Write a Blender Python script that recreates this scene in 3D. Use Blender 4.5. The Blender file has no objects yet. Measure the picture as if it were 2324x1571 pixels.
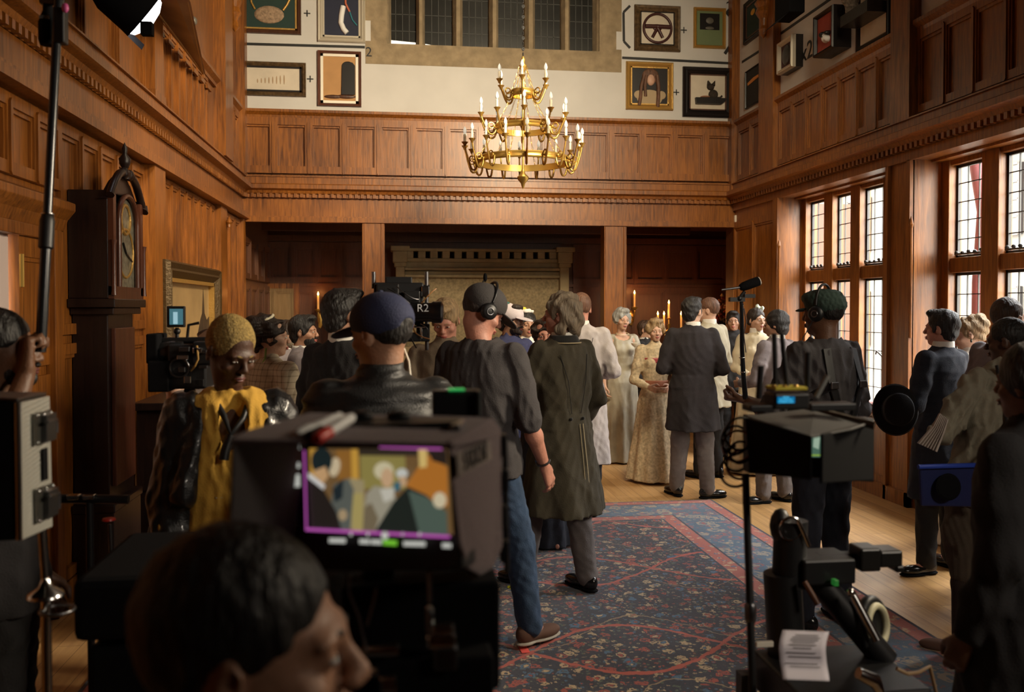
import bpy, bmesh, math, random
import numpy as np
from mathutils import Vector, Matrix, Euler
SC = bpy.context.scene
COL = SC.collection
PI = math.pi
def D(a): return math.radians(a)
# ---------------------------------------------------------------- camera
F = 2000.0; W, H = 2324.0, 1571.0
CAMZ = 1.65
PITCH = D(1.2); YAW = math.atan(257/2000.0)
SHY = -(0.5*H - math.tan(PITCH)*F - 698.0)/W
cam_d = bpy.data.cameras.new('camera'); cam = bpy.data.objects.new('camera', cam_d); COL.objects.link(cam)
cam_d.sensor_width = 36; cam_d.lens = 36*F/W; cam_d.shift_y = SHY
cam_d.clip_start = .05; cam_d.clip_end = 200
cam_d.dof.use_dof = True; cam_d.dof.focus_distance = 6.5; cam_d.dof.aperture_fstop = 3.4
cam.location = (0, 0, CAMZ)
cam.rotation_euler = Euler((PI/2 - PITCH, 0, -YAW), 'XYZ')
SC.camera = cam
CM = cam.rotation_euler.to_matrix()
def ray(px, py):
    v = Vector(((px - W/2)/F, -(py - H/2 - SHY*W)/F, -1.0))
    return CM @ v
def RY(px, py, Y):
    d = ray(px, py); return Vector((0, 0, CAMZ)) + d*(Y/d.y)
def RX(px, py, X):
    d = ray(px, py); return Vector((0, 0, CAMZ)) + d*(X/d.x)
def RZ(px, py, Z=0.0):
    d = ray(px, py); return Vector((0, 0, CAMZ)) + d*((Z - CAMZ)/d.z)
# ---------------------------------------------------------------- view
SC.view_settings.view_transform = 'Standard'; SC.view_settings.look = 'None'
SC.view_settings.gamma = 1; SC.view_settings.use_curve_mapping = False
SC.view_settings.exposure = 0.0
# ---------------------------------------------------------------- world: bright overcast sky
wd = bpy.data.worlds.new('overcast'); SC.world = wd; wd.use_nodes = True
wd.node_tree.nodes['Background'].inputs[0].default_value = (1, .94, .82, 1)
wd.node_tree.nodes['Background'].inputs[1].default_value = 19.0
# ---------------------------------------------------------------- lights
def area(name, loc, target, size, power, col, sizey=None, spread=180, portal=False):
    l = bpy.data.lights.new(name, 'AREA'); l.energy = power; l.color = col
    l.shape = 'RECTANGLE' if sizey else 'SQUARE'; l.size = size
    if sizey: l.size_y = sizey
    l.spread = D(spread)
    if portal: l.cycles.is_portal = True
    o = bpy.data.objects.new(name, l); COL.objects.link(o); o.location = loc
    o.rotation_euler = (Vector(target) - Vector(loc)).to_track_quat('-Z', 'Y').to_euler()
    return o
def spot(name, loc, target, power, col, ang, blend=.6, r=.1):
    l = bpy.data.lights.new(name, 'SPOT'); l.energy = power; l.color = col
    l.spot_size = D(ang); l.spot_blend = blend; l.shadow_soft_size = r
    o = bpy.data.objects.new(name, l); COL.objects.link(o); o.location = loc
    o.rotation_euler = (Vector(target) - Vector(loc)).to_track_quat('-Z', 'Y').to_euler()
    return o
def point(name, loc, power, col, r=.02):
    l = bpy.data.lights.new(name, 'POINT'); l.energy = power; l.color = col; l.shadow_soft_size = r
    o = bpy.data.objects.new(name, l); COL.objects.link(o); o.location = loc
    return o
YB = 10.6; XL = RY(543, 500, YB).x; XR = RY(1668, 500, YB).x
WARM = (1, .82, .56)
area('hall_soft_light', (2.2, 3.4, 4.9), (-.2, 10.6, 2.7), 1.0, 158, WARM, spread=85)
area('hall_ceiling_light', (1.6, 7.8, 6.3), (1.2, 8.8, 0), 1.4, 22, (1, .82, .6), spread=110)
spot('left_wall_light', (3.3, 5.5, 4.8), (-1.9, 7.7, 2.0), 300, WARM, 50, .9, .35)
area('daylight_through_near_window', (XR + 2.4, 5.6, 4.6), (XR - 1.6, 6.0, .6), 2.4, 430, (.93, .96, 1), spread=120)
area('daylight_through_far_window', (XR + 2.4, 8.1, 4.6), (XR - 1.6, 8.3, .6), 2.2, 340, (.93, .96, 1), spread=120)
area('side_soft_light', (3.4, 2.75, 2.9), (-.9, 3.3, 1.3), .7, 42, (1, .84, .62), spread=80)
area('foreground_added_fill', (2.9, -.3, 2.9), (.9, 3.6, 1.3), .6, 15, (1, .86, .70), spread=92)  # unseen fill added to lift the foreground, no lamp stands there
# ---------------------------------------------------------------- materials
MATS = {}
def mat(name, col, rough=.6, metal=0, emit=None, es=1, bump=0, bscale=40, var=0, vscale=8, sheen=0, coat=0, stretch=None, trans=0):
    if name in MATS: return MATS[name]
    m = bpy.data.materials.new(name); m.use_nodes = True; MATS[name] = m
    nt = m.node_tree; b = nt.nodes['Principled BSDF']
    b.inputs['Base Color'].default_value = (*col, 1); b.inputs['Roughness'].default_value = rough
    b.inputs['Metallic'].default_value = metal
    if sheen: b.inputs['Sheen Weight'].default_value = sheen
    if coat: b.inputs['Coat Weight'].default_value = coat
    if trans: b.inputs['Transmission Weight'].default_value = trans
    if emit:
        b.inputs['Emission Color'].default_value = (*emit, 1); b.inputs['Emission Strength'].default_value = es
    if bump or var:
        tc = nt.nodes.new('ShaderNodeTexCoord'); mp = nt.nodes.new('ShaderNodeMapping')
        nt.links.new(tc.outputs['Object'], mp.inputs[0])
        if stretch: mp.inputs['Scale'].default_value = stretch
        if var:
            n = nt.nodes.new('ShaderNodeTexNoise'); n.inputs['Scale'].default_value = vscale; n.inputs['Detail'].default_value = 5
            nt.links.new(mp.outputs[0], n.inputs['Vector'])
            r = nt.nodes.new('ShaderNodeValToRGB'); r.color_ramp.elements[0].position = .3; r.color_ramp.elements[1].position = .7
            r.color_ramp.elements[0].color = (*[c*(1 - var) for c in col], 1)
            r.color_ramp.elements[1].color = (*[min(1, c*(1 + var)) for c in col], 1)
            nt.links.new(n.outputs['Fac'], r.inputs[0]); nt.links.new(r.outputs[0], b.inputs['Base Color'])
        if bump:
            n = nt.nodes.new('ShaderNodeTexNoise'); n.inputs['Scale'].default_value = bscale; n.inputs['Detail'].default_value = 4
            nt.links.new(mp.outputs[0], n.inputs['Vector'])
            bp = nt.nodes.new('ShaderNodeBump'); bp.inputs['Strength'].default_value = bump; bp.inputs['Distance'].default_value = .01
            nt.links.new(n.outputs['Fac'], bp.inputs['Height']); nt.links.new(bp.outputs[0], b.inputs['Normal'])
    return m
def wood(name, c1, c2, scale=(14, 14, 1.2), rough=.42):
    if name in MATS: return MATS[name]
    m = mat(name, c1, rough); nt = m.node_tree; b = nt.nodes['Principled BSDF']
    tc = nt.nodes.new('ShaderNodeTexCoord'); mp = nt.nodes.new('ShaderNodeMapping'); mp.inputs['Scale'].default_value = scale
    nt.links.new(tc.outputs['Object'], mp.inputs[0])
    n = nt.nodes.new('ShaderNodeTexNoise'); n.inputs['Scale'].default_value = 3; n.inputs['Detail'].default_value = 8; n.inputs['Distortion'].default_value = .6
    nt.links.new(mp.outputs[0], n.inputs['Vector'])
    n2 = nt.nodes.new('ShaderNodeTexNoise'); n2.inputs['Scale'].default_value = 1.1; n2.inputs['Detail'].default_value = 3
    nt.links.new(tc.outputs['Object'], n2.inputs['Vector'])
    ad = nt.nodes.new('ShaderNodeMix'); ad.inputs[0].default_value = .45
    nt.links.new(n.outputs['Fac'], ad.inputs[2]); nt.links.new(n2.outputs['Fac'], ad.inputs[3])
    r = nt.nodes.new('ShaderNodeValToRGB'); r.color_ramp.elements[0].position = .34; r.color_ramp.elements[1].position = .66
    r.color_ramp.elements[0].color = (*c1, 1); r.color_ramp.elements[1].color = (*c2, 1)
    nt.links.new(ad.outputs[0], r.inputs[0]); nt.links.new(r.outputs[0], b.inputs['Base Color'])
    bp = nt.nodes.new('ShaderNodeBump'); bp.inputs['Strength'].default_value = .12; bp.inputs['Distance'].default_value = .01
    nt.links.new(n.outputs['Fac'], bp.inputs['Height']); nt.links.new(bp.outputs[0], b.inputs['Normal'])
    return m
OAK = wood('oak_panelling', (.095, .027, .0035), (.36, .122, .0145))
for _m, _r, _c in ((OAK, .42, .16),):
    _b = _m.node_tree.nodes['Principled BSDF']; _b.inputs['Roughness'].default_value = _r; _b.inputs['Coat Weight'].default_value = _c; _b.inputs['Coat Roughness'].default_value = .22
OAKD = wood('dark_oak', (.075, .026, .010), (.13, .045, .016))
PLASTER = mat('white_plaster', (.60, .585, .555), .9, var=.04, vscale=3)
STONE = mat('sandstone', (.30, .23, .14), .95, var=.22, vscale=9, bump=.5, bscale=30)
BLACK = mat('black_plastic', (.008, .008, .009), .45)
BLACKM = mat('black_matte', (.006, .006, .007), .9); BLACKM.node_tree.nodes['Principled BSDF'].inputs['Specular IOR Level'].default_value = .1
CHROME = mat('chrome', (.6, .6, .6), .18, 1)
STEEL = mat('steel_grey', (.18, .18, .19), .35, 1)
BRASS = mat('polished_brass', (.72, .47, .12), .34, .85)
GOLD = mat('gilt', (.45, .28, .07), .35, .8, bump=.3, bscale=60)
CREAM = mat('cream_candle', (.85, .8, .68), .4)
WHITE = mat('white_paint', (.8, .8, .78), .5)
RED = mat('red_plastic', (.6, .03, .02), .4)
GLASS = bpy.data.materials.new('clear_glass'); GLASS.use_nodes = True; MATS['clear_glass'] = GLASS
_nt = GLASS.node_tree; _nt.nodes.clear()
_o = _nt.nodes.new('ShaderNodeOutputMaterial'); _mx = _nt.nodes.new('ShaderNodeMixShader'); _t = _nt.nodes.new('ShaderNodeBsdfTransparent')
_g = _nt.nodes.new('ShaderNodeBsdfGlossy'); _g.inputs['Roughness'].default_value = .03; _mx.inputs[0].default_value = .06
_nt.links.new(_t.outputs[0], _mx.inputs[1]); _nt.links.new(_g.outputs[0], _mx.inputs[2]); _nt.links.new(_mx.outputs[0], _o.inputs[0])
# ---------------------------------------------------------------- object helpers
def tag(o, label=None, cat=None, group=None, kind=None):
    if label: o['label'] = label
    if cat: o['category'] = cat
    if group: o['group'] = group
    if kind: o['kind'] = kind
    return o
def thing(name, label, cat, loc=(0, 0, 0), rz=0, group=None, scale=1):
    o = bpy.data.objects.new(name, None); COL.objects.link(o); o.location = loc; o.rotation_euler = (0, 0, rz)
    o.scale = (scale,)*3; o.empty_display_size = .05
    return tag(o, label, cat, group)
def smooth(me, on=True):
    me.polygons.foreach_set('use_smooth', [on]*len(me.polygons)); me.update()
def ang_smooth(me, a=40):
    bm = bmesh.new(); bm.from_mesh(me)
    for f in bm.faces: f.smooth = True
    for e in bm.edges:
        if len(e.link_faces) == 2 and e.calc_face_angle(0) > D(a): e.smooth = False
    bm.to_mesh(me); bm.free()
class MB:
    """collects shapes into one mesh"""
    def __init__(s): s.v = []; s.f = []; s.mi = []; s.mats = []; s.cur = 0
    def use(s, m):
        if m not in s.mats: s.mats.append(m)
        s.cur = s.mats.index(m); return s
    def add(s, vs, fs, M=None):
        n = len(s.v)
        for p in vs:
            p = Vector(p)
            if M is not None: p = M @ p
            s.v.append(p)
        for f in fs: s.f.append([i + n for i in f]); s.mi.append(s.cur)
        return s
    def box(s, x0, x1, y0, y1, z0, z1, M=None):
        vs = [(x, y, z) for x in (x0, x1) for y in (y0, y1) for z in (z0, z1)]
        return s.add(vs, [(0, 1, 3, 2), (4, 6, 7, 5), (0, 4, 5, 1), (2, 3, 7, 6), (0, 2, 6, 4), (1, 5, 7, 3)], M)
    def cbox(s, c, sz, M=None):
        return s.box(c[0] - sz[0]/2, c[0] + sz[0]/2, c[1] - sz[1]/2, c[1] + sz[1]/2, c[2] - sz[2]/2, c[2] + sz[2]/2, M)
    def prism(s, poly, h0, h1, M=None):
        n = len(poly)
        vs = [(x, y, h0) for x, y in poly] + [(x, y, h1) for x, y in poly]
        fs = [tuple(range(n))[::-1], tuple(range(n, 2*n))] + [(i, (i + 1) % n, n + (i + 1) % n, n + i) for i in range(n)]
        return s.add(vs, fs, M)
    def slab(s, pts, off):
        """closed slab from a loop of points, offset by vector"""
        n = len(pts); off = Vector(off); P = [Vector(p) for p in pts]
        return s.add(P + [p + off for p in P], [tuple(range(n)), tuple(range(2*n - 1, n - 1, -1))] + [(i, n + i, n + (i + 1) % n, (i + 1) % n) for i in range(n)])
    def tube(s, pts, r, n=8, caps=True, M=None):
        P = [Vector(p) for p in pts]
        if not isinstance(r, (list, tuple)): r = [r]*len(P)
        prev = None; rings = []
        for i, p in enumerate(P):
            t = (P[min(i + 1, len(P) - 1)] - P[max(i - 1, 0)])
            if t.length < 1e-9: t = Vector((0, 0, 1))
            t.normalize()
            if prev is None:
                a = t.orthogonal().normalized()
            else:
                a = (prev - t*prev.dot(t))
                a = a.normalized() if a.length > 1e-6 else t.orthogonal().normalized()
            prev = a; b = t.cross(a)
            rings.append([p + (a*math.cos(2*PI*k/n) + b*math.sin(2*PI*k/n))*r[i] for k in range(n)])
        vs = [q for R_ in rings for q in R_]; fs = []
        for i in range(len(P) - 1):
            for k in range(n):
                fs.append((i*n + k, i*n + (k + 1) % n, (i + 1)*n + (k + 1) % n, (i + 1)*n + k))
        if caps: fs += [tuple(range(n))[::-1], tuple(range((len(P) - 1)*n, len(P)*n))]
        return s.add(vs, fs, M)
    def lathe(s, prof, c=(0, 0, 0), n=20, M=None, caps=True):
        vs = []; fs = []
        for r, z in prof:
            for k in range(n): vs.append((c[0] + r*math.cos(2*PI*k/n), c[1] + r*math.sin(2*PI*k/n), c[2] + z))
        m = len(prof)
        for i in range(m - 1):
            for k in range(n): fs.append((i*n + k, i*n + (k + 1) % n, (i + 1)*n + (k + 1) % n, (i + 1)*n + k))
        if caps and prof[0][0] > 1e-5: fs.append(tuple(range(n))[::-1])
        if caps and prof[-1][0] > 1e-5: fs.append(tuple(range((m - 1)*n, m*n)))
        return s.add(vs, fs, M)
    def ball(s, c, r, n=14, M=None):
        if not isinstance(r, (tuple, list)): r = (r, r, r)
        vs = [(c[0], c[1], c[2] + r[2])]; m = n//2
        for i in range(1, m):
            a = PI*i/m
            for k in range(n): vs.append((c[0] + r[0]*math.sin(a)*math.cos(2*PI*k/n), c[1] + r[1]*math.sin(a)*math.sin(2*PI*k/n), c[2] + r[2]*math.cos(a)))
        vs.append((c[0], c[1], c[2] - r[2])); fs = []
        for k in range(n):
            fs.append((0, 1 + k, 1 + (k + 1) % n)); q = 1 + (m - 2)*n
            fs.append((q + k, len(vs) - 1, q + (k + 1) % n))
            for i in range(m - 2): fs.append((1 + i*n + k, 1 + (i + 1)*n + k, 1 + (i + 1)*n + (k + 1) % n, 1 + i*n + (k + 1) % n))
        return s.add(vs, fs, M)
    def torus(s, c, R_, r, n=32, m=8, axis='z', M=None, a0=0, a1=2*PI):
        pts = []
        full = abs(a1 - a0 - 2*PI) < 1e-6
        for i in range(n + 1):
            a = a0 + (a1 - a0)*i/n; x, y = R_*math.cos(a), R_*math.sin(a)
            pts.append((c[0] + x, c[1] + y, c[2]) if axis == 'z' else (c[0] + x, c[1], c[2] + y) if axis == 'y' else (c[0], c[1] + x, c[2] + y))
        return s.tube(pts, r, m, caps=not full, M=M)
    def build(s, name, m=None, parent=None, bevel=0, sm=None, label=None):
        me = bpy.data.meshes.new(name); me.from_pydata([tuple(p) for p in s.v], [], s.f); 
        ms = s.mats if s.mats else [m]
        if m is not None and s.mats: ms = s.mats
        for x in ms: me.materials.append(x)
        if s.mats: me.polygons.foreach_set('material_index', s.mi)
        bm = bmesh.new(); bm.from_mesh(me); bmesh.ops.recalc_face_normals(bm, faces=bm.faces[:]); bm.to_mesh(me); bm.free()
        me.validate(); 
        if sm: ang_smooth(me, sm)
        o = bpy.data.objects.new(name, me); COL.objects.link(o)
        if parent: o.parent = parent
        if bevel:
            b = o.modifiers.new('bevel', 'BEVEL'); b.width = bevel; b.segments = 2; b.limit_method = 'ANGLE'
        if label: o['label'] = label
        return o
def frameM(o, u, n):
    """matrix with x along u, y along n (out of the wall), z up"""
    u = Vector(u).normalized(); n = Vector(n).normalized()
    M = Matrix.Identity(4)
    for i in range(3): M[i][0] = u[i]; M[i][1] = n[i]; M[i][2] = (0, 0, 1)[i]; M[i][3] = o[i]
    return M
def dirM(p, z, up=(0, 0, 1)):
    """matrix at p with z axis along z"""
    z = Vector(z).normalized(); x = Vector(up).cross(z)
    x = x.normalized() if x.length > 1e-4 else Vector((1, 0, 0)); y = z.cross(x)
    M = Matrix.Identity(4)
    for i in range(3): M[i][0] = x[i]; M[i][1] = y[i]; M[i][2] = z[i]; M[i][3] = p[i]
    return M
def copytree(o, parent=None):
    c = o.copy(); COL.objects.link(c); c.parent = parent
    for ch in [x for x in o.children]: copytree(ch, c)
    return c
def textmesh(name, s, size, m, M, parent=None, depth=.002):
    cu = bpy.data.curves.new(name, 'FONT'); cu.body = s; cu.size = size; cu.extrude = depth; cu.align_x = 'CENTER'; cu.align_y = 'CENTER'
    t = bpy.data.objects.new(name, cu); COL.objects.link(t)
    dg = bpy.context.evaluated_depsgraph_get(); me = bpy.data.meshes.new_from_object(t.evaluated_get(dg))
    COL.objects.unlink(t); bpy.data.objects.remove(t)
    me.transform(M); me.materials.clear(); me.materials.append(m)
    o = bpy.data.objects.new(name, me); COL.objects.link(o); o.parent = parent
    return o
# ================================================================ ROOM
def struct(mb, name, m=None, bevel=0, sm=None, parent=None):
    o = mb.build(name, m, parent, bevel, sm)
    if parent is None: o['kind'] = 'structure'
    return o
def zb(py, px=700, Y=YB): return RY(px, py, Y).z
Z_BEAM, Z_DENT, Z_TOPC, Z_STRIP = zb(499), zb(450), zb(420), zb(402)
Z_P0, Z_P1, Z_CAP0, Z_CAP1 = zb(384), zb(284), zb(270), zb(252)
ZC = 6.6; TH = .3
# floor
nt = None
FL = mat('oak_floorboards', (.42, .24, .10), .38)
nt = FL.node_tree; b = nt.nodes['Principled BSDF']; tc = nt.nodes.new('ShaderNodeTexCoord')
mp = nt.nodes.new('ShaderNodeMapping'); mp.inputs['Rotation'].default_value = (0, 0, PI/2); nt.links.new(tc.outputs['Object'], mp.inputs[0])
br = nt.nodes.new('ShaderNodeTexBrick'); br.inputs['Scale'].default_value = 1; br.inputs['Brick Width'].default_value = 1.5; br.inputs['Row Height'].default_value = .11
br.inputs['Mortar Size'].default_value = .0015; br.inputs['Color1'].default_value = (.42, .235, .085, 1); br.inputs['Color2'].default_value = (.55, .33, .14, 1); br.inputs['Mortar'].default_value = (.10, .045, .015, 1)
nt.links.new(mp.outputs[0], br.inputs['Vector'])
m2 = nt.nodes.new('ShaderNodeMapping'); m2.inputs['Scale'].default_value = (22, 1.2, 1); nt.links.new(tc.outputs['Object'], m2.inputs[0])
nz = nt.nodes.new('ShaderNodeTexNoise'); nz.inputs['Scale'].default_value = 1.5; nz.inputs['Detail'].default_value = 7; nt.links.new(m2.outputs[0], nz.inputs['Vector'])
mxx = nt.nodes.new('ShaderNodeMix'); mxx.data_type = 'RGBA'; mxx.blend_type = 'MULTIPLY'; mxx.inputs[0].default_value = .5
rr = nt.nodes.new('ShaderNodeValToRGB'); rr.color_ramp.elements[0].position = .3; rr.color_ramp.elements[0].color = (.5, .42, .35, 1); rr.color_ramp.elements[1].position = .6
nt.links.new(nz.outputs['Fac'], rr.inputs[0]); nt.links.new(br.outputs['Color'], mxx.inputs[6]); nt.links.new(rr.outputs[0], mxx.inputs[7]); nt.links.new(mxx.outputs[2], b.inputs['Base Color'])
struct(MB().box(XL - .3, XR + .8, -4, YB, -.1, 0).box(XL - .3, XR + 1.7, YB, 13.4, -.1, 0), 'floor', FL)
struct(MB().box(XL - .3, XR + .8, -4, YB + .3, ZC, ZC + .2), 'ceiling', OAKD)
# helpers in wall frames: x along wall, y out of the wall, z up
def panels(mb, M, x0, x1, z0, z1, n, st=.055, t=.028, rail=None, ends=True):
    """frame and raised mouldings of n recessed panels"""
    rail = rail or st; w = (x1 - x0)/n
    mb.box(x0, x1, 0, t, z0, z0 + rail, M); mb.box(x0, x1, 0, t, z1 - rail, z1, M)
    for i in range(n + 1):
        if not ends and i in (0, n): continue
        c = x0 + i*w
        a, b_ = max(x0, c - st/2), min(x1, c + st/2)
        if i == 0: a, b_ = x0, x0 + st/2
        if i == n: a, b_ = x1 - st/2, x1
        mb.box(a, b_, 0, t, z0 + rail, z1 - rail, M)
        if 0 < i < n:
            # tapered bead on the stile, with its pointed foot
            k = st*.22
            mb.prism([(c - k, z0 + rail*.2), (c, z0 + rail*-.1), (c + k, z0 + rail*.2), (c + k, z1 - rail*.7), (c, z1 - rail*.4), (c - k, z1 - rail*.7)], -(t + .012), -(t - .002), M @ Matrix(((1, 0, 0, 0), (0, 0, -1, 0), (0, 1, 0, 0), (0, 0, 0, 1))))
    for i in range(n):
        a = x0 + i*w + st/2; c = a + w - st
        mb.box(a, c, 0, t*.55, z1 - rail - .022, z1 - rail, M)
        mb.box(a, a + .012, 0, t*.6, z0 + rail, z1 - rail, M); mb.box(c - .012, c, 0, t*.6, z0 + rail, z1 - rail, M)
def mould(mb, M, x0, x1, prof):
    """profile [(out, z)] run along the wall"""
    mb.prism([(a, z) for a, z in prof], x0, x1, M @ Matrix(((0, 0, 1, 0), (1, 0, 0, 0), (0, 1, 0, 0), (0, 0, 0, 1))))
def cornice(mb, M, x0, x1, k=1.0):
    d = Z_TOPC - Z_DENT
    mould(mb, M, x0, x1, [(0, Z_DENT)] + [(o_*k, Z_DENT + q_*d) for o_, q_ in ((.03, 0), (.03, .25), (.05, .3), (.06, .5), (.09, .58), (.10, .62), (.10, .92), (.085, 1))] + [(0, Z_TOPC)])
    mb.box(x0, x1, 0, .05*k, Z_TOPC, Z_STRIP, M); mb.box(x0, x1, 0, .062*k, Z_STRIP - .012, Z_STRIP, M)
    x = x0
    while x < x1: mb.box(x, x + .035, .03, .052*k, Z_DENT - .0, Z_DENT + .045, M); x += .07
def caprail(mb, M, x0, x1):
    mould(mb, M, x0, x1, [(0, Z_CAP0), (.03, Z_CAP0), (.035, Z_CAP0 + .03), (.06, Z_CAP0 + .05), (.075, Z_CAP1 - .03), (.075, Z_CAP1), (0, Z_CAP1)])
WX = Matrix(((1, 0, 0, 0), (0, 0, -1, 0), (0, 1, 0, 0), (0, 0, 0, 1)))
# ---- back wall (gallery front over the columns)
MBK = frameM((XL, YB, 0), (1, 0, 0), (0, -1, 0)); WB = XR - XL
def ub(px, py=300): return RY(px, py, YB).x - XL
sx0, sx1 = ub(830), ub(1410); sz0 = RY(1100, 154, YB).z
gx0, gx1 = ub(878, 60), ub(1360, 60); gz0 = RY(1100, 107, YB).z
w = MB().use(OAK)
w.box(0, WB, -TH, 0, Z_BEAM, Z_CAP1, MBK)
w.box(0, WB, -.06, .03, Z_BEAM - .03, Z_BEAM + .025, MBK); w.box(0, WB, -.05, .02, Z_BEAM + .025, Z_BEAM + .04, MBK)
cornice(w, MBK, 0, WB, 1.2); panels(w, MBK, 0, WB, Z_P0 - .06, Z_CAP0, 15, .085, .05); caprail(w, MBK, 0, WB)
w.use(PLASTER)
for a, b_, z0, z1 in ((0, sx0, Z_CAP1, ZC), (sx1, WB, Z_CAP1, ZC), (sx0, sx1, Z_CAP1, sz0)): w.box(a, b_, -TH, 0, z0, z1, MBK)
w.use(STONE)
w.box(sx0, gx0, -TH, .004, sz0, ZC, MBK); w.box(gx1, sx1, -TH, .004, sz0, ZC, MBK); w.box(gx0, gx1, -TH, .004, sz0, gz0, MBK)
w.box(gx0, gx1, -TH, .004, ZC - .3, ZC, MBK)
mould(w, MBK, gx0, gx1, [(-.18, gz0), (.004, gz0), (-.18, gz0 + .05)])
# white plaster quoin notches beside the stone
w.use(PLASTER)
w.box(ub(1398), ub(1411), 0, .006, RY(1404, 113, YB).z, RY(1404, 72, YB).z, MBK)
w.box(ub(829), ub(842), 0, .006, RY(835, 93, YB).z, RY(835, 47, YB).z, MBK)
struct(w, 'wall_back')
# stone mullioned window
win = thing('window_3', None, None); win['kind'] = 'structure'; 
mul = MB()
lights = [(882, 945), (965, 1028), (1052, 1111), (1134, 1192), (1218, 1276), (1298, 1355)]
for i in range(5):
    a, b_ = ub(lights[i][1], 60), ub(lights[i + 1][0], 60); c = (a + b_)/2; hw = (b_ - a)/2
    mul.prism([(c - hw, -.16), (c - hw*.9, -.10), (c - hw*.35, -.012), (c + hw*.35, -.012), (c + hw*.9, -.10), (c + hw, -.16)], gz0, ZC - .3, MBK)
for a, sg in ((gx0, 1), (gx1, -1)): mul.prism([(a, -.16), (a + sg*.05, -.16), (a + sg*.02, -.05), (a, -.02)][::sg], gz0, ZC - .3, MBK)
mul.build('stone_mullions', STONE, win)
DKG = mat('dark_leaded_glass', (.012, .012, .010), .25, var=.5, vscale=5)
LEAD = mat('lead_came', (.05, .05, .045), .6)
for i, (a, b_) in enumerate(lights):
    a, b_ = ub(a, 60), ub(b_, 60)
    gl = MB().box(a - .02, b_ + .02, -.17, -.165, gz0, ZC - .3, MBK).build('pane', DKG, win)
    ld = MB()
    for k in range(1, 4): ld.box(a + (b_ - a)*k/4 - .004, a + (b_ - a)*k/4 + .004, -.165, -.158, gz0, ZC - .3, MBK)
    z = gz0 + .2
    while z < ZC - .3: ld.box(a, b_, -.165, -.158, z - .004, z + .004, MBK); z += .2
    ld.build('leading', LEAD, gl)
# bright strip low in the two left lights, daylight put in as glow
SKYP = mat('pane_painted_daylight', (.9, .88, .82), .6, emit=(1, .96, .88), es=.9)
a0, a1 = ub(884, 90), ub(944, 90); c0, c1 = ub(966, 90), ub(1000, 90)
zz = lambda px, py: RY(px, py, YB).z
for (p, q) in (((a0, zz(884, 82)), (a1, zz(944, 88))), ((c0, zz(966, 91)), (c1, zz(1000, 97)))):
    MB().prism([(p[0], gz0 + .012), (q[0], gz0 + .012), (q[0], q[1]), (p[0], p[1])], .1575, .1565, MBK @ WX).build('pane', SKYP, win, label='low pane with daylight painted in as glow')
# columns
for i, (a, b_) in enumerate(((822, 873), (1367, 1422))):
    xa, xb = RY(a, 600, YB).x, RY(b_, 600, YB).x
    t = MB().box(xa + (.0 if i == 0 else .035), xb, YB - .005, YB + .25, 0, Z_BEAM - .03)
    t.box(xa - .02, xb + .02, YB - .03, YB + .27, 0, .22); t.box(xb - .045, xb - .03, YB - .015, YB, .22, Z_BEAM - .03)
    t.box(xa + .02, xa + .035, YB - .012, YB, .22, Z_BEAM - .03)
    struct(t, 'trim_%d' % (i + 1), OAK, .006)
# ---- alcove behind the columns
YA = 12.9; AZ = Z_BEAM + .12
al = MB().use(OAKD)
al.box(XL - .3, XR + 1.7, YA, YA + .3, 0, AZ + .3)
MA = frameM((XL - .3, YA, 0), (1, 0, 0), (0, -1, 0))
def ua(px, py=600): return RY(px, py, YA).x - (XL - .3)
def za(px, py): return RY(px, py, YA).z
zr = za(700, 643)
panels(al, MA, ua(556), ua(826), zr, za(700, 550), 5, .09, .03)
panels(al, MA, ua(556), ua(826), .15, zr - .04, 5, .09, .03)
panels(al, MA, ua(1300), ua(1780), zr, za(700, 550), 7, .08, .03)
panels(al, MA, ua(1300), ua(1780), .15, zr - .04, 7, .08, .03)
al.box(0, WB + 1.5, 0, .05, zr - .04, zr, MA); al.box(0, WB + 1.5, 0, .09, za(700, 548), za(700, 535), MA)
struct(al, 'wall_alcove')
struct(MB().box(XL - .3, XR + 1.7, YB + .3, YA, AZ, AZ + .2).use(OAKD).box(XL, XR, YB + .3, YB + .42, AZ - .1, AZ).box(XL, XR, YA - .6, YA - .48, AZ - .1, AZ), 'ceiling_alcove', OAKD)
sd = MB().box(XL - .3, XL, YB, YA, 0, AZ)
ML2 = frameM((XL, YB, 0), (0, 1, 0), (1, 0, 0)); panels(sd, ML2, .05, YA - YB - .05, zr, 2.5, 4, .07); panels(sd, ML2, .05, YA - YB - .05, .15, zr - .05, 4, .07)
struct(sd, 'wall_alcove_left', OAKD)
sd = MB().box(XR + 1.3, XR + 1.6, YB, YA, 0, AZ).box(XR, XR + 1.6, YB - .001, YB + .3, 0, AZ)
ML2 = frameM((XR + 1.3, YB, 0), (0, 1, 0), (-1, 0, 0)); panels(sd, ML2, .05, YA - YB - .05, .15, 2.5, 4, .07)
struct(sd, 'wall_alcove_right', OAKD)
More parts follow.
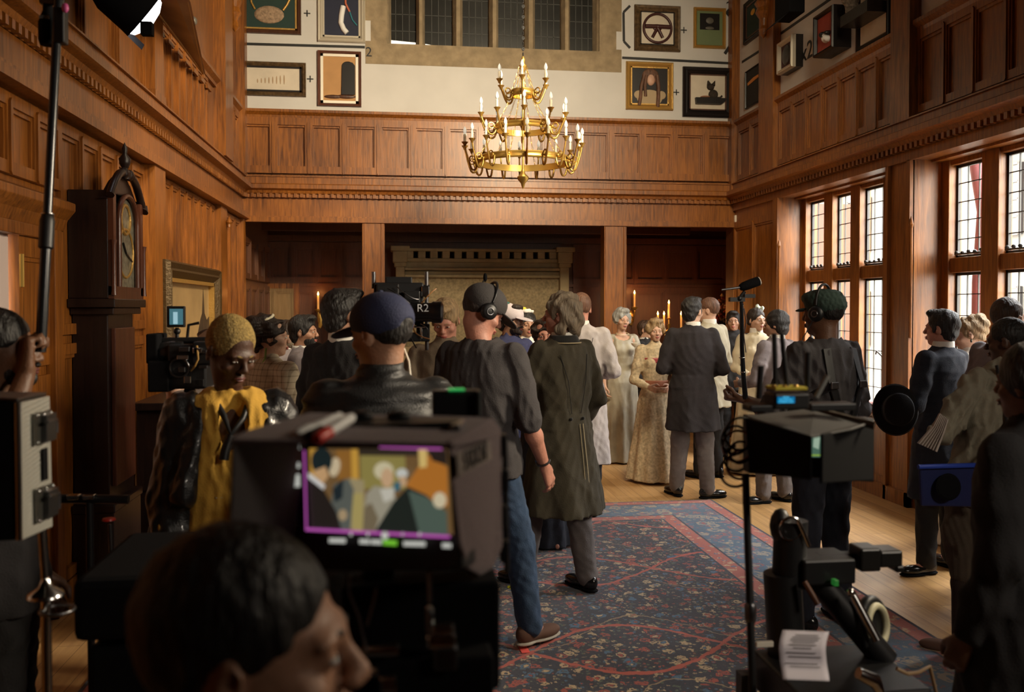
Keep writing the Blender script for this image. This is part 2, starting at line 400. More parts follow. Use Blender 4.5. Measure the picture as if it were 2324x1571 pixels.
# carved stone overmantel
FS = mat('carved_mantel_stone', (.26, .20, .11), .9, var=.3, vscale=30, bump=.8, bscale=22)
FSP = mat('plain_mantel_stone', (.30, .235, .13), .9, var=.15, vscale=8)
fp = thing('fireplace', 'carved pale stone overmantel with crenellated top, between the two oak columns', 'fireplace', (0, 0, 0))
f0, f1 = ua(918), ua(1262); ft = za(1100, 590)
MB().box(f0, f1, .0, .22, 1.0, ft - .27, MA).build('carved_panel', FS, fp)
fr = MB(); fr.box(f0, f1, 0, .30, ft - .27, ft - .23, MA).box(f0, f1, 0, .27, ft - .23, ft - .18, MA).box(f0, f1, 0, .32, ft - .17, ft - .13, MA).box(f0, f1, 0, .27, ft - .13, ft - .05, MA).box(f0, f1, 0, .34, ft - .05, ft, MA)
n = 13
for i in range(n):
    a = f0 + (f1 - f0)*(i + .1)/n; fr.box(a, a + (f1 - f0)/n*.62, 0, .33, ft, ft + .10, MA)
fr.box(f0 - .02, f1 + .02, 0, .37, ft + .10, ft + .14, MA)
fr.build('frieze', FSP, fp, .008)
for a, b_ in ((898, 918), (1262, 1282)):
    a, b_ = ua(a), ua(b_); c = (a + b_)/2
    pl = MB().box(a, b_, 0, .33, 1.0, ft - .12, MA).box(a - .02, b_ + .02, 0, .38, ft - .12, ft - .06, MA).box(a - .04, b_ + .04, 0, .4, ft - .06, ft + .1, MA).box(a - .07, b_ + .07, 0, .43, ft + .1, ft + .17, MA)
    pl.build('pilaster', FSP, fp, .012)
MB().box(f0 - .1, f0 + .35, 0, .3, 0, 1.0, MA).box(f1 - .35, f1 + .1, 0, .3, 0, 1.0, MA).box(f0 - .15, f1 + .15, 0, .4, 1.0, 1.1, MA).build('mantel', FSP, fp, .01)
MB().box(f0 + .35, f1 - .35, 0, .06, 0, 1.0, MA).build('firebox', BLACKM, fp)
# alcove door with two pale panels, and a green-white pane beside it, its glow put into the material
dr = thing('door_2', None, None); dr['kind'] = 'structure'
dx0, dx1, dz = ua(580), ua(668), za(620, 655)
DP = wood('pale_oak_door', (.20, .12, .045), (.28, .17, .07))
MB().box(dx0, dx1, .03, .07, 0, dz, MA).build('door_leaf', DP, dr)
q = MB(); panels(q, MA @ Matrix.Translation((0, .07, 0)), dx0, dx1, .05, dz, 2, .05, .02); q.build('door_panel', DP, dr)
MB().box(dx0 - .07, dx0, 0, .1, 0, dz + .07, MA).box(dx1, dx1 + .07, 0, .1, 0, dz + .07, MA).box(dx0, dx1, 0, .1, dz, dz + .07, MA).build('door_frame', OAK, dr)
MB().box(ua(553), ua(572), .0, .05, 0, dz - .02, MA).build('side_pane', mat('pale_green_painted_glow', (.5, .6, .4), .5, emit=(.55, .7, .42), es=.35), dr)
# ---- left wall
w = MB().use(OAK); MLW = frameM((XL, 0, 0), (0, 1, 0), (1, 0, 0))
door_y0, door_y1, door_z = 3.9, 4.9, 2.0
def yl(px, py=500): return RX(px, py, XL).y
w.box(-4, door_y0, -TH, 0, 0, ZC, MLW); w.box(door_y1, YB, -TH, 0, 0, ZC, MLW); w.box(door_y0, door_y1, -TH, 0, door_z, ZC, MLW)
cornice(w, MLW, -4, YB, 1.6); caprail(w, MLW, yl(322), YB)
# architrave soffit line over the lower panels
w.box(-4, YB, 0, .12, Z_BEAM - .0, Z_BEAM + .05, MLW); w.box(-4, YB, 0, .095, Z_BEAM + .05, Z_BEAM + .08, MLW); w.box(-4, YB, 0, .04, Z_BEAM + .08, Z_DENT, MLW)
# lower panels
pa, pb = yl(330), yl(345)
w.box(pa - .12, pb, 0, .10, 0, Z_BEAM, MLW)
panels(w, MLW, door_y1 + .15, pa - .12, 1.5, Z_BEAM - .02, 5, .06); panels(w, MLW, door_y1 + .15, pa - .12, .15, 1.45, 5, .06)
panels(w, MLW, -2, door_y0 - .1, 2.25, Z_BEAM - .02, 14, .06); panels(w, MLW, -2, door_y0 - .1, .15, 2.2, 10, .06)
panels(w, MLW, door_y0 - .1, door_y1 + .15, 2.28, Z_BEAM - .02, 4, .06)
pc, pd = yl(485), yl(500)
panels(w, MLW, pb, pc, .15, Z_BEAM - .02, 9, .03, .02)
w.box(pc, pd, 0, .07, 0, Z_BEAM, MLW); panels(w, MLW, pd, YB - .12, .15, Z_BEAM - .02, 3, .05); w.box(YB - .12, YB, 0, .07, 0, Z_BEAM, MLW)
w.lathe([(.02, 0), (.02, .03), (.035, .05), (.02, .08), (.0, .1)], (pd - .06, .10, Z_BEAM - .20), 10, MLW)
# upper panels
ua0 = yl(322, 100)
w.box(ua0, yl(342, 100), 0, .09, Z_STRIP, ZC, MLW)
w.box(ua0 - .03, yl(342, 100) + .03, 0, .10, Z_STRIP - .0, Z_STRIP + .05, MLW)
panels(w, MLW, yl(342, 100), yl(468, 250), Z_STRIP, Z_CAP0, 8, .035, .02)
x = yl(342, 100) + .1
while x < yl(468, 250): w.box(x, x + .17, .01, .035, Z_CAP0 - .11, Z_CAP0 - .07, MLW); x += .29
panels(w, MLW, -1, ua0, Z_STRIP, ZC - .3, 12, .06)
w.box(yl(484, 200), yl(502, 200), 0, .12, Z_STRIP, ZC, MLW); w.box(YB - .16, YB, 0, .10, Z_STRIP, ZC, MLW)
panels(w, MLW, yl(502, 200), YB - .16, Z_STRIP, Z_CAP0, 3, .05)
w.lathe([(.0, 0), (.05, .06), (.03, .12), (.07, .2), (.05, .26), (.08, .34), (.08, .5), (.05, .6)], (yl(505, 100) + .05, .12, RX(507, 30, XL).z - .2), 12, MLW)
struct(w, 'wall_left')
# door on the left, with its head moulding and white room behind
d1 = thing('door_1', None, None); d1['kind'] = 'structure'
MD = frameM((XL, 0, 0), (0, 1, 0), (1, 0, 0))
yy = yl(33, 600)
t = MB(); mould(t, MD, door_y0 - .15, door_y1 + .16, [(0, door_z + .06), (.04, door_z + .06), (.06, door_z + .12), (.10, door_z + .17), (.10, door_z + .21), (0, door_z + .25)])
t.box(door_y0 - .1, door_y0, 0, .05, 0, door_z + .06, MD); t.box(door_y1, door_y1 + .1, 0, .05, 0, door_z + .06, MD); t.box(door_y0, door_y1, 0, .05, door_z, door_z + .06, MD)
t.build('door_frame', OAK, d1, .004)
MB().box(yy, door_y1, -.05, 0, 0, door_z, MD).build('door_leaf', OAK, d1)
q = MB(); panels(q, MD, yy, door_y1, 1.35, door_z, 1, .12, .02, .1); panels(q, MD, yy, door_y1, .1, 1.3, 1, .12, .02, .1); q.build('door_panel', OAK, d1)
MB().lathe([(.012, 0), (.012, .16)], (yy + .03, .02, 1.75), 8, MD).build('hinge', BRASS, d1)
MB().box(door_y0 - .0, yy - .02, -.06, -.02, 0, door_z, MD).build('side_panel', mat('pinkish_white_wall', (.62, .52, .48), .8), d1, label='white painted surface beyond the open door')
# ---- right wall: window 1 and 2 recesses
w = MB().use(OAK); MR = frameM((XR, 0, 0), (0, 1, 0), (-1, 0, 0))
xr = lambda px, d=0: RX(px, 600, XR + d).y
W1 = (xr(2015), xr(1771)); W2 = (xr(2071) - 2.25, xr(2071)); Z0, Z1 = .70, 2.86; RD = .42
for a, b_ in ((-4, W2[0]), (W2[1], W1[0]), (W1[1], YB)): w.box(a, b_, -RD, 0, 0, Z1 + .0, MR)
for a, b_ in (W1, W2): w.box(a, b_, -RD, -.02, 0, Z0, MR)
w.box(-4, YB, -RD, 0, Z1, Z_CAP1, MR)
cornice(w, MR, -4, YB, 1.6)
w.box(-4, YB, 0, .03, Z_DENT - .08, Z_DENT, MR)
caprail(w, MR, -4, YB)
p1a, p1b = RX(1771, 300, XR).y, RX(1738, 300, XR).y
p2a, p2b = xr(2062, -.09), xr(2019, -.09)
panels(w, MR, -1, p2a, Z_P0 - .06, Z_CAP0, 22, .06, .03); panels(w, MR, p2b, p1a, Z_P0 - .06, Z_CAP0, 7, .06, .03); panels(w, MR, p1b, YB - .15, Z_P0 - .06, Z_CAP0, 2, .06, .03)
w.box(p2a, p2b, 0, .10, Z_STRIP - .002, ZC, MR); w.box(p1a, p1b, 0, .09, Z_STRIP - .001, ZC, MR); w.box(YB - .13, YB, 0, .10, Z_TOPC, ZC, MR)
zc = RX(1740, 60, XR).z
w.lathe([(.0, -.12), (.035, -.08), (.05, -.02), (.035, .02), (.045, .1), (.09, .17), (.07, .22), (.10, .27), (.06, .33), (.055, .6), (.055, 1.5)], ((p1a + p1b)/2, .12, zc - .08), 14, MR)
# lower panels in the corner and under the windows
panels(w, MR, W1[1] + .12, YB, .15, Z1 - .15, 2, .08, .02); w.box(W1[1], W1[1] + .12, 0, .04, 0, Z1, MR)
for a, b_ in (W1, W2): panels(w, MR @ Matrix.Translation((0, -.02, 0)), a, b_, .1, Z0 - .03, 4, .08, .025)
w.box(W2[1], W2[1] + .05, -.01, .03, 0, Z1, MR); w.box(W1[0] - .04, W1[0], -.01, .03, 0, Z1, MR)
for y in (W2[1] + .02, W1[1] + .02):
    w.lathe([(.014, 0), (.014, .9), (.02, .93), (.014, .96), (.0, 1.0)], (y - .02, .015, 1.4), 8, MR)
w.use(PLASTER); w.box(-4, YB, -RD, 0, Z_CAP1, ZC, MR)
struct(w, 'wall_right')
struct(MB().box(-4, W2[0], 0, .03, 0, .14, MR).box(W2[1], YB, 0, .03, 0, .12, MR), 'baseboard_right', OAK)
struct(MB().box(-4, door_y0 - .1, 0, .03, 0, .14, MLW).box(door_y1 + .1, YB, 0, .03, 0, .14, MLW), 'baseboard_left', OAK)
struct(MB().box(XL - .3, XR + .8, -4.2, -4, 0, ZC), 'wall_front', OAKD)
# windows
CASE = mat('black_iron_casement', (.02, .02, .02), .5)
def window(idx, W_, lts, seatpx=None):
    wn = thing('window_%d' % idx, None, None); wn['kind'] = 'structure'
    a, b_ = W_; xo0, xo1 = -.37, -.27      # frame depth behind the wall plane
    zt0, zt1 = 1.93, 2.05; ztop = Z1 - .06; zbot = Z0 + .02
    fr = MB(); fr.box(a, b_, xo0, xo1, ztop, Z1, MR); fr.box(a, b_, xo0, xo1, zt0, zt1, MR); fr.box(a, b_, xo0, xo1, Z0, zbot, MR)
    ed = [a]
    for (p, q) in lts: ed += [p, q]
    ed.append(b_)
    for i in range(0, len(ed), 2):
        fr.box(ed[i], ed[i + 1], xo0, xo1 + .02, Z0, Z1, MR)
    fr.build('frame', OAK, wn, .006)
    mould_ = MB(); mould(mould_, MR, a, b_, [(-.27, Z1 - .02), (-.16, Z1 - .02), (-.16, Z1), (-.27, Z1)]); mould_.build('head_moulding', OAK, wn)
    for (p, q) in lts:
        for (z0, z1, rows) in ((zt1, ztop, 5), (zbot, zt0, 7)):
            cs = MB(); e = .022
            cs.box(p, p + e, -.345, -.32, z0, z1, MR).box(q - e, q, -.345, -.32, z0, z1, MR).box(p, q, -.345, -.32, z0, z0 + e, MR).box(p, q, -.345, -.32, z1 - e, z1, MR)
            if rows == 5:
                # iron casement furniture along the sill
                rnd = random.Random(int(p*100))
                cs.tube([(p + .02, -.30, z0 + .03), (q - .02, -.30, z0 + .03)], .009, 6, M=MR)
                for k in range(5): cs.ball((p + .05 + (q - p - .1)*k/4, -.29, z0 + .035 + rnd.random()*.015), (.02, .014, .016), 8, M=MR)
            else:
                cs.tube([(p + .03, -.30, 1.15), (p + .05, -.28, 1.2), (p + .14, -.28, 1.24), (p + .17, -.29, 1.21)], .007, 6, M=MR)
            co = cs.build('casement', CASE, wn)
            pn = MB().box(p + e, q - e, -.334, -.331, z0 + e, z1 - e, MR).build('pane', GLASS, co)
            ld = MB()
            for k in (1, 2): ld.box(p + (q - p)*k/3 - .0035, p + (q - p)*k/3 + .0035, -.338, -.327, z0, z1, MR)
            for k in range(1, rows): ld.box(p, q, -.338, -.327, z0 + (z1 - z0)*k/rows - .0035, z0 + (z1 - z0)*k/rows + .0035, MR)
            ld.build('leading', LEAD, co)
    return wn
window(1, W1, [(xr(b_, .33), xr(a, .33)) for a, b_ in ((1967, 2021), (1904, 1946), (1843, 1885))])
window(2, W2, [(xr(b_, .33), xr(a, .33)) for a, b_ in ((2530, 2660), (2400, 2500), (2286, 2370), (2172, 2247))])
# window seat cushions
CUSH = mat('dusty_rose_cushion', (.30, .09, .09), .85, var=.25, vscale=14, sheen=.3)
for (a, b_), lb in ((W1, 'dusty rose seat cushion in the window bay beside the far casements'), (W2, 'dusty rose seat cushion in the nearer window bay behind the crew at right')):
    o = MB().box(a + .03, b_ - .03, -.25, .03, Z0 + .001, Z0 + .07, MR).build('seat_cushion', CUSH, None, .025); tag(o, lb, 'cushion', 'window seat cushions')
# ---- outside
GR = mat('pale_terrace_paving', (.22, .215, .2), .9)
struct(MB().box(XR + .85, 40, -6, 40, -.3, -.1), 'ground', GR)
BW = mat('white_render', (.16, .155, .15), .9)
bl = thing('house', 'white rendered house with pale sash windows seen outside through the casements', 'house', (0, 0, 0))
MB().box(13, 14, 4, 34, -.1, 5.2).build('wall', BW, bl)
MB().box(12.2, 14.2, 3.5, 34.5, 5.2, 5.5).build('roof', mat('mauve_slate', (.07, .05, .056), .8), bl)
MB().box(12.9, 13, 4, 34, 2.5, 2.65).build('string_course', mat('grey_render', (.08, .07, .07), .9), bl)
for y in range(8, 34, 3):
    for z in (.6, 3.2):
        f = MB().box(12.9, 12.99, y, y + 1.1, z, z + 1.5).build('window', mat('outside_window_glass', (.035, .035, .038), .3), bl)
        g = MB()
        for k in range(4): g.box(12.86, 12.9, y + k*.36 - .02, y + k*.36 + .02, z, z + 1.5)
        for k in range(5): g.box(12.86, 12.9, y, y + 1.1, z + k*.37 - .02, z + k*.37 + .02)
        g.build('glazing_bar', BW, f)
# pinkish-red leaning trunk / canopy post outside the near window
p0 = RX(2222, 640, XR + 1.5); p1 = RX(2232, 480, XR + 1.5); p2 = RX(2212, 345, XR + 1.5)
o = MB().tube([(p0.x, p0.y, -.1), p0, p1, p2, (p2.x + .1, p2.y + .2, p2.z + .8)], [.07, .065, .06, .07, .07], 12).build('tree_trunk', mat('reddish_bark', (.07, .012, .015), .8, var=.2), None, sm=50)
tag(o, 'reddish bare trunk standing outside the nearer leaded window', 'tree')
FOL = mat('foliage', (.018, .03, .009), .8, var=.5)
bu = thing('shrub', 'green climbing shrub on the terrace outside the far casements', 'shrub', (XR + 3.0, 8.6, 0))
rnd = random.Random(4); lf = MB()
for i in range(900):
    a = rnd.random()*2*PI; r = rnd.random()**.5*.7; z = rnd.random()*1.5
    c = Vector((math.cos(a)*r*(1 - z*.35), math.sin(a)*r*1.4*(1 - z*.35), z)); d1_ = Vector((rnd.uniform(-1, 1), rnd.uniform(-1, 1), rnd.uniform(-1, 1)))*.06; d2_ = Vector((rnd.uniform(-1, 1), rnd.uniform(-1, 1), rnd.uniform(-1, 1)))*.04
    lf.add([c, c + d1_, c + d1_ + d2_, c + d2_], [(0, 1, 2, 3)])
lf.build('foliage', FOL, bu); MB().tube([(0, 0, -.1), (.05, 0, .6), (0, .1, 1.2)], [.05, .04, .02], 8).build('stem', OAKD, bu)
# ================================================================ RUG
RUG = mat('persian_rug', (.02, .02, .04), .95, sheen=.25); nt = RUG.node_tree; b = nt.nodes['Principled BSDF']
def N(t, **k):
    n = nt.nodes.new(t)
    for a, v in k.items(): setattr(n, a, v)
    return n
def L(a, b_): nt.links.new(a, b_)
def mth(op, a, b_=None, c=None, clamp=False):
    n = N('ShaderNodeMath', operation=op); n.use_clamp = clamp
    for i, x in enumerate((a, b_, c)):
        if x is None: continue
        if isinstance(x, (int, float)): n.inputs[i].default_value = x
        else: L(x, n.inputs[i])
    return n.outputs[0]
def mixc(fac, a, b_):
    n = N('ShaderNodeMix', data_type='RGBA')
    if isinstance(fac, (int, float)): n.inputs[0].default_value = fac
    else: L(fac, n.inputs[0])
    for i, x in ((6, a), (7, b_)):
        if isinstance(x, tuple): n.inputs[i].default_value = (*x, 1)
        else: L(x, n.inputs[i])
    return n.outputs[2]
def less(a, b_): return mth('LESS_THAN', a, b_)
tc = N('ShaderNodeTexCoord'); 
wob = N('ShaderNodeTexNoise'); wob.inputs['Scale'].default_value = 14; wob.inputs['Detail'].default_value = 3; L(tc.outputs['Object'], wob.inputs['Vector'])
vm = N('ShaderNodeVectorMath', operation='SCALE'); L(wob.outputs['Color'], vm.inputs[0]); vm.inputs['Scale'].default_value = .05
va = N('ShaderNodeVectorMath', operation='ADD'); L(tc.outputs['Object'], va.inputs[0]); L(vm.outputs[0], va.inputs[1])
sp = N('ShaderNodeSeparateXYZ'); L(va.outputs[0], sp.inputs[0]); X, Y = sp.outputs[0], sp.outputs[1]
sp0 = N('ShaderNodeSeparateXYZ'); L(tc.outputs['Object'], sp0.inputs[0]); X0, Y0 = sp0.outputs[0], sp0.outputs[1]
def flowers(scale, rad, cols, base, off=0):
    v = N('ShaderNodeTexVoronoi'); v.inputs['Scale'].default_value = scale; v.inputs['Randomness'].default_value = .8
    mpp = N('ShaderNodeMapping'); mpp.inputs['Location'].default_value = (off, off*1.7, 0); L(va.outputs[0], mpp.inputs[0]); L(mpp.outputs[0], v.inputs['Vector'])
    # petals: modulate the radius with fine noise
    pn = N('ShaderNodeTexNoise'); pn.inputs['Scale'].default_value = scale*4; pn.inputs['Detail'].default_value = 1; L(va.outputs[0], pn.inputs['Vector'])
    dd = mth('ADD', v.outputs['Distance'], mth('MULTIPLY', mth('SUBTRACT', pn.outputs['Fac'], .5), .5))
    r = N('ShaderNodeValToRGB'); r.color_ramp.interpolation = 'CONSTANT'; e = r.color_ramp.elements
    e[0].color = (*cols[0], 1); e[0].position = 0; e[1].color = (*cols[1], 1); e[1].position = 1/len(cols)
    for i in range(2, len(cols)): q = e.new(i/len(cols)); q.color = (*cols[i], 1)
    sc = N('ShaderNodeSeparateColor'); L(v.outputs['Color'], sc.inputs[0]); L(sc.outputs[0], r.inputs[0])
    r2 = N('ShaderNodeValToRGB'); r2.color_ramp.interpolation = 'CONSTANT'; e = r2.color_ramp.elements
    e[0].color = (*cols[-1], 1); e[1].position = 1/len(cols); e[1].color = (*cols[0], 1)
    for i in range(2, len(cols)): q = e.new(i/len(cols)); q.color = (*cols[i - 1], 1)
    L(sc.outputs[1], r2.inputs[0])
    o = mixc(less(dd, rad), base, r.outputs[0]); o = mixc(less(dd, rad*.62), o, base if isinstance(base, tuple) else (.015, .02, .04)); return mixc(less(dd, rad*.45), o, r2.outputs[0])
CR, CC, CB, CG, CN = (.34, .055, .035), (.46, .33, .19), (.05, .13, .23), (.10, .13, .08), (.013, .016, .035)
field = flowers(34, .30, [CG, CB, CR, CG, CC], CN, 3.1)
field = flowers(12.5, .34, [CR, CC, CR, CB, CC, CR], field)
# ogee vines
def vine(phase, amp, per, yper, wd_):
    s = mth('MULTIPLY', mth('SINE', mth('ADD', mth('MULTIPLY', X, 2*PI/per), phase)), amp)
    f = mth('ABSOLUTE', mth('SUBTRACT', mth('FRACT', mth('DIVIDE', mth('ADD', Y, s), yper)), .5))
    return less(f, wd_)
for ph in (0, PI):
    field = mixc(vine(ph, .30, 1.9, 1.25, .012), field, (.42, .075, .05))
field = mixc(vine(1.3, .2, 1.1, .8, .006), field, (.30, .20, .11))
bord = flowers(8.5, .47, [CC, CR, CB, CC], (.05, .10, .16), 7)
bord = mixc(.5, bord, flowers(24, .38, [CR, CC, CB], (.06, .12, .19), 5))
gd = flowers(20, .34, [CC, CB, CC], (.36, .09, .07), 9)
EX = mth('SUBTRACT', 2.0, mth('ABSOLUTE', X0)); EY = mth('SUBTRACT', 2.45, mth('ABSOLUTE', Y0)); E = mth('MINIMUM', EX, EY)
col = mixc(less(E, .62), field, gd); col = mixc(less(E, .50), col, bord); col = mixc(less(E, .12), col, gd); col = mixc(less(E, .02), col, (.02, .02, .04))
for e_ in (.12, .50, .62): col = mixc(less(mth('ABSOLUTE', mth('SUBTRACT', E, e_)), .008), col, (.02, .025, .05))
L(col, b.inputs['Base Color'])
bn = N('ShaderNodeTexNoise'); bn.inputs['Scale'].default_value = 260; L(tc.outputs['Object'], bn.inputs['Vector'])
bp = N('ShaderNodeBump'); bp.inputs['Strength'].default_value = .5; bp.inputs['Distance'].default_value = .004; L(bn.outputs['Fac'], bp.inputs['Height']); L(bp.outputs[0], b.inputs['Normal'])
rug = thing('rug', 'large worn persian rug with navy field and red floral border on the floorboards', 'rug', (.64, 4.75, 0))
MB().box(-2, 2, -2.45, 2.45, 0, .014).build('pile', RUG, rug)
fg = MB(); rnd = random.Random(2)
for i in range(420):
    x = -2 + 4*i/419; l = .03 + rnd.random()*.025; fg.slab([(x, 2.45, .004), (x + .006, 2.45, .004), (x + .006 + rnd.uniform(-.01, .01), 2.45 + l, .002), (x + rnd.uniform(-.01, .01), 2.45 + l, .002)], (0, 0, .004))
fr_ = fg.build('fringe', mat('cream_fringe', (.55, .45, .30), .9), rug); fr_['kind'] = 'stuff'
# ================================================================ ORGANIC SURFACES (signed distance + surface nets)
def _rm(rot): return np.array(Euler(rot, 'XYZ').to_matrix()) if not isinstance(rot, (Matrix, np.ndarray)) else np.array(rot)
class SDF:
    def __init__(s, k=.02): s.p = []; s.k = k; s.T = Matrix.Identity(4); s.disp = None
    def cone(s, a, b, ra, rb, k=None, op='u'):
        sc = s.T.to_scale()[0]
        a = np.array(s.T @ Vector(a)); b = np.array(s.T @ Vector(b)); r = max(ra, rb)*sc
        s.p.append(('c', (a, b, ra*sc, rb*sc), np.minimum(a, b) - r, np.maximum(a, b) + r, k or s.k, op)); return s
    def chain(s, pts, rs, k=None):
        for i in range(len(pts) - 1): s.cone(pts[i], pts[i + 1], rs[i], rs[i + 1], k)
        return s
    def ell(s, c, r, rot=(0, 0, 0), k=None, op='u'):
        sc = s.T.to_scale()[0]
        R_ = np.array(s.T.to_3x3().normalized()) @ _rm(rot); c = np.array(s.T @ Vector(c)); r = np.array(r, float)*sc; e = np.abs(R_) @ r
        s.p.append(('e', (c, r, R_), c - e, c + e, k if k is not None else s.k, op)); return s
    def box(s, c, h, rad=.01, rot=(0, 0, 0), k=None, op='u'):
        R_ = np.array(s.T.to_3x3().normalized()) @ _rm(rot); c = np.array(s.T @ Vector(c)); h = np.array(h, float); e = np.abs(R_) @ h
        s.p.append(('b', (c, h, rad, R_), c - e, c + e, k if k is not None else s.k, op)); return s
    def loft(s, st, folds=None, k=None, pw=2.0, op='u'):
        """stations (z, cx, cy, rx, ry); folds (count, amplitude at bottom, phase, start z)"""
        st = sorted(st); a = np.array(st, float)
        f = 0 if not folds else folds[1]
        lo = np.array([(a[:, 1] - a[:, 3]).min() - f, (a[:, 2] - a[:, 4]).min() - f, a[0, 0]]); hi = np.array([(a[:, 1] + a[:, 3]).max() + f, (a[:, 2] + a[:, 4]).max() + f, a[-1, 0]])
        s.p.append(('l', (a, folds, pw), lo, hi, k or s.k, op)); return s
    def mesh(s, name, m, parent=None, vox=.01, label=None, sm=0, flat=False):
        lo = np.min([p[2] for p in s.p if p[5] == 'u'], 0) - .03; hi = np.max([p[3] for p in s.p if p[5] == 'u'], 0) + .03
        n = np.ceil((hi - lo)/vox).astype(int) + 1
        V = np.full(n, .08, np.float32); ax = [lo[i] + vox*np.arange(n[i]) for i in range(3)]
        for t, a, l, h, k, op in s.p:
            mg = k + .035
            i0 = np.maximum(0, np.floor((l - mg - lo)/vox).astype(int)); i1 = np.minimum(n, np.ceil((h + mg - lo)/vox).astype(int) + 1)
            if (i1 <= i0).any(): continue
            sl = tuple(slice(i0[i], i1[i]) for i in range(3))
            x = ax[0][sl[0]][:, None, None]; y = ax[1][sl[1]][None, :, None]; z = ax[2][sl[2]][None, None, :]
            if t == 'c':
                A, B, ra, rb = a; ab = B - A; L2 = max(1e-9, float(ab @ ab))
                px, py, pz = x - A[0], y - A[1], z - A[2]
                u = np.clip((px*ab[0] + py*ab[1] + pz*ab[2])/L2, 0, 1)
                d = np.sqrt((px - u*ab[0])**2 + (py - u*ab[1])**2 + (pz - u*ab[2])**2) - (ra + (rb - ra)*u)
            elif t in 'eb':
                c = a[0]; R_ = a[-1]; px, py, pz = x - c[0], y - c[1], z - c[2]
                q = [px*R_[0, i] + py*R_[1, i] + pz*R_[2, i] for i in range(3)]
                if t == 'e':
                    r = a[1]; k0 = np.sqrt(sum((q[i]/r[i])**2 for i in range(3))); k1 = np.sqrt(sum((q[i]/r[i]**2)**2 for i in range(3)))
                    d = k0*(k0 - 1)/np.maximum(k1, 1e-6)
                else:
                    hh, rad = a[1], a[2]; w_ = [np.abs(q[i]) - (hh[i] - rad) for i in range(3)]
                    d = np.sqrt(sum(np.maximum(v, 0)**2 for v in w_)) + np.minimum(np.maximum(np.maximum(w_[0], w_[1]), w_[2]), 0) - rad
            else:
                st, fo, pw = a; zz = z.ravel()
                cx, cy, rx, ry = (np.interp(zz, st[:, 0], st[:, j])[None, None, :] for j in (1, 2, 3, 4))
                dx, dy = x - cx, y - cy
                rr = np.sqrt(dx**2 + dy**2) + 1e-6
                if pw == 2: q = np.sqrt((dx/rx)**2 + (dy/ry)**2)
                else: q = (np.abs(dx/rx)**pw + np.abs(dy/ry)**pw)**(1/pw)
                if fo:
                    th = np.arctan2(dy/ry, dx/rx); am = np.clip((fo[3] - zz)/max(1e-6, fo[3] - st[0, 0]), 0, 1)[None, None, :]*fo[1]
                    w_ = np.sin(th*fo[0] + fo[2])*.6 + np.sin(th*(fo[0]*.57 + .37) + 1.3*fo[2] + zz[None, None, :]*2)*.4
                    R0 = rr/np.maximum(q, 1e-6) + am*w_
                    d = rr - R0
                else: d = rr - rr/np.maximum(q, 1e-3)
                d = np.where(np.isfinite(d), d, -.05)
                d = np.clip(d, -.1, .2)
                d = np.maximum(np.maximum(d, st[0, 0] - z), z - st[-1, 0])
            W_ = V[sl]
            if op == 'u':
                if k > 1e-6: hq = np.clip(.5 + .5*(W_ - d)/k, 0, 1); V[sl] = W_*(1 - hq) + d*hq - k*hq*(1 - hq)
                else: V[sl] = np.minimum(W_, d)
            elif op == 's':
                if k > 1e-6: hq = np.clip(.5 - .5*(W_ + d)/k, 0, 1); V[sl] = W_*(1 - hq) - d*hq + k*hq*(1 - hq)
                else: V[sl] = np.maximum(W_, -d)
        if s.disp is not None:
            V = V + s.disp(ax[0][:, None, None], ax[1][None, :, None], ax[2][None, None, :]).astype(np.float32)
        V[0], V[-1], V[:, 0], V[:, -1], V[:, :, 0], V[:, :, -1] = (.05,)*6
        return nets(V, lo, vox, name, m, parent, label)
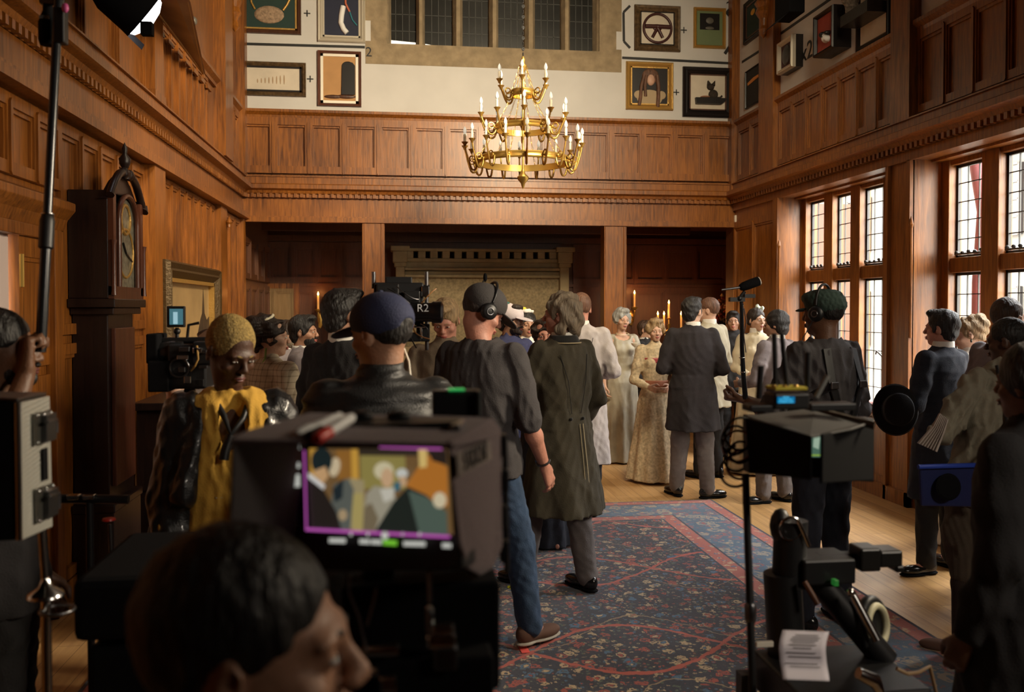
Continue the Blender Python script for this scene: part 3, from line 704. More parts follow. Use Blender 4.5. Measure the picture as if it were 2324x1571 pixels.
def nets(V, lo, vox, name, m, parent, label):
    S = V < 0
    c = np.zeros(tuple(np.array(V.shape) - 1), np.int8)
    for i in (0, 1):
        for j in (0, 1):
            for k in (0, 1): c += S[i:V.shape[0] - 1 + i, j:V.shape[1] - 1 + j, k:V.shape[2] - 1 + k]
    I = np.argwhere((c > 0) & (c < 8)); idx = np.full(c.shape, -1, np.int64); idx[tuple(I.T)] = np.arange(len(I))
    P = np.zeros((len(I), 3)); Cn = np.zeros(len(I))
    corners = [(i, j, k) for i in (0, 1) for j in (0, 1) for k in (0, 1)]
    for a in corners:
        for d in range(3):
            if a[d]: continue
            b = list(a); b[d] = 1
            va = V[I[:, 0] + a[0], I[:, 1] + a[1], I[:, 2] + a[2]]; vb = V[I[:, 0] + b[0], I[:, 1] + b[1], I[:, 2] + b[2]]
            x = (va < 0) != (vb < 0); t = np.where(x, va/np.where(x, va - vb, 1), 0)
            q = np.array(a, float)[None, :].repeat(len(I), 0); q[:, d] = t
            P[x] += q[x]; Cn[x] += 1
    P = (P/Cn[:, None] + I)*vox + lo
    F_ = []
    for d in range(3):
        e1, e2 = (d + 1) % 3, (d + 2) % 3
        sa = [slice(1, None)]*3; 
        A = [slice(1, n - 1) for n in V.shape]; A[d] = slice(0, V.shape[d] - 1); B = list(A); B[d] = slice(1, V.shape[d])
        X_ = np.argwhere(S[tuple(A)] != S[tuple(B)])
        off = np.ones(3, int); off[d] = 0; X_ = X_ + off
        sg = S[tuple(X_.T)]
        u1 = np.zeros(3, int); u1[e1] = 1; u2 = np.zeros(3, int); u2[e2] = 1
        q = np.stack([idx[tuple((X_ - u1 - u2).T)], idx[tuple((X_ - u2).T)], idx[tuple(X_.T)], idx[tuple((X_ - u1).T)]], 1)
        q[~sg] = q[~sg][:, ::-1]; F_.append(q)
    F_ = np.concatenate(F_)
    me = bpy.data.meshes.new(name); me.vertices.add(len(P)); me.vertices.foreach_set('co', P.ravel().astype(np.float32))
    me.loops.add(len(F_)*4); me.loops.foreach_set('vertex_index', F_.ravel().astype(np.int32))
    me.polygons.add(len(F_)); me.polygons.foreach_set('loop_start', np.arange(0, len(F_)*4, 4, dtype=np.int32)); me.polygons.foreach_set('loop_total', np.full(len(F_), 4, np.int32))
    me.update(calc_edges=True); me.materials.append(m); smooth(me)
    o = bpy.data.objects.new(name, me); COL.objects.link(o)
    if parent is not None: o.parent = parent
    if label: o['label'] = label
    return o
def creases(seed, amp, freq=9, aniso=(1, 1, .5)):
    r = np.random.RandomState(seed); D_ = r.normal(size=(6, 3))*np.array(aniso)*freq*2.3; ph = r.uniform(0, 6.28, 6)
    def f(x, y, z):
        s = 0
        for i in range(6): s = s + np.abs(np.sin(D_[i, 0]*x + D_[i, 1]*y + D_[i, 2]*z + ph[i] + 1.5*np.sin(D_[(i + 1) % 6, 0]*x*.5 + D_[(i + 2) % 6, 2]*z*.6)))
        return amp*1.7*(s/3 - 1.2)
    return f
def curls(seed, amp, freq=70):
    r = np.random.RandomState(seed); D_ = r.normal(size=(5, 3))*freq; ph = r.uniform(0, 6.28, 5)
    def f(x, y, z):
        s = 0
        for i in range(5): s = s + np.sin(D_[i, 0]*x + D_[i, 1]*y + D_[i, 2]*z + ph[i] + np.sin(D_[(i + 1) % 5, 1]*y*.4 + D_[(i + 3) % 5, 0]*x*.4)*2)
        return amp*s/2.5
    return f
def hand(S, w, d, n, side=1, curl=.5, k=.006, spread=.0, point=False):
    """hand at wrist w pointing along d, palm facing n; side=+1 puts the thumb towards d x n"""
    w = Vector(w); d = Vector(d).normalized(); n = Vector(n); n = (n - d*n.dot(d)).normalized(); x = d.cross(n)*side
    for i, (o, L_, r) in enumerate(((.030, .074, .0088), (.010, .082, .0092), (-.010, .076, .0088), (-.029, .060, .0078))):
        cu = curl*(.85 + .12*i)
        if point and i == 0: cu = .03
        b = w + d*.085 + x*o*(1 - .1*abs(i - 1)); S.cone(w + x*o*.45 + d*.008, b, .017, .0125, k*2)
        q = b; a = 0; dd = (d + x*spread*(1.5 - i)).normalized()
        for sgm, fr in ((.45, .9), (.31, 1.25), (.24, .9)):
            a += cu*fr; e = q + (dd*math.cos(a) + n*math.sin(a))*L_*sgm*1.05; S.cone(q, e, r, r*.9, k*.6); q = e; r *= .93
    t0 = w + d*.022 + x*.022; t1 = w + d*.055 + x*.048 + n*.014; t2 = t1 + d*.026 + x*.008 + n*(.010 + .012*curl); t3 = t2 + d*.024 - x*.006 + n*.012*curl
    S.cone(t0, t1, .017, .012, k*2); S.cone(t1, t2, .0105, .0098, k); S.cone(t2, t3, .0098, .0082, k)
SK = {}
def skin(name, c):
    return mat('skin_' + name, c, .5, var=.12, vscale=30, bump=.15, bscale=120)
SKIN = {'dark': skin('deep_brown', (.075, .032, .017)), 'brown': skin('brown', (.16, .075, .04)), 'tan': skin('tan', (.40, .21, .13)), 'fair': skin('fair', (.55, .33, .23)), 'pink': skin('ruddy', (.52, .24, .17))}
EYEW = mat('eye_white', (.6, .58, .54), .3); IRIS = mat('iris_dark', (.02, .012, .01), .2)
LIPS = {'dark': mat('lip_plum', (.13, .04, .035), .4), 'fair': mat('lip_rose', (.42, .12, .10), .4)}
HAIR = {k: mat('hair_' + k, c, .55, var=.4, vscale=60, bump=.9, bscale=90, stretch=(1, 1, .25)) for k, c in
        dict(black=(.010, .008, .007), brown=(.05, .024, .012), dark_brown=(.022, .012, .008), blond=(.30, .20, .10), bleached=(.42, .30, .10), grey=(.22, .17, .115), silver=(.30, .30, .28), auburn=(.12, .055, .03)).items()}
HAIR['bleached'] = mat('cropped_bleached_hair', (.40, .27, .08), .7, var=.5, vscale=160, bump=1, bscale=220)
def cl(name, c, rough=.85, **k):
    k.setdefault('var', .12); k.setdefault('vscale', 12); k.setdefault('bump', .25); k.setdefault('bscale', 180); k.setdefault('sheen', .0)
    return mat(name, c, rough, **k)
def person(label, px, ptop, Y, face=0, hy=0, hp=0, hr=0, top=1.75, s=None, skn='fair', sex='m', eR=None, wR=None, eL=None, wL=None, hR=(.5, None), hL=(.5, None),
           hair=None, hat=None, wear=(), legs=None, lean=(0, 0), vox=.008, seed=1, group=None, beard=None, point=None, extra=None, headsc=1, zoff=0):
    """stands on the floor at depth Y; px, ptop: where head centre and top fall in the photo"""
    P = RY(px, ptop, Y); fz = .016 if (Y < 7.25 and abs(P.x - .64) < 2.05 and Y > 2.25) else 0; fz += zoff; s = s or (P.z - fz)/top
    lx, ly = lean; fa = D(face); hx, hyy = lx*1.05, ly*1.05
    # head centre offset in world after heading
    ox = (hx*math.cos(fa) + hyy*math.sin(fa))*s; oy = (-hx*math.sin(fa) + hyy*math.cos(fa))*s
    o = thing('person', label, 'person', (P.x - ox, Y - oy, fz), -fa, group, s)
    m = SKIN[skn]; f_ = sex == 'f'
    sh = .148 if f_ else .166
    def ln(z): t = max(0, min(1.15, (z - .93)/.6)); return lx*t, ly*t
    def lp(p): a, b = ln(p[2]); return Vector((p[0] + a, p[1] + b, p[2]))
    eR = Vector(eR or (.22, -.02, 1.13)); wR = Vector(wR or (.225, .07, .89)); eL = Vector(eL or (-.22, -.02, 1.13)); wL = Vector(wL or (-.225, .07, .89))
    sR, sL = lp((sh, 0, 1.42)), lp((-sh, 0, 1.42)); eR, wR, eL, wL = (lp(q) for q in (eR, wR, eL, wL))
    legs = legs or (((.095, .0, .50), (.10, -.02, .09), 0), ((-.095, .0, .50), (-.10, .02, .09), 0))
    B = SDF(.018); hc = lp((0, .01, 1.625))
    TH_ = Matrix.Translation(hc) @ Euler((D(-hp), D(hr), D(-hy)), 'XYZ').to_matrix().to_4x4() @ Matrix.Scale(headsc, 4)
    # neck, torso, arms, legs
    nb = lp((0, -.01, 1.465)); B.cone(nb, TH_ @ Vector((0, -.02, -.06)), .058 if not f_ else .048, .052 if not f_ else .043)
    B.chain([lp((0, 0, .95)), lp((0, 0, 1.1)), lp((0, 0, 1.3))], [.10, .095, .105]); B.cone(lp((-sh*.8, 0, 1.39)), lp((sh*.8, 0, 1.39)), .06, .06, .05)
    ar = .82 if f_ else 1
    for sd, S0, E0, W0, hd in ((1, sR, eR, wR, hR), (-1, sL, eL, wL, hL)):
        B.chain([S0, S0.lerp(E0, .5), E0, E0.lerp(W0, .35), W0], [.05*ar, .044*ar, .037*ar, .040*ar, .025*ar])
        dr = (W0 - E0).normalized()
        pn = hd[1] if hd[1] is not None else (-sd, .2, 0)
        dh = hd[2] if len(hd) > 2 else dr
        pn = Vector(pn); x_ = Vector(dh).cross(pn)
        # thumb side: for the right hand thumb = palm normal x direction
        hand(B, W0 + Vector(dh).normalized()*.01, dh, pn, sd, hd[0], point=(point == sd), spread=.12 if point == sd else .04)
    for K, A, yw in legs:
        hp_ = Vector((.09 if K[0] > 0 else -.09, 0, .92)); B.chain([hp_, Vector(K), Vector(A)], [.082, .055, .038]); 
        fd = Vector((math.sin(D(yw)), math.cos(D(yw)), 0)); B.cone(Vector(A) + Vector((0, 0, -.04)) - fd*.02, Vector(A) + fd*.13 + Vector((0, 0, -.055)), .035, .026)
    # head
    T0 = B.T; B.T = TH_
    jw = .053 if f_ else .058
    B.ell((0, -.012, .028), (.074, .093, .094)); B.ell((0, .022, -.04), (jw, .066, .070), k=.03); B.ell((0, .060, -.092), (.026, .022, .018), k=.025)
    B.ell((0, .078, .018), (.052, .016, .012), k=.02)
    for sx in (-1, 1):
        B.ell((sx*.030, .094, .000), (.017, .013, .011), k=.012, op='s'); B.ell((sx*.046, .058, -.028), (.017, .020, .016), k=.02)
        B.ell((sx*.077, -.006, -.008), (.009, .020, .032), rot=(D(-12), 0, D(-sx*22)), k=.004); B.ell((sx*.086, .0, -.002), (.007, .010, .016), k=.004, op='s')
        B.ell((sx*.031, .078, .001), (.012, .011, .011), k=.004)
        B.ell((sx*.012, .099, -.031), (.009, .010, .008), k=.006)
    B.cone((0, .086, .010), (0, .108, -.026), .008, .0105, .010)
    B.ell((0, .090, -.056), (.021, .010, .0065), k=.006); B.ell((0, .088, -.068), (.018, .010, .0065), k=.006)
    B.T = T0
    body = B.mesh('body', m, o, vox)
    HM = TH_
    dk = skn in ('dark', 'brown')
    for sx in (-1, 1):
        MB().ball((sx*.031, .0835, .000), (.0105, .0080, .0050 if hp < 15 else .0032), 12, M=HM).build('eye', EYEW, o, sm=80)
        MB().ball((sx*.031, .0905, .001), (.0046, .0022, .0044 if hp < 15 else .003), 10, M=HM).build('iris', IRIS, o, sm=80)
        hm_ = HAIR.get(hair[1] if hair else 'black', HAIR['black'])
        MB().tube([HM @ Vector((sx*(.014 + .009*i), .093 - .0022*i*i*.9, .0195 + .003*math.sin(i*.8))) for i in range(4)], [.0025, .0035, .003, .0015], 6).build('eyebrow', hm_, o, sm=60)
    MB().tube([HM @ Vector((-.021, .089, -.061)), HM @ Vector((-.008, .0985, -.0585)), HM @ Vector((.008, .0985, -.0585)), HM @ Vector((.021, .089, -.061))], [.002, .0045, .0045, .002], 8).build('upper_lip', LIPS['dark' if dk else 'fair'], o, sm=60)
    MB().tube([HM @ Vector((-.019, .088, -.064)), HM @ Vector((-.007, .096, -.0685)), HM @ Vector((.007, .096, -.0685)), HM @ Vector((.019, .088, -.064))], [.002, .005, .005, .002], 8).build('lower_lip', LIPS['dark' if dk else 'fair'], o, sm=60)
    if beard:
        S = SDF(.012); S.T = HM; S.ell((0, .030, -.058), (.058, .060, .058)); S.ell((0, .075, -.088), (.026, .022, .022), k=.02)
        S.ell((0, .085, .012), (.055, .060, .050), k=.008, op='s'); S.ell((0, .104, -.063), (.020, .014, .010), k=.004, op='s'); S.ell((0, -.03, -.06), (.08, .05, .1), k=.01, op='s'); S.ell((0, .099, -.045), (.024, .010, .006), k=.005)
        S.disp = curls(seed, .0012, 150); S.mesh('beard', HAIR[beard], o, .005)
    # hair
    if hair:
        kind, hc_ = hair[0], hair[1]; S = SDF(.015); S.T = HM; v = .006
        if kind == 'buzz':
            S.ell((0, -.014, .034), (.0775, .096, .094)); S.ell((0, .125, .0), (.088, .082, .098), k=.01, op='s'); S.ell((0, .02, -.10), (.12, .16, .085), k=.01, op='s'); S.disp = curls(seed, .0012, 220); v = .005
        elif kind == 'short':
            S.ell((0, -.018, .036), (.084, .103, .098)); S.ell((0, -.050, -.03), (.068, .058, .062)); S.ell((0, .115, -.025), (.085, .078, .085), k=.012, op='s')
            for sx in (-1, 1): S.ell((sx*.09, .02, -.045), (.028, .05, .05), k=.01, op='s'); S.ell((sx*.072, .022, .0), (.010, .014, .03), k=.008)
            S.ell((0, .055, .105), (.055, .045, .024), k=.03); S.disp = curls(seed, .0028, 75)
        elif kind == 'crew':
            S.ell((0, -.016, .038), (.0790, .097, .093)); S.ell((0, -.045, .002), (.062, .054, .040)); S.ell((0, .118, -.022), (.080, .075, .085), k=.01, op='s')
            for sx in (-1, 1): S.ell((sx*.09, .02, -.045), (.026, .06, .05), k=.01, op='s')
            S.disp = curls(seed, .0012, 120)
        elif kind == 'curly':      # collar-length curls
            S.ell((0, -.018, .036), (.090, .108, .104)); S.ell((0, -.065, -.03), (.088, .062, .082)); S.ell((0, -.068, -.078), (.070, .042, .040)); S.ell((0, .118, -.03), (.080, .080, .088), k=.012, op='s')
            for sx in (-1, 1): S.ell((sx*.078, -.03, -.05), (.030, .038, .065))
            S.disp = curls(seed, .015, 62); v = .005
        elif kind == 'bun':         # big curls pinned up
            S.ell((0, -.025, .035), (.092, .108, .100)); S.ell((0, -.085, .055), (.088, .075, .085), k=.03); S.ell((0, -.08, -.03), (.060, .045, .05)); S.ell((0, .112, -.03), (.082, .078, .088), k=.012, op='s')
            S.disp = curls(seed, .011, 66); v = .0055
        elif kind == 'updo':        # full roll round the face
            S.ell((0, -.020, .045), (.096, .108, .108)); S.ell((0, -.075, .05), (.075, .06, .07)); S.ell((0, .110, -.035), (.076, .082, .090), k=.01, op='s')
            for sx in (-1, 1): S.ell((sx*.083, .005, .03), (.030, .045, .060))
            S.ell((0, .045, .112), (.075, .040, .035)); S.ell((0, -.05, -.09), (.10, .08, .05), k=.02, op='s'); S.disp = curls(seed, .008, 60)
        elif kind == 'knot':        # low chignon
            S.ell((0, -.020, .036), (.086, .104, .098)); S.ell((0, -.105, -.015), (.048, .042, .046), k=.02); S.ell((0, .112, -.025), (.080, .080, .084), k=.01, op='s'); S.ell((0, .0, -.12), (.10, .1, .07), k=.02, op='s'); S.disp = curls(seed, .003, 70)
        elif kind == 'bob':         # thick straight-cut
            S.ell((0, -.018, .034), (.094, .108, .104)); S.ell((0, -.055, -.035), (.085, .062, .070)); S.ell((0, .125, -.030), (.078, .078, .078), k=.012, op='s'); S.disp = curls(seed, .003, 60)
        S.mesh('hair', HAIR[hc_], o, v)
    if hat:
        kind, hm = hat[0], hat[1]
        S = SDF(.01); S.T = HM
        if kind == 'cap':
            S.ell((0, -.006, .048), (.092, .110, .088), k=.001); S.box((0, 0, -.082), (.2, .2, .085), .005, rot=(D(10), 0, 0), k=.006, op='s')
            if len(hat) > 2 and hat[2]: S.ell((0, -.118, .022), (.034, .03, .024), k=.004, op='s')
            S.mesh('cap_crown', hm, o, .006)
            S = SDF(.01); S.T = HM; S.ell((0, .112, .018), (.072, .080, .010), rot=(D(-14), 0, 0)); S.ell((0, .12, -.03), (.055, .2, .022), rot=(D(-14), 0, 0), k=.01, op='s'); S.ell((0, -.0, .0), (.07, .09, .1), k=.002, op='s'); S.mesh('cap_brim', hm, o, .005)
            MB().ball((0, -.006, .136), (.010, .010, .005), 10, M=HM).build('cap_button', hm, o, sm=80)
        elif kind == 'flatcap':
            S.ell((0, -.012, .050), (.090, .108, .075)); S.ell((0, .01, .085), (.085, .105, .035), k=.03); S.box((0, 0, -.09), (.2, .2, .085), .01, k=.01, op='s'); S.disp = creases(seed, .004, 30, (1, 1, 1)); S.mesh('cap_crown', hm, o, .006)
            S = SDF(.01); S.T = HM; S.ell((0, .095, .022), (.066, .050, .009), rot=(D(-10), 0, 0)); S.mesh('cap_brim', hm, o, .005)
    # clothing
    def sleeves(S, r=1.0, t=1.0, puff=0):
        for S0, E0, W0 in ((sR, eR, wR), (sL, eL, wL)):
            if t >= 1: S.chain([S0, S0.lerp(E0, .5), E0, E0.lerp(W0, .5), W0.lerp(E0, .06)], [.060*r + puff, .056*r + puff*.6, .049*r, .046*r, .037*r], .03)
            else: S.chain([S0, S0.lerp(E0, t*2 if t < .5 else 1)] if t <= .5 else [S0, E0], [.060*r, .058*r], .03)
    def torso(S, z0, rx=1.0, ry=1.0, z0r=None, neck=.062, zt=1.51, fold=None, waist=1.0):
        prof = [(1.50, .066, .060), (1.475, .105, .076), (1.445, sh*.90, .094), (1.34, sh*1.0, .118), (1.20, .172, .122), (1.08, .152*waist, .112*waist), (.97, .172, .122), (.90, .178, .128)]
        st = [(z, *ln(z), x*rx, y*ry) for z, x, y in prof if z <= zt and z >= z0]
        if z0r: st.append((z0, *ln(z0), *z0r))
        S.loft(st, fold, k=.02, pw=2.3)
    for g in wear:
        kind, mm = g[0], g[1]; kw = g[2] if len(g) > 2 else {}
        lab = kw.get('label')
        if kind == 'trousers':
            S = SDF(.03); r = kw.get('r', 1)
            S.loft([(.86, 0, 0, .160, .118), (.95, 0, 0, .160, .115), (1.04, 0, 0, .145, .108)], k=.03)
            for K, A, yw in legs:
                K, A = Vector(K), Vector(A); S.chain([Vector((.088 if K[0] > 0 else -.088, 0, .88)), K, A + Vector((0, 0, kw.get('z', .0)))], [.098*r, .075*r, .062*r], .03)
            S.disp = creases(seed + 5, .005, 14, (1, 1, .8)); S.mesh('trousers', mm, o, vox + .003, lab)
        elif kind == 'breeches':
            S = SDF(.03)
            S.loft([(.86, 0, 0, .175, .135), (.95, 0, 0, .165, .12), (1.04, 0, 0, .15, .11)], k=.03)
            for K, A, yw in legs:
                K, A = Vector(K), Vector(A); S.chain([Vector((.09 if K[0] > 0 else -.09, 0, .86)), K.lerp(Vector((K[0], K[1], .9)), .35), K.lerp(A, .12)], [.115, .110, .080], .03)
            S.disp = creases(seed + 5, .008, 14); S.mesh('breeches', mm, o, vox + .002, lab)
        elif kind == 'stockings':
            S = SDF(.02)
            for K, A, yw in legs:
                K, A = Vector(K), Vector(A); S.chain([K, K.lerp(A, .3), A], [.055, .060, .040])
            S.mesh('stockings', mm, o, vox)
        elif kind == 'shoes':
            for K, A, yw in legs:
                A = Vector(A); q = A.copy(); q.z = 0; fd = Vector((math.sin(D(yw)), math.cos(D(yw)), 0)); R3 = Matrix.Rotation(-D(yw), 3, 'Z')
                dz = A.z - .09
                S = SDF(.02); S.ell(q + Vector((0, 0, .055 + dz)) - fd*.02, (.040, .062, .055), rot=R3); S.ell(q + fd*.10 + Vector((0, 0, .035 + dz)), (.044, .095, .034), rot=R3, k=.03); S.box(q + fd*.055 + Vector((0, 0, -.045 + dz)), (.09, .2, .05), .002, rot=R3, k=.003, op='s')
                sh_ = S.mesh('shoe', mm, o, .007, lab)
                S = SDF(.004); S.ell(q - fd*.025 + Vector((0, 0, .012 + dz)), (.042, .06, .012), rot=R3, k=.001); S.ell(q + fd*.09 + Vector((0, 0, .010 + dz)), (.048, .110, .011), rot=R3)
                S.mesh('sole', kw.get('sole', BLACKM), o, .006)
        elif kind in ('coat', 'jacket', 'shirt', 'tee', 'sweater'):
            S = SDF(.025); ln_ = dict(coat=kw.get('len', .50), jacket=.80, shirt=.84, tee=.86, sweater=.84)[kind]; ln_ = kw.get('len', ln_)
            bulk = kw.get('bulk', {'coat': 1.08, 'jacket': 1.10, 'shirt': 1.03, 'tee': 1.04, 'sweater': 1.10}[kind])
            if kind == 'coat':
                torso(S, .97, bulk, bulk, waist=.98); fl = kw.get('flare', (.23, .19))
                S.loft([(1.06, *ln(1.06), .150*bulk, .112*bulk), (.97, *ln(.97), .175*bulk, .13*bulk), (.90, 0, 0, .185*bulk, .145*bulk), (ln_, 0, kw.get('back', -.02), fl[0], fl[1])], (kw.get('nf', 7), kw.get('fa', .018), seed, 1.0), k=.02)
            else: torso(S, ln_, bulk, bulk*1.04, z0r=(.175*bulk*kw.get('hem', 1), .13*bulk*kw.get('hem', 1)))
            sleeves(S, bulk*kw.get('sl', 1), kw.get('t', 1 if kind != 'tee' else .42), kw.get('puff', 0))
            if kind in ('coat', 'jacket', 'shirt'): S.cone(lp((0, -.012, 1.455)), lp((0, -.002, 1.500)), .068*bulk, .060*bulk, .02)
            if kw.get('vneck'): S.ell(lp((0, .115, 1.40)), (.05, .06, .11), k=.01, op='s')
            S.ell(lp((0, .005, 1.555)), (.058, .062, .055) if kind in ('coat', 'jacket', 'shirt') else (.082, .086, .085), k=.012, op='s')
            S.disp = creases(seed, kw.get('cr', .006), kw.get('cf', 13), kw.get('an', (1, 1, .55))); body_ = S.mesh({'tee': 't_shirt', 'coat': kw.get('nm', 'frock_coat')}.get(kind, kw.get('nm', kind)), mm, o, vox + .001, lab)
            if kw.get('seam'):   # back seams, vent and hip buttons of a tail coat
                sm_ = MB()
                for sx in (-1, 1):
                    sm_.tube([lp((sx*.10, -.098*bulk, 1.40)), lp((sx*.065, -.128*bulk, 1.25)), lp((sx*.035, -.122*bulk, 1.06))], .0022, 6); sm_.ball(lp((sx*.045, -.128*bulk, 1.03)), .010, 10)
                sm_.build('seam', kw['seam'], o, sm=60)
        elif kind == 'collar':      # upright shirt collar and cravat
            S = SDF(.006); S.T = Matrix.Translation(lp((0, -.006, 1.475))) @ Euler((D(-8 + -ly*30), 0, 0)).to_matrix().to_4x4(); h = kw.get('h', .030)
            S.loft([(-.03, 0, 0, .072, .070), (h, 0, .0, .064, .066)], k=.002); S.p[-1] = (S.p[-1][0], S.p[-1][1], S.p[-1][2], S.p[-1][3], .002, 'u')
            S2 = [(a - .04, b, c, d_ - .010, e_ - .010) for a, b, c, d_, e_ in [(-.03, 0, 0, .072, .070)]]
            # place in body space by offsetting the stations
            c0 = lp((0, -.006, 1.495)); st = [(c0.z - .035, c0.x, c0.y, .074, .072), (c0.z + h, c0.x, c0.y, .065, .068)]
            S = SDF(.002); S.loft(st); S.loft([(c0.z - .08, c0.x, c0.y, .064, .062), (c0.z + h + .03, c0.x, c0.y, .058, .060)], op='s')
            S.ell((c0.x, c0.y + .085, c0.z + h*.6), (.018, .04, .05), k=.004, op='s')
            S.mesh('shirt_collar', mm, o, .005, lab)
        elif kind == 'front':       # visible shirt front / waistcoat / cravat
            S = SDF(.01); S.ell(lp((0, .085*kw.get('d', 1.25), 1.34)), (.050, .035, .14)); S.mesh(kw.get('nm', 'shirt_front'), mm, o, .007, lab)
        elif kind == 'gown':
            S = SDF(.02); w_ = kw.get('w', 1)
            torso(S, 1.05, .93, .98, waist=.82)
            if not kw.get('lowcut', False): S.cone(lp((0, -.01, 1.44)), lp((0, 0, 1.50)), .058, .054)
            else: S.ell(lp((0, .07, 1.47)), (.10, .10, .075), k=.02, op='s'); S.ell(lp((0, 0, 1.50)), (.11, .09, .05), k=.02, op='s')
            for sx in (-1, 1): S.ell(lp((sx*.062, .085, 1.29)), (.062, .052, .055), k=.04)
            hem = kw.get('hem', (.30, .27)); hz = kw.get('z', .015)
            S.loft([(1.12, *ln(1.12), .128, .10), (1.05, *ln(1.05), .135, .108), (.92, 0, 0, .178*w_, .15*w_), (.5, 0, -.01, (hem[0] + .16)/2, (hem[1] + .14)/2), (hz, 0, kw.get('train', -.03), *hem)], (kw.get('nf', 11), kw.get('fa', .020), seed, 1.0), k=.02)
            if kw.get('sl', True): sleeves(S, .88*kw.get('slr', 1), kw.get('t', 1), kw.get('puff', 0))
            S.disp = creases(seed, .004, 16); S.mesh('gown', mm, o, vox + .001, lab)
    if extra: extra(o, dict(HM=HM, lp=lp, sR=sR, sL=sL, eR=eR, eL=eL, wR=wR, wL=wL, ln=ln))
    return o
def wpt(o, p):
    """local point of a person in world"""
    M = Matrix.LocRotScale(o.location, o.rotation_euler, o.scale); return M @ Vector(p)
# ================================================================ PEOPLE
C_BLACKW = cl('black_wool', (.012, .011, .012), .9); C_CHAR = cl('charcoal_wool', (.020, .016, .018), .95); C_NAVYW = cl('midnight_wool', (.012, .014, .024), .9)
C_OLIVE = cl('olive_brown_wool', (.060, .050, .030), .9); C_OLED = mat('olive_velvet', (.012, .011, .009), .9, sheen=.3); C_PIPE = mat('pale_piping', (.42, .34, .20), .7)
C_LGREY = cl('light_grey_wool', (.42, .38, .37), .9); C_BEIGE = cl('oatmeal_wool', (.42, .38, .28), .9); C_GREYW = cl('mauve_grey_wool', (.20, .17, .175), .9); C_GREYT = cl('grey_striped_trouser', (.15, .13, .125), .9)
C_TEE = cl('black_jersey', (.022, .020, .022), .9); C_TEEG = cl('faded_black_jersey', (.055, .05, .052), .95); C_DENIM = cl('blue_denim', (.03, .06, .12), .85); C_NAVY = cl('navy_cotton', (.035, .04, .11), .85)
C_PUFF = cl('black_nylon', (.016, .016, .017), .45); C_LEATH = cl('black_leather', (.012, .012, .013), .32, coat=.3); C_MUST = cl('mustard_knit', (.58, .33, .05), .95)
C_WHITE = cl('white_linen', (.75, .72, .66), .8); C_LINEN = cl('grey_beige_cotton', (.27, .245, .18), .9); C_CREAM = cl('cream_lawn', (.62, .54, .38), .85); C_SILV = cl('silver_silk', (.37, .34, .26), .42); C_LACE = cl('antique_lace', (.48, .38, .24), .85, var=.3, vscale=40)
C_BROWNT = cl('brown_tweed', (.085, .065, .045), .95); C_BLUES = cl('royal_blue_silk', (.02, .13, .30), .45); C_SHOE = mat('black_polished_leather', (.012, .012, .012), .18); C_SUEDE = mat('brown_suede', (.12, .06, .04), .85); C_STOCK = mat('dark_brown_knit', (.035, .022, .016), .95, bump=.4, bscale=200)
CAPN = cl('navy_cap_cotton', (.022, .028, .075), .8); CAPB = cl('charcoal_cap_cotton', (.05, .045, .045), .85); CAPW = cl('white_cap_cotton', (.62, .56, .60), .8); CAPG = cl('green_cap_wool', (.035, .065, .05), .85)
# plaid blouse
PLAID = mat('cream_plaid_muslin', (.55, .47, .34), .9); nt = PLAID.node_tree; b = nt.nodes['Principled BSDF']
tc = N('ShaderNodeTexCoord'); sp_ = N('ShaderNodeSeparateXYZ'); L(tc.outputs['Object'], sp_.inputs[0])
def band(v, per, w_): return less(mth('FRACT', mth('MULTIPLY', v, 1/per)), w_)
g1 = mth('ADD', mth('MAXIMUM', band(sp_.outputs[2], .035, .22), 0), mth('MAXIMUM', band(sp_.outputs[0], .035, .22), 0))
L(mixc(mth('MULTIPLY', g1, .45), (.56, .48, .35), (.22, .17, .11)), b.inputs['Base Color'])
GLINT = mat('pearl_trim', (.8, .75, .55), .3)
def headset(o, q, side=-1, band_='front'):
    HM = q['HM']; hs = MB()
    hs.tube([HM @ Vector((.092*math.cos(a), -.005, .045 + .108*math.sin(a))) for a in [PI*i/14 for i in range(15)]], .007, 8)
    hp = hs.build('headset_band', BLACK, o, sm=60)
    for sx in (-1, 1):
        e = MB(); e.lathe([(.0, 0), (.034, .0), (.040, .008), (.040, .022), (.030, .032), (.0, .032)], (0, 0, 0), 20, HM @ dirM(Vector((sx*.078, -.005, .0)), (sx, 0, 0)))
        e.build('ear_cup', BLACK, o, sm=50)
        MB().torus((0, 0, .033), .016, .003, 16, 6, M=HM @ dirM(Vector((sx*.078, -.005, .0)), (sx, 0, 0))).build('ear_cup_ring', STEEL, o, sm=60)
def earpiece(o, q):
    HM = q['HM']; MB().tube([HM @ Vector((.084, 0, -.02)), HM @ Vector((.088, -.02, -.05)), HM @ Vector((.07, -.05, -.09)), HM @ Vector((.06, -.06, -.14))], .003, 6).build('earpiece_cable', CREAM, o, sm=60)
# 1 boom operator at the left edge
def x1(o, q):
    pass
P_BOOML = person('bearded man in black at the left edge gripping the boom pole overhead', -8, 716, 2.62, face=78, skn='brown', hair=('crew', 'black'), beard='black', eR=(.18, .02, 1.30), wR=(.07, .09, 1.56), hR=(1.1, (-.3, 1, .1), (-.05, .05, 1)), wear=[('tee', C_TEE), ('trousers', C_BLACKW), ('shoes', C_SHOE)], top=1.73, seed=3, vox=.007)
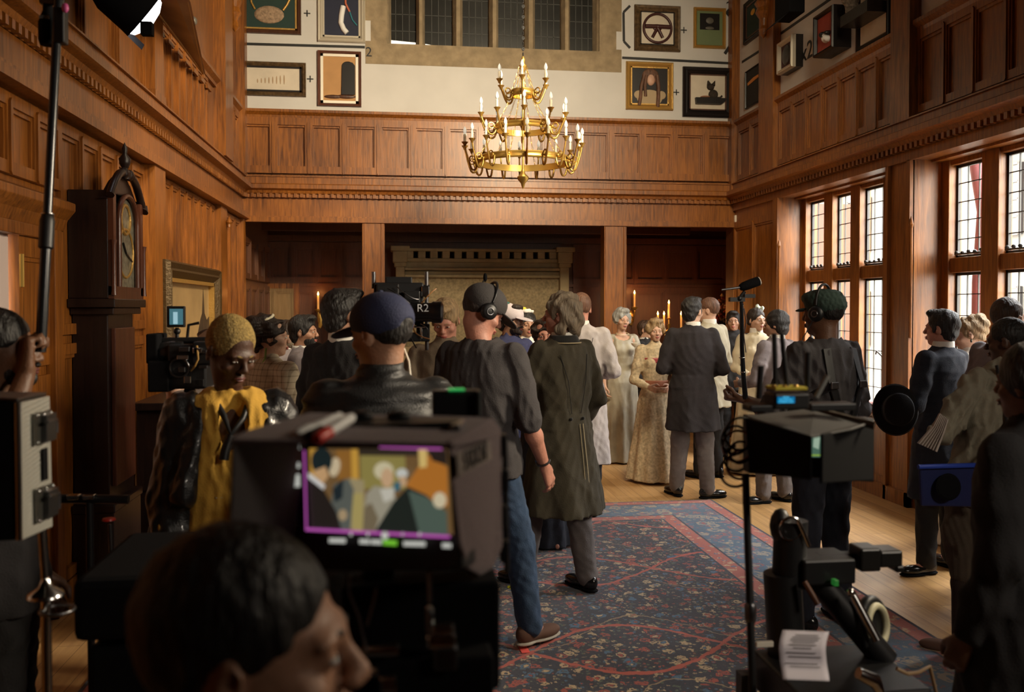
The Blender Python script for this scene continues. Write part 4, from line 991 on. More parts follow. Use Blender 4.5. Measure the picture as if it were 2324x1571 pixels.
# 2 operator behind the second camera
P_OPL = person('camera operator in a grey t-shirt and pale cap behind the shoulder camera by the painting', 494, 726, 3.9, face=-78, hy=20, skn='fair', hair=('short', 'brown'), hat=('cap', cl('sand_cap_cotton', (.55, .42, .30), .8)), eL=(-.24, .10, 1.42), wL=(-.17, .15, 1.64), hL=(.8, (.1, .3, -1), (.1, .9, -.15)), wear=[('tee', cl('grey_jersey', (.20, .16, .14), .9)), ('trousers', C_BLACKW), ('shoes', C_SHOE)], top=1.80, seed=4)
# 3 cropped bleached hair, mustard sweater
def x3(o, q):
    lp = q['lp']; S = SDF(.025)
    for sx in (-1, 1):
        sh, e_, w_ = (q['sR'], q['eR'], q['wR']) if sx > 0 else (q['sL'], q['eL'], q['wL'])
        S.chain([sh, e_, w_], [.070, .060, .045]); S.cone(lp((sx*.15, -.01, 1.38)), lp((sx*.17, .0, .82)), .085, .10, .03)
        S.cone(lp((sx*.10, .06, 1.42)), lp((sx*.16, .10, 1.15)), .035, .045, .02)
    S.cone(lp((-.12, -.09, 1.33)), lp((.12, -.09, 1.33)), .07, .07, .05); S.cone(lp((-.10, -.09, .95)), lp((.10, -.09, .95)), .09, .09, .05); S.cone(lp((0, -.10, 1.4)), lp((0, -.09, .9)), .06, .09, .05)
    S.ell(lp((0, .0, 1.53)), (.07, .075, .06), k=.01, op='s'); S.disp = creases(7, .008, 17, (1, 1, .8)); S.mesh('leather_jacket', C_LEATH, o, .009)
    MB().tube([lp((-.065, .05, 1.475)), lp((-.03, .118, 1.40)), lp((.012, .142, 1.35)), lp((.03, .12, 1.41)), lp((.062, .04, 1.475))], .011, 8).build('lanyard', BLACK, o, sm=60)
    MB().tube([lp((.012, .145, 1.35)), lp((.03, .155, 1.30)), lp((.035, .16, 1.27))], .016, 8).build('lapel_microphone', BLACK, o, sm=60)
    t = MB(); t.tube([lp((-.06, .128, 1.14)), lp((.06, .128, 1.14))], .003, 6); t.build('hem_seam', C_PIPE, o)
P_BLOND = person('person with cropped bleached hair in a mustard sweater and black leather jacket looking down', 522, 725, 2.92, face=165, hy=-28, hp=24, skn='dark', sex='f', hair=('buzz', 'bleached'), eR=(.21, -.02, 1.12), wR=(.20, .10, .92), eL=(-.21, -.02, 1.12), wL=(-.20, .10, .92), wear=[('sweater', C_MUST, dict(sl=.8, cr=.008, vneck=True)), ('trousers', C_BLACKW), ('shoes', C_SHOE)], top=1.735, seed=11, vox=.006, extra=x3)
# 4 curly haired woman, plaid blouse
def x4(o, q):
    HM = q['HM']; r = random.Random(5); g = MB()
    for i in range(22): a = -1.0 + 2.0*i/21; g.ball(HM @ Vector((math.sin(a)*.07, -.02 + .03*math.cos(a*2), .135 - .03*abs(a))), .007 + .004*r.random(), 8)
    g.build('hair_ornament', GLINT, o, sm=80)
    MB().tube([HM @ Vector((.07, -.03, -.06)), HM @ Vector((.072, -.035, -.12)), HM @ Vector((.06, -.05, -.15))], .006, 8).build('earring', mat('green_glass', (.25, .4, .1), .2), o, sm=80)
P_CURLW = person('woman with piled dark curls in a cream plaid blouse, seen in profile', 612, 700, 4.9, face=42, hy=40, skn='fair', sex='f', hair=('bun', 'dark_brown'), eR=(.24, .0, 1.13), wR=(.16, .22, 1.05), eL=(-.24, .0, 1.13), wL=(-.16, .22, 1.05), wear=[('gown', PLAID, dict(puff=.012, lowcut=False, t=1, slr=1.15))], top=1.80, seed=5, vox=.0075, extra=x4)
# 5, 6 guests behind
person('grey bearded man in a grey jacket behind the curly haired woman', 652, 728, 6.7, face=120, skn='fair', hair=('short', 'dark_brown'), beard='grey', wear=[('jacket', C_GREYW), ('trousers', C_BLACKW), ('shoes', C_SHOE), ('collar', C_WHITE)], seed=6)
person('dark haired bearded man in a grey tailcoat left of the tall man in black', 686, 716, 6.1, face=95, hy=8, skn='tan', hair=('short', 'black'), beard='black', eR=(.22, .05, 1.12), wR=(.12, .3, 1.12), wear=[('coat', C_GREYW, dict(len=.8)), ('trousers', C_BLACKW), ('shoes', C_SHOE), ('collar', C_WHITE)], seed=7)
# 7 black tailcoat, tall
P_TALL = person('tall dark haired man in a black tailcoat with white collar beside the navy cap', 778, 638, 4.3, face=35, hy=25, skn='tan', hair=('short', 'black'), eL=(-.24, .0, 1.12), wear=[('coat', C_BLACKW, dict(len=.55, bulk=1.12)), ('trousers', C_BLACKW), ('shoes', C_SHOE), ('collar', C_WHITE, dict(h=.045))], top=1.79, seed=8, vox=.0075)
# 8 navy cap, black quilted jacket
def x8(o, q): earpiece(o, q)
P_CAP = person('man in a navy baseball cap and black quilted jacket, back to the camera', 866, 652, 2.68, face=-10, hy=-42, hp=4, skn='tan', hair=('crew', 'black'), hat=('cap', CAPN, True), eR=(.27, .02, 1.12), wR=(.20, .26, 1.0), eL=(-.27, .02, 1.12), wL=(-.18, .26, 1.0), wear=[('jacket', C_PUFF, dict(bulk=1.25, cr=.006, cf=14, an=(.5, .5, 1.3), nm='quilted_jacket')), ('trousers', C_BLACKW), ('shoes', C_SHOE)], top=1.775, seed=9, vox=.006, extra=x8)
# 9 grey-haired gimbal operator
P_GIMB = person('grey haired man bowed behind the camera marked R2', 1012, 668, 5.1, face=195, hp=28, skn='pink', hair=('short', 'blond'), eR=(.24, .1, 1.15), wR=(.2, .32, 1.2), eL=(-.24, .1, 1.15), wL=(-.2, .32, 1.2), hR=(1.1, (-1, 0, 0)), hL=(1.1, (1, 0, 0)), wear=[('jacket', cl('khaki_cotton', (.16, .12, .08), .9)), ('trousers', C_BLACKW), ('shoes', C_SHOE)], top=1.78, seed=10)
# 10 headset man
def x10(o, q):
    headset(o, q); HM, lp = q['HM'], q['lp']
    MB().tube([HM @ Vector(p) for p in ((-.11, -.01, .0), (-.125, -.02, .05), (-.12, -.02, .11), (-.115, -.02, .16))], [.003, .003, .003, .004], 6).build('microphone_boom', BLACK, o, sm=60)
    MB().ball(HM @ Vector((-.115, -.02, .175)), (.010, .010, .022), 12).build('microphone_tip', BLACKM, o, sm=80)
    MB().ball(HM @ Vector((-.113, -.02, -.01)), .004, 8).build('indicator_light', mat('blue_led', (0, .05, .6), .4, emit=(.05, .2, 1), es=6), o)
    S = SDF(.01); w = q['wR']; d = (q['wR'] - q['eR']).normalized()
    MB().torus((0, 0, 0), .030, .006, 20, 8, M=dirM(w - d*.02, d)).cbox((.030, 0, 0), (.012, .028, .032), dirM(w - d*.02, d)).build('wristwatch', STEEL, o)
P_HEAD = person('man in a charcoal cap and headset with black t-shirt, striding right', 1093, 628, 4.1, face=32, hy=42, hp=26, skn='pink', hair=('crew', 'dark_brown'), hat=('cap', CAPB), eR=(.24, .0, 1.13), wR=(.27, .12, .90), hR=(.35, (-1, .2, 0)), wear=[('tee', C_TEEG, dict(bulk=1.12, t=.5, cr=.007)), ('trousers', C_DENIM), ('shoes', C_SUEDE, dict(sole=mat('cream_rubber', (.4, .36, .3), .7)))], legs=[((.12, .16, .50), (.16, .20, .10), 25), ((-.10, -.02, .50), (-.12, -.14, .09), 0)], top=1.79, seed=12, vox=.0065, extra=x10)
# 11 white cap, pointing
def x11(o, q):
    HM = q['HM']; MB().tube([HM @ Vector(p) for p in ((.095, -.02, .035), (.06, -.02, .115), (0, -.03, .145), (-.06, -.02, .115), (-.095, -.02, .035))], .009, 8).build('sunglasses', mat('teal_frame', (.05, .16, .14), .3), o, sm=60)
    MB().cbox((0, .095, .055), (.035, .006, .022), HM).build('cap_badge', CAPN, o)
    lp = q['lp']; b_ = MB()
    for i in range(7): b_.ball(lp((0, .128, 1.36 - i*.08)), .006, 8)
    b_.build('button', GLINT, o)
P_POINT = person('bearded man in a white cap and navy shirt pointing across the room', 1158, 684, 6.45, face=145, hy=-18, skn='tan', hair=('short', 'dark_brown'), beard='dark_brown', hat=('cap', CAPW), eR=(.22, .16, 1.14), wR=(.05, .36, 1.34), hR=(1.3, (-.3, .3, -1), (-.62, .25, .45)), point=1, wear=[('shirt', C_NAVY, dict(len=.72, cr=.008, bulk=1.1)), ('front', C_GREYT, dict(nm='t_shirt_front', d=.75)), ('trousers', cl('stone_chino', (.45, .36, .28), .9)), ('shoes', C_SHOE)], top=1.78, seed=13, extra=x11)
# 12 maid with lace cap, 13 blue dress
def x12(o, q):
    HM = q['HM']; S = SDF(.01); S.ell((0, 0, 0), (.06, .05, .03)); S.p = []; S.T = HM
    S.ell((0, -.01, .125), (.072, .062, .024)); S.disp = curls(3, .006, 80); S.mesh('lace_cap', C_WHITE, o, .006)
    MB().ball(HM @ Vector((.03, .0, .155)), (.03, .02, .012), 10).build('yellow_bow', mat('yellow_ribbon', (.75, .65, .05), .6), o, sm=80)
person('dark haired woman in a white blouse and lace cap with yellow bow', 1194, 700, 7.5, face=168, skn='tan', sex='f', hair=('bob', 'black'), wear=[('gown', C_WHITE, dict(puff=.02))], top=1.78, seed=14, extra=x12)
P_BLUEW = person('curly haired guest in royal blue silk holding a glass behind the olive coat', 1236, 712, 5.95, face=190, hy=-5, skn='pink', sex='f', hair=('bun', 'dark_brown'), eR=(.24, .04, 1.12), wR=(.12, .26, 1.15), hR=(1.2, (-1, .1, 0)), wear=[('gown', C_NAVYW, dict(sl=False, hem=(.24, .22))), ('shirt', C_BLUES, dict(len=.98, nm='bodice'))], top=1.80, seed=15)
# 14 olive frock coat, grey curls
def x14(o, q):
    lp = q['lp']; S = SDF(.008); c0 = lp((0, -.015, 1.497)); S.loft([(c0.z - .03, c0.x, c0.y - .008, .098, .085), (c0.z + .015, c0.x, c0.y, .078, .080)], k=.002); S.loft([(c0.z - .09, c0.x, c0.y, .066, .064), (c0.z + .06, c0.x, c0.y, .062, .066)], op='s'); S.ell((c0.x, c0.y + .09, c0.z), (.04, .05, .08), k=.004, op='s'); S.mesh('velvet_collar', C_OLED, o, .006)
    t = MB(); n = 12; t.tube([(c0.x + .100*math.cos(a), c0.y - .010 + .088*math.sin(a), c0.z - .030) for a in [PI + PI*i/n for i in range(n + 1)]], .0035, 6); t.build('collar_piping', C_PIPE, o, sm=60)
    t = MB(); t.tube([(.035, -.150, 1.0), (.040, -.185, .75), (.045, -.22, .47)], .004, 6); t.tube([(.012, -.150, 1.0), (.012, -.188, .75), (.012, -.225, .47)], .003, 6); t.build('vent_edge', C_PIPE, o, sm=60)
P_OLIVE = person('man with collar-length grey curls in a long olive-brown frock coat, centre of the rug', 1276, 661, 5.0, face=-28, hy=-38, hp=-2, skn='pink', hair=('curly', 'grey'), eL=(-.24, .08, 1.13), wL=(-.22, .34, 1.02), eR=(.24, -.04, 1.13), wR=(.22, .12, .95), wear=[('trousers', C_GREYT, dict(r=1.05)), ('shoes', C_SHOE), ('coat', C_OLIVE, dict(len=.47, flare=(.25, .23), bulk=1.10, fa=.022, seam=C_OLED, cr=.007)), ('collar', C_WHITE, dict(h=.035))], legs=[((.10, -.02, .50), (.11, -.10, .09), 0), ((-.11, .14, .50), (-.13, .20, .09), -20)], top=1.77, seed=16, vox=.0065, extra=x14)
# 15 light grey frock coat
def x15(o, q):
    t = MB(); t.tube([(.0, -.150, 1.0), (.0, -.19, .72), (.0, -.22, .45)], .006, 6); t.build('vent_edge', C_CHAR, o, sm=60)
    t = MB()
    for sx in (-1, 1): t.ball(q['lp']((sx*.05, -.140, 1.02)), .012, 10)
    t.build('button', C_CHAR, o)
P_LG = person('man with short auburn hair in a long pale grey frock coat', 1318, 656, 6.8, face=14, hy=-12, skn='pink', hair=('crew', 'auburn'), eR=(.26, -.04, 1.14), wR=(.16, .18, 1.10), wear=[('trousers', C_BLACKW), ('shoes', C_SHOE), ('coat', C_LGREY, dict(len=.42, flare=(.24, .21), seam=C_CHAR, bulk=1.12)), ('collar', C_WHITE, dict(h=.04))], top=1.78, seed=17, extra=x15)
# 16 silver gown
def x16(o, q):
    lp = q['lp']; S = SDF(.01); S.loft([(1.36, 0, .03, .13, .09), (1.42, 0, .03, .15, .085)], k=.01); 
    MB().tube([lp((math.sin(a)*.075, .03 + math.cos(a)*.06, 1.475 - .012*math.cos(a))) for a in [2*PI*i/20 for i in range(21)]], .003, 6).build('necklace', GLINT, o, sm=60)
P_SILV = person('smiling woman in a silver silk gown raising a champagne coupe', 1411, 697, 9.2, face=176, hy=-8, hr=-4, skn='fair', sex='f', hair=('updo', 'silver'), eL=(-.23, .04, 1.13), wL=(-.08, .25, 1.19), hL=(1.2, (1, 0, 0), (-.35, .6, .5)), eR=(.22, -.02, 1.10), wear=[('gown', C_SILV, dict(lowcut=True, t=.4, fa=.028, hem=(.27, .26)))], top=1.78, seed=18, extra=x16)
# 17 black suit
person('man in a black suit half hidden between the silver gown and the lace dress', 1464, 728, 9.9, face=130, skn='fair', hair=('short', 'brown'), wear=[('jacket', C_BLACKW), ('trousers', C_BLACKW), ('shoes', C_SHOE), ('collar', C_WHITE)], seed=19)
# 18 girl in lace
def x18(o, q):
    lp = q['lp']; S = SDF(.01); S.loft([(1.29, *q['ln'](1.3), .150, .135), (1.345, *q['ln'](1.3), .155, .130)], k=.002); S.mesh('rose_sash', mat('rose_satin', (.30, .04, .05), .4), o, .008)
    S = SDF(.01); S.loft([(1.03, 0, 0, .150, .125), (1.10, 0, 0, .145, .120)], k=.002); S.mesh('waistband', mat('rust_satin', (.35, .12, .06), .5), o, .008)
P_LACE = person('young woman in a high-necked cream lace dress with a rose sash', 1487, 724, 8.1, face=182, skn='fair', sex='f', hair=('updo', 'blond'), headsc=.97, eR=(.24, .02, 1.10), wR=(.12, .2, 1.04), eL=(-.24, .02, 1.10), wL=(-.10, .22, 1.04), wear=[('gown', C_LACE, dict(puff=.014, hem=(.30, .30), z=.03, fa=.028))], top=1.76, seed=20, extra=x18)
# 19 black frock coat
P_BLK = person('dark haired man in a charcoal frock coat and grey trousers, right of the lace dress', 1572, 667, 7.35, face=8, hy=42, skn='fair', hair=('short', 'black'), eL=(-.26, -.02, 1.14), wL=(-.12, .2, 1.12), eR=(.26, -.02, 1.13), wR=(.12, .2, 1.08), wear=[('trousers', C_GREYT, dict(r=1.05)), ('shoes', C_SHOE), ('coat', C_CHAR, dict(len=.60, flare=(.235, .2), bulk=1.16, cr=.004)), ('collar', C_WHITE, dict(h=.045))], legs=[((.11, .01, .50), (.13, -.03, .09), 68), ((-.10, .02, .50), (-.12, .08, .09), -20)], top=1.78, seed=21)
# 20 oatmeal coat
P_OAT = person('man in an oatmeal cutaway coat facing the man in charcoal', 1609, 664, 8.2, face=-28, hy=-35, skn='fair', hair=('crew', 'auburn'), wear=[('trousers', C_BLACKW), ('shoes', C_SHOE), ('coat', C_BEIGE, dict(len=.70, flare=(.20, .19), bulk=1.15)), ('collar', C_WHITE, dict(h=.05))], top=1.80, seed=22)
# 21 cream dress
def x21(o, q):
    HM = q['HM']; S = SDF(.008); S.T = HM
    for i, c in enumerate(((-.05, -.02, .13), (-.075, -.02, .105), (-.03, -.03, .145), (-.065, .01, .125))): S.ell(c, (.026, .018, .018), rot=(i, .5*i, 0))
    S.disp = curls(8, .004, 90); S.mesh('white_flower_headpiece', mat('pale_green_white_silk', (.6, .68, .6), .6), o, .005)
    MB().ball(q['lp']((0, .078, 1.49)), .012, 10).build('brooch', GLINT, o)
P_CREAM = person('smiling woman in a white blouse and cream skirt with a flower in her hair', 1717, 698, 8.4, face=188, hy=-22, skn='fair', sex='f', hair=('knot', 'dark_brown'), eR=(.23, .0, 1.12), wR=(.13, .18, 1.06), eL=(-.23, .0, 1.12), wL=(-.13, .18, 1.06), wear=[('gown', C_CREAM, dict(puff=.012, hem=(.29, .29), fa=.025)), ('collar', C_WHITE, dict(h=.05))], top=1.76, seed=23, extra=x21)
# 22 youth in mauve grey
P_YOUTH = person('youth with thick black hair in a mauve-grey tailcoat facing the woman in cream', 1763, 698, 7.1, face=-25, hy=-30, skn='tan', hair=('bob', 'black'), eL=(-.25, .02, 1.12), wL=(-.2, .24, 1.08), wear=[('trousers', C_GREYT, dict(r=1.1)), ('shoes', C_SHOE), ('coat', C_GREYW, dict(len=.75, bulk=1.1)), ('collar', C_WHITE, dict(h=.04))], top=1.78, seed=24, legs=[((.095, .0, .50), (.10, -.02, .09), 0), ((-.10, .05, .50), (-.14, .02, .09), -70)])
# 23 boom operator, green cap
def x23(o, q):
    headset(o, q); lp = q['lp']; HM = q['HM']; t = MB()
    for sx in (-1, 1):
        t.slab([lp((sx*.07, -.10, 1.455)), lp((sx*.115, -.095, 1.45)), lp((sx*.125, -.142, 1.28)), lp((sx*.085, -.150, 1.28))], (0, -.008, 0))
        t.slab([lp((sx*.125, -.142, 1.28)), lp((sx*.085, -.150, 1.28)), lp((sx*.02, -.152, 1.10)), lp((sx*.06, -.150, 1.10))], (0, -.008, 0))
        t.slab([lp((sx*.125, -.142, 1.28)), lp((sx*.10, -.15, 1.25)), lp((sx*.205, -.03, 1.16)), lp((sx*.21, -.02, 1.20))], (0, -.008, 0))
    t.build('harness_strap', BLACK, o)
    for sx in (-1, 1): MB().cbox(lp((sx*.10, -.162, 1.27)), (.05, .012, .036)).build('buckle', STEEL, o, .004)
    MB().tube([HM @ Vector((-.10, 0, -.02)), lp((-.13, .02, 1.50)), lp((-.17, .0, 1.44)), lp((-.12, .10, 1.2))], .003, 6).build('headset_cable', BLACK, o, sm=60)
P_BOOMR = person('boom operator in a green cap and headphones with black harness straps over a grey t-shirt', 1872, 640, 4.25, face=-20, hy=-18, skn='brown', hair=('crew', 'black'), hat=('flatcap', CAPG), eL=(-.29, .08, 1.12), wL=(-.28, .28, 1.17), hL=(1.2, (.3, .1, 1), (-.9, .45, .1)), eR=(.25, .0, 1.12), wR=(.2, .2, 1.0), wear=[('tee', C_TEEG, dict(bulk=1.17, t=.6, cr=.010)), ('trousers', C_NAVYW, dict(r=.95)), ('shoes', C_SHOE)], legs=[((.10, .02, .50), (.14, .0, .09), 20), ((-.12, .0, .50), (-.16, -.02, .09), -20)], top=1.79, seed=25, vox=.0065, extra=x23)
# 24 tailcoat with hat
P_HATM = person('young dark haired man in a midnight tailcoat holding a top hat by the window pier', 2140, 697, 5.1, face=-22, hy=-18, skn='pink', hair=('short', 'black'), eL=(-.27, .0, 1.13), wL=(-.33, .20, 1.08), hL=(1.0, (.4, .3, .8), (-.5, .8, -.1)), wear=[('trousers', C_BLACKW), ('shoes', C_SHOE), ('coat', C_NAVYW, dict(len=.50, flare=(.24, .22), bulk=1.13, cr=.004)), ('collar', C_WHITE, dict(h=.05))], legs=[((.10, .0, .50), (.12, .0, .09), 10), ((-.10, .03, .50), (-.15, .0, .09), -75)], top=1.77, seed=26, vox=.007)
# 25 blonde updo
def x25(o, q):
    MB().ball(q['HM'] @ Vector((-.082, .0, -.05)), (.008, .008, .014), 8).build('earring', mat('dark_bead', (.03, .03, .02), .2), o)
P_BLW = person('fair haired woman with a pinned-up chignon in a white blouse behind the tailcoat', 2198, 706, 5.6, face=-70, hp=12, skn='fair', sex='f', hair=('bun', 'blond'), wear=[('gown', C_WHITE, dict(puff=.014, hem=(.24, .24)))], top=1.80, seed=27, extra=x25)
# 26 short hair, right edge
P_EDGE = person('brown haired man with sunlit face by the near window, turned to the right', 2286, 668, 4.62, face=75, skn='fair', hair=('crew', 'brown'), wear=[('jacket', C_GREYW), ('trousers', C_BLACKW), ('shoes', C_SHOE)], top=1.77, seed=28)
# 27 shirt, breeches
P_SHIRT = person('man with shaved head in a grey-beige shirt, brown breeches and stockings, arms folded', 2286, 728, 3.9, face=-12, hy=-28, hp=6, skn='dark', hair=('buzz', 'black'), lean=(.16, .02), eL=(-.32, .02, 1.16), wL=(-.05, .20, 1.20), eR=(.25, .04, 1.16), wR=(.05, .22, 1.16), wear=[('stockings', C_STOCK), ('shoes', C_SUEDE, dict(sole=C_PIPE)), ('breeches', C_BROWNT), ('shirt', C_LINEN, dict(bulk=1.16, len=.80, cr=.014, cf=15, hem=1.08))], legs=[((.13, .0, .50), (.17, .08, .09), 20), ((-.12, .0, .50), (-.13, .02, .09), -45)], top=1.735, seed=29, vox=.0065)
# 28 silhouette at the right edge
person('figure all in black standing closest at the right edge', 2352, 770, 2.15, face=-25, skn='brown', hair=('bob', 'black'), wear=[('coat', C_BLACKW, dict(len=.45, bulk=1.22, flare=(.26, .24))), ('trousers', C_BLACKW), ('shoes', C_SHOE)], top=1.76, seed=30, vox=.009)
# 30 man in black behind the oatmeal coat
person('man in black standing in shadow behind the boom pole', 1664, 706, 9.4, face=200, skn='tan', hair=('short', 'black'), wear=[('jacket', C_BLACKW), ('trousers', C_BLACKW), ('shoes', C_SHOE)], seed=31)

# 29 seated person closest to the lens
P_SEAT = person('dark haired person in black seated closest to the camera, cheek turned to the monitor', 540, 1186, .90, face=86, hy=6, hp=-2, skn='tan', hair=('crew', 'black'), headsc=.96, eR=(.24, .1, 1.15), wR=(.2, .35, 1.1), eL=(-.24, .1, 1.15), wL=(-.2, .35, 1.1), wear=[('jacket', C_BLACKW, dict(bulk=1.15, cr=.012)), ('trousers', C_BLACKW), ('shoes', C_SHOE)], legs=[((.11, .42, .88), (.12, .44, .50), 0), ((-.11, .42, .88), (-.12, .44, .50), 0)], zoff=-.41, top=1.75, seed=33, vox=.005)
# ================================================================ PROPS
def P3(p): return RY(*p)
def quad(mb, pts, t=.006, d=None):
    """slab through pixel points (px, py, depth), thickened away from the viewer"""
    P = [P3(p) for p in pts]; n = (P[1] - P[0]).cross(P[2] - P[0]).normalized()
    if n.dot(P[0] - Vector((0, 0, CAMZ))) < 0: n = -n
    mb.slab(P, n*t); return mb
# ---- chandelier
CY = 7.5; c = RY(1187, 366, CY); CX = c.x
ch = thing('chandelier', 'three-tiered polished brass chandelier with white candle bulbs hanging before the gallery', 'chandelier', (CX, CY, 0))
zz = lambda py: RY(1187, py, CY).z
BULB = mat('frosted_bulb', (.85, .84, .80), .25, emit=(1, .95, .85), es=.12)
def ring(R_, z, h, name):
    MB().lathe([(R_ - .012, z - h/2), (R_ + .006, z - h/2), (R_ + .012, z - h/2 + .01), (R_ + .004, z), (R_ + .012, z + h/2 - .01), (R_ + .006, z + h/2), (R_ - .012, z + h/2), (R_ - .012, z - h/2)], (0, 0, 0), 48, caps=False).build(name, BRASS, ch, sm=50)
zT, zM, zL = zz(212), zz(291), zz(366)
ring(.096, zT, .055, 'top_ring'); ring(.235, zM, .05, 'middle_ring'); ring(.39, zL, .055, 'lower_ring')
def arm_set(n, R0, R1, zr, zc, drop, ph, src=[]):
    for i in range(n):
        a = 2*PI*i/n + ph
        if not src:
            m = MB(); pts = []
            for k in range(13):
                t = k/12; x = R0 + (R1 - R0)*(.5 - .5*math.cos(PI*min(1, t*1.0))); 
                z = zr - drop*math.sin(PI*min(1, t*1.35)) if t < .55 else zr - drop*math.sin(PI*.55*1.35) + (zc - zr + drop*math.sin(PI*.55*1.35))*((t - .55)/.45)**.8
                pts.append((x, 0, z))
            m.tube(pts, [.009]*9 + [.007]*4, 8); m.torus((R0 + .045, 0, zr + .006), .024, .006, 14, 6, axis='y')
            m.lathe([(.010, zc - .035), (.014, zc - .02), (.026, zc - .004), (.029, zc), (.010, zc + .003)], (R1, 0, 0), 14)
            m.ball((R0 + .02, 0, zr), .014, 8)
            ob = m.build('arm', BRASS, ch, sm=50)
            cd = MB().lathe([(.0115, zc), (.0115, zc + .062), (.006, zc + .066)], (R1, 0, 0), 12).build('candle_sleeve', CREAM, ob, sm=50)
            bb = MB().lathe([(.005, zc + .064), (.014, zc + .082), (.0155, zc + .092), (.011, zc + .112), (.0, zc + .132)], (R1, 0, 0), 12).build('bulb', BULB, ob, sm=70)
            ob.rotation_euler = (0, 0, a); arms = ob
        else: pass
        if i:
            d = arms.copy(); COL.objects.link(d); d.rotation_euler = (0, 0, a)
            for q in arms.children:
                e = q.copy(); COL.objects.link(e); e.parent = d
arm_set(6, .10, .225, zT, zz(186), .07, .35); arm_set(10, .24, .375, zM, zz(262), .07, .2); arm_set(18, .395, .505, zL, zz(328), .09, .1)
m = MB(); m.tube([(0, 0, zz(165)), (0, 0, zz(400))], .010, 10); m.lathe([(0, zz(430)), (.012, zz(424)), (.02, zz(416)), (.045, zz(408)), (.05, zz(402)), (.02, zz(394)), (.012, zz(385))], (0, 0, 0), 16)
m.lathe([(.01, zz(165)), (.03, zz(155)), (.035, zz(150)), (.015, zz(143)), (.02, zz(136)), (.008, zz(128))], (0, 0, 0), 14); m.build('stem', BRASS, ch, sm=50)
for k in range(6):
    a = 2*PI*k/6 + .1; m = MB()
    for (r0, z0, r1, z1) in ((.03, zz(152), .095, zT + .02), (.09, zT - .02, .23, zM + .02), (.23, zM - .02, .385, zL + .02)):
        m = MB(); n = max(4, int(math.dist((r0, z0), (r1, z1))/.03))
        for j in range(n):
            t = (j + .5)/n; p = Vector((r0 + (r1 - r0)*t, 0, z0 + (z1 - z0)*t)); d = Vector((r1 - r0, 0, z1 - z0)).normalized()
            u = Vector((0, 1, 0)) if j % 2 else d.cross(Vector((0, 1, 0)))
            m.tube([p + d*.017*math.cos(q) + u*.006*math.sin(q) for q in [2*PI*w_/10 for w_ in range(11)]], .0018, 5)
        m.build('chain', BRASS, ch, sm=60).rotation_euler = (0, 0, a)
    pass
m = MB(); z = zz(128)
while z < ZC: m.tube([(0, .012*math.sin(q) if 0 else 0, z) for q in (0,)] + [(0, 0, z + .03)], .006, 6); m.torus((0, 0, z + .02), .012, .004, 10, 5, axis='y' if int(z/.045) % 2 else 'x'); z += .045
m.build('suspension_chain', CASE, ch, sm=60)
# ---- pictures on the back wall
def wallM(side):
    return frameM((XL, YB, 0), (1, 0, 0), (0, -1, 0)) if side == 'b' else frameM((XR, 0, 0), (0, 1, 0), (-1, 0, 0)) if side == 'r' else frameM((XL, 0, 0), (0, 1, 0), (1, 0, 0))
def wuv(side, px, py, off=.04):
    if side == 'b': p = RY(px, py, YB - off); return p.x - XL, p.z
    p = RX(px, py, XR - off if side == 'r' else XL + off); return p.y, p.z
def frame_rect(name, label, side, u0, u1, z0, z1, fw, fm, canvas, inner=None, depth=.045, tiltin=0, iw=.018, mat_=None, mw=0, cat='picture', off=0):
    M = wallM(side) @ Matrix.Translation((0, off, 0)); o = thing(name, label, cat)
    prof = [(0, .0), (0, depth*.7), (fw*.15, depth), (fw*.45, depth*.8), (fw*.6, depth*.95), (fw, depth*.45), (fw, 0)]
    m = MB(); cs = [(u0, z0, 1, 1), (u1, z0, -1, 1), (u1, z1, -1, -1), (u0, z1, 1, -1)]
    vs = [(a + sx*p, d, b + sz*p) for (a, b, sx, sz) in cs for p, d in prof]; n = len(prof)
    fs = [(i*n + k, i*n + (k + 1) % n, ((i + 1) % 4)*n + (k + 1) % n, ((i + 1) % 4)*n + k) for i in range(4) for k in range(n)]
    m.add(vs, fs, M); m.build('frame', fm, o)
    a0, a1, b0, b1 = u0 + fw, u1 - fw, z0 + fw, z1 - fw
    if inner:
        m = MB()
        for q in ((a0, a1, b0, b0 + iw), (a0, a1, b1 - iw, b1), (a0, a0 + iw, b0, b1), (a1 - iw, a1, b0, b1)): m.box(q[0], q[1], .0, depth*.6, q[2], q[3], M)
        m.build('inner_slip', inner, o); a0 += iw; a1 -= iw; b0 += iw; b1 -= iw
    if mat_:
        MB().box(a0, a1, .0, .014, b0, b1, M).build('mount', mat_, o); a0 += mw; a1 -= mw; b0 += mw; b1 -= mw
    MB().box(a0, a1, .0, .016, b0, b1, M).build('canvas', canvas, o)
    return o, M, (a0, a1, b0, b1)
def pic(label, side, x0, y0, x1, y1, *a, **k):
    u0, zt = wuv(side, x0, y0); u1, zb_ = wuv(side, x1, y1)
    return frame_rect('picture_frame', label, side, min(u0, u1), max(u0, u1), zb_, zt, *a, **k)
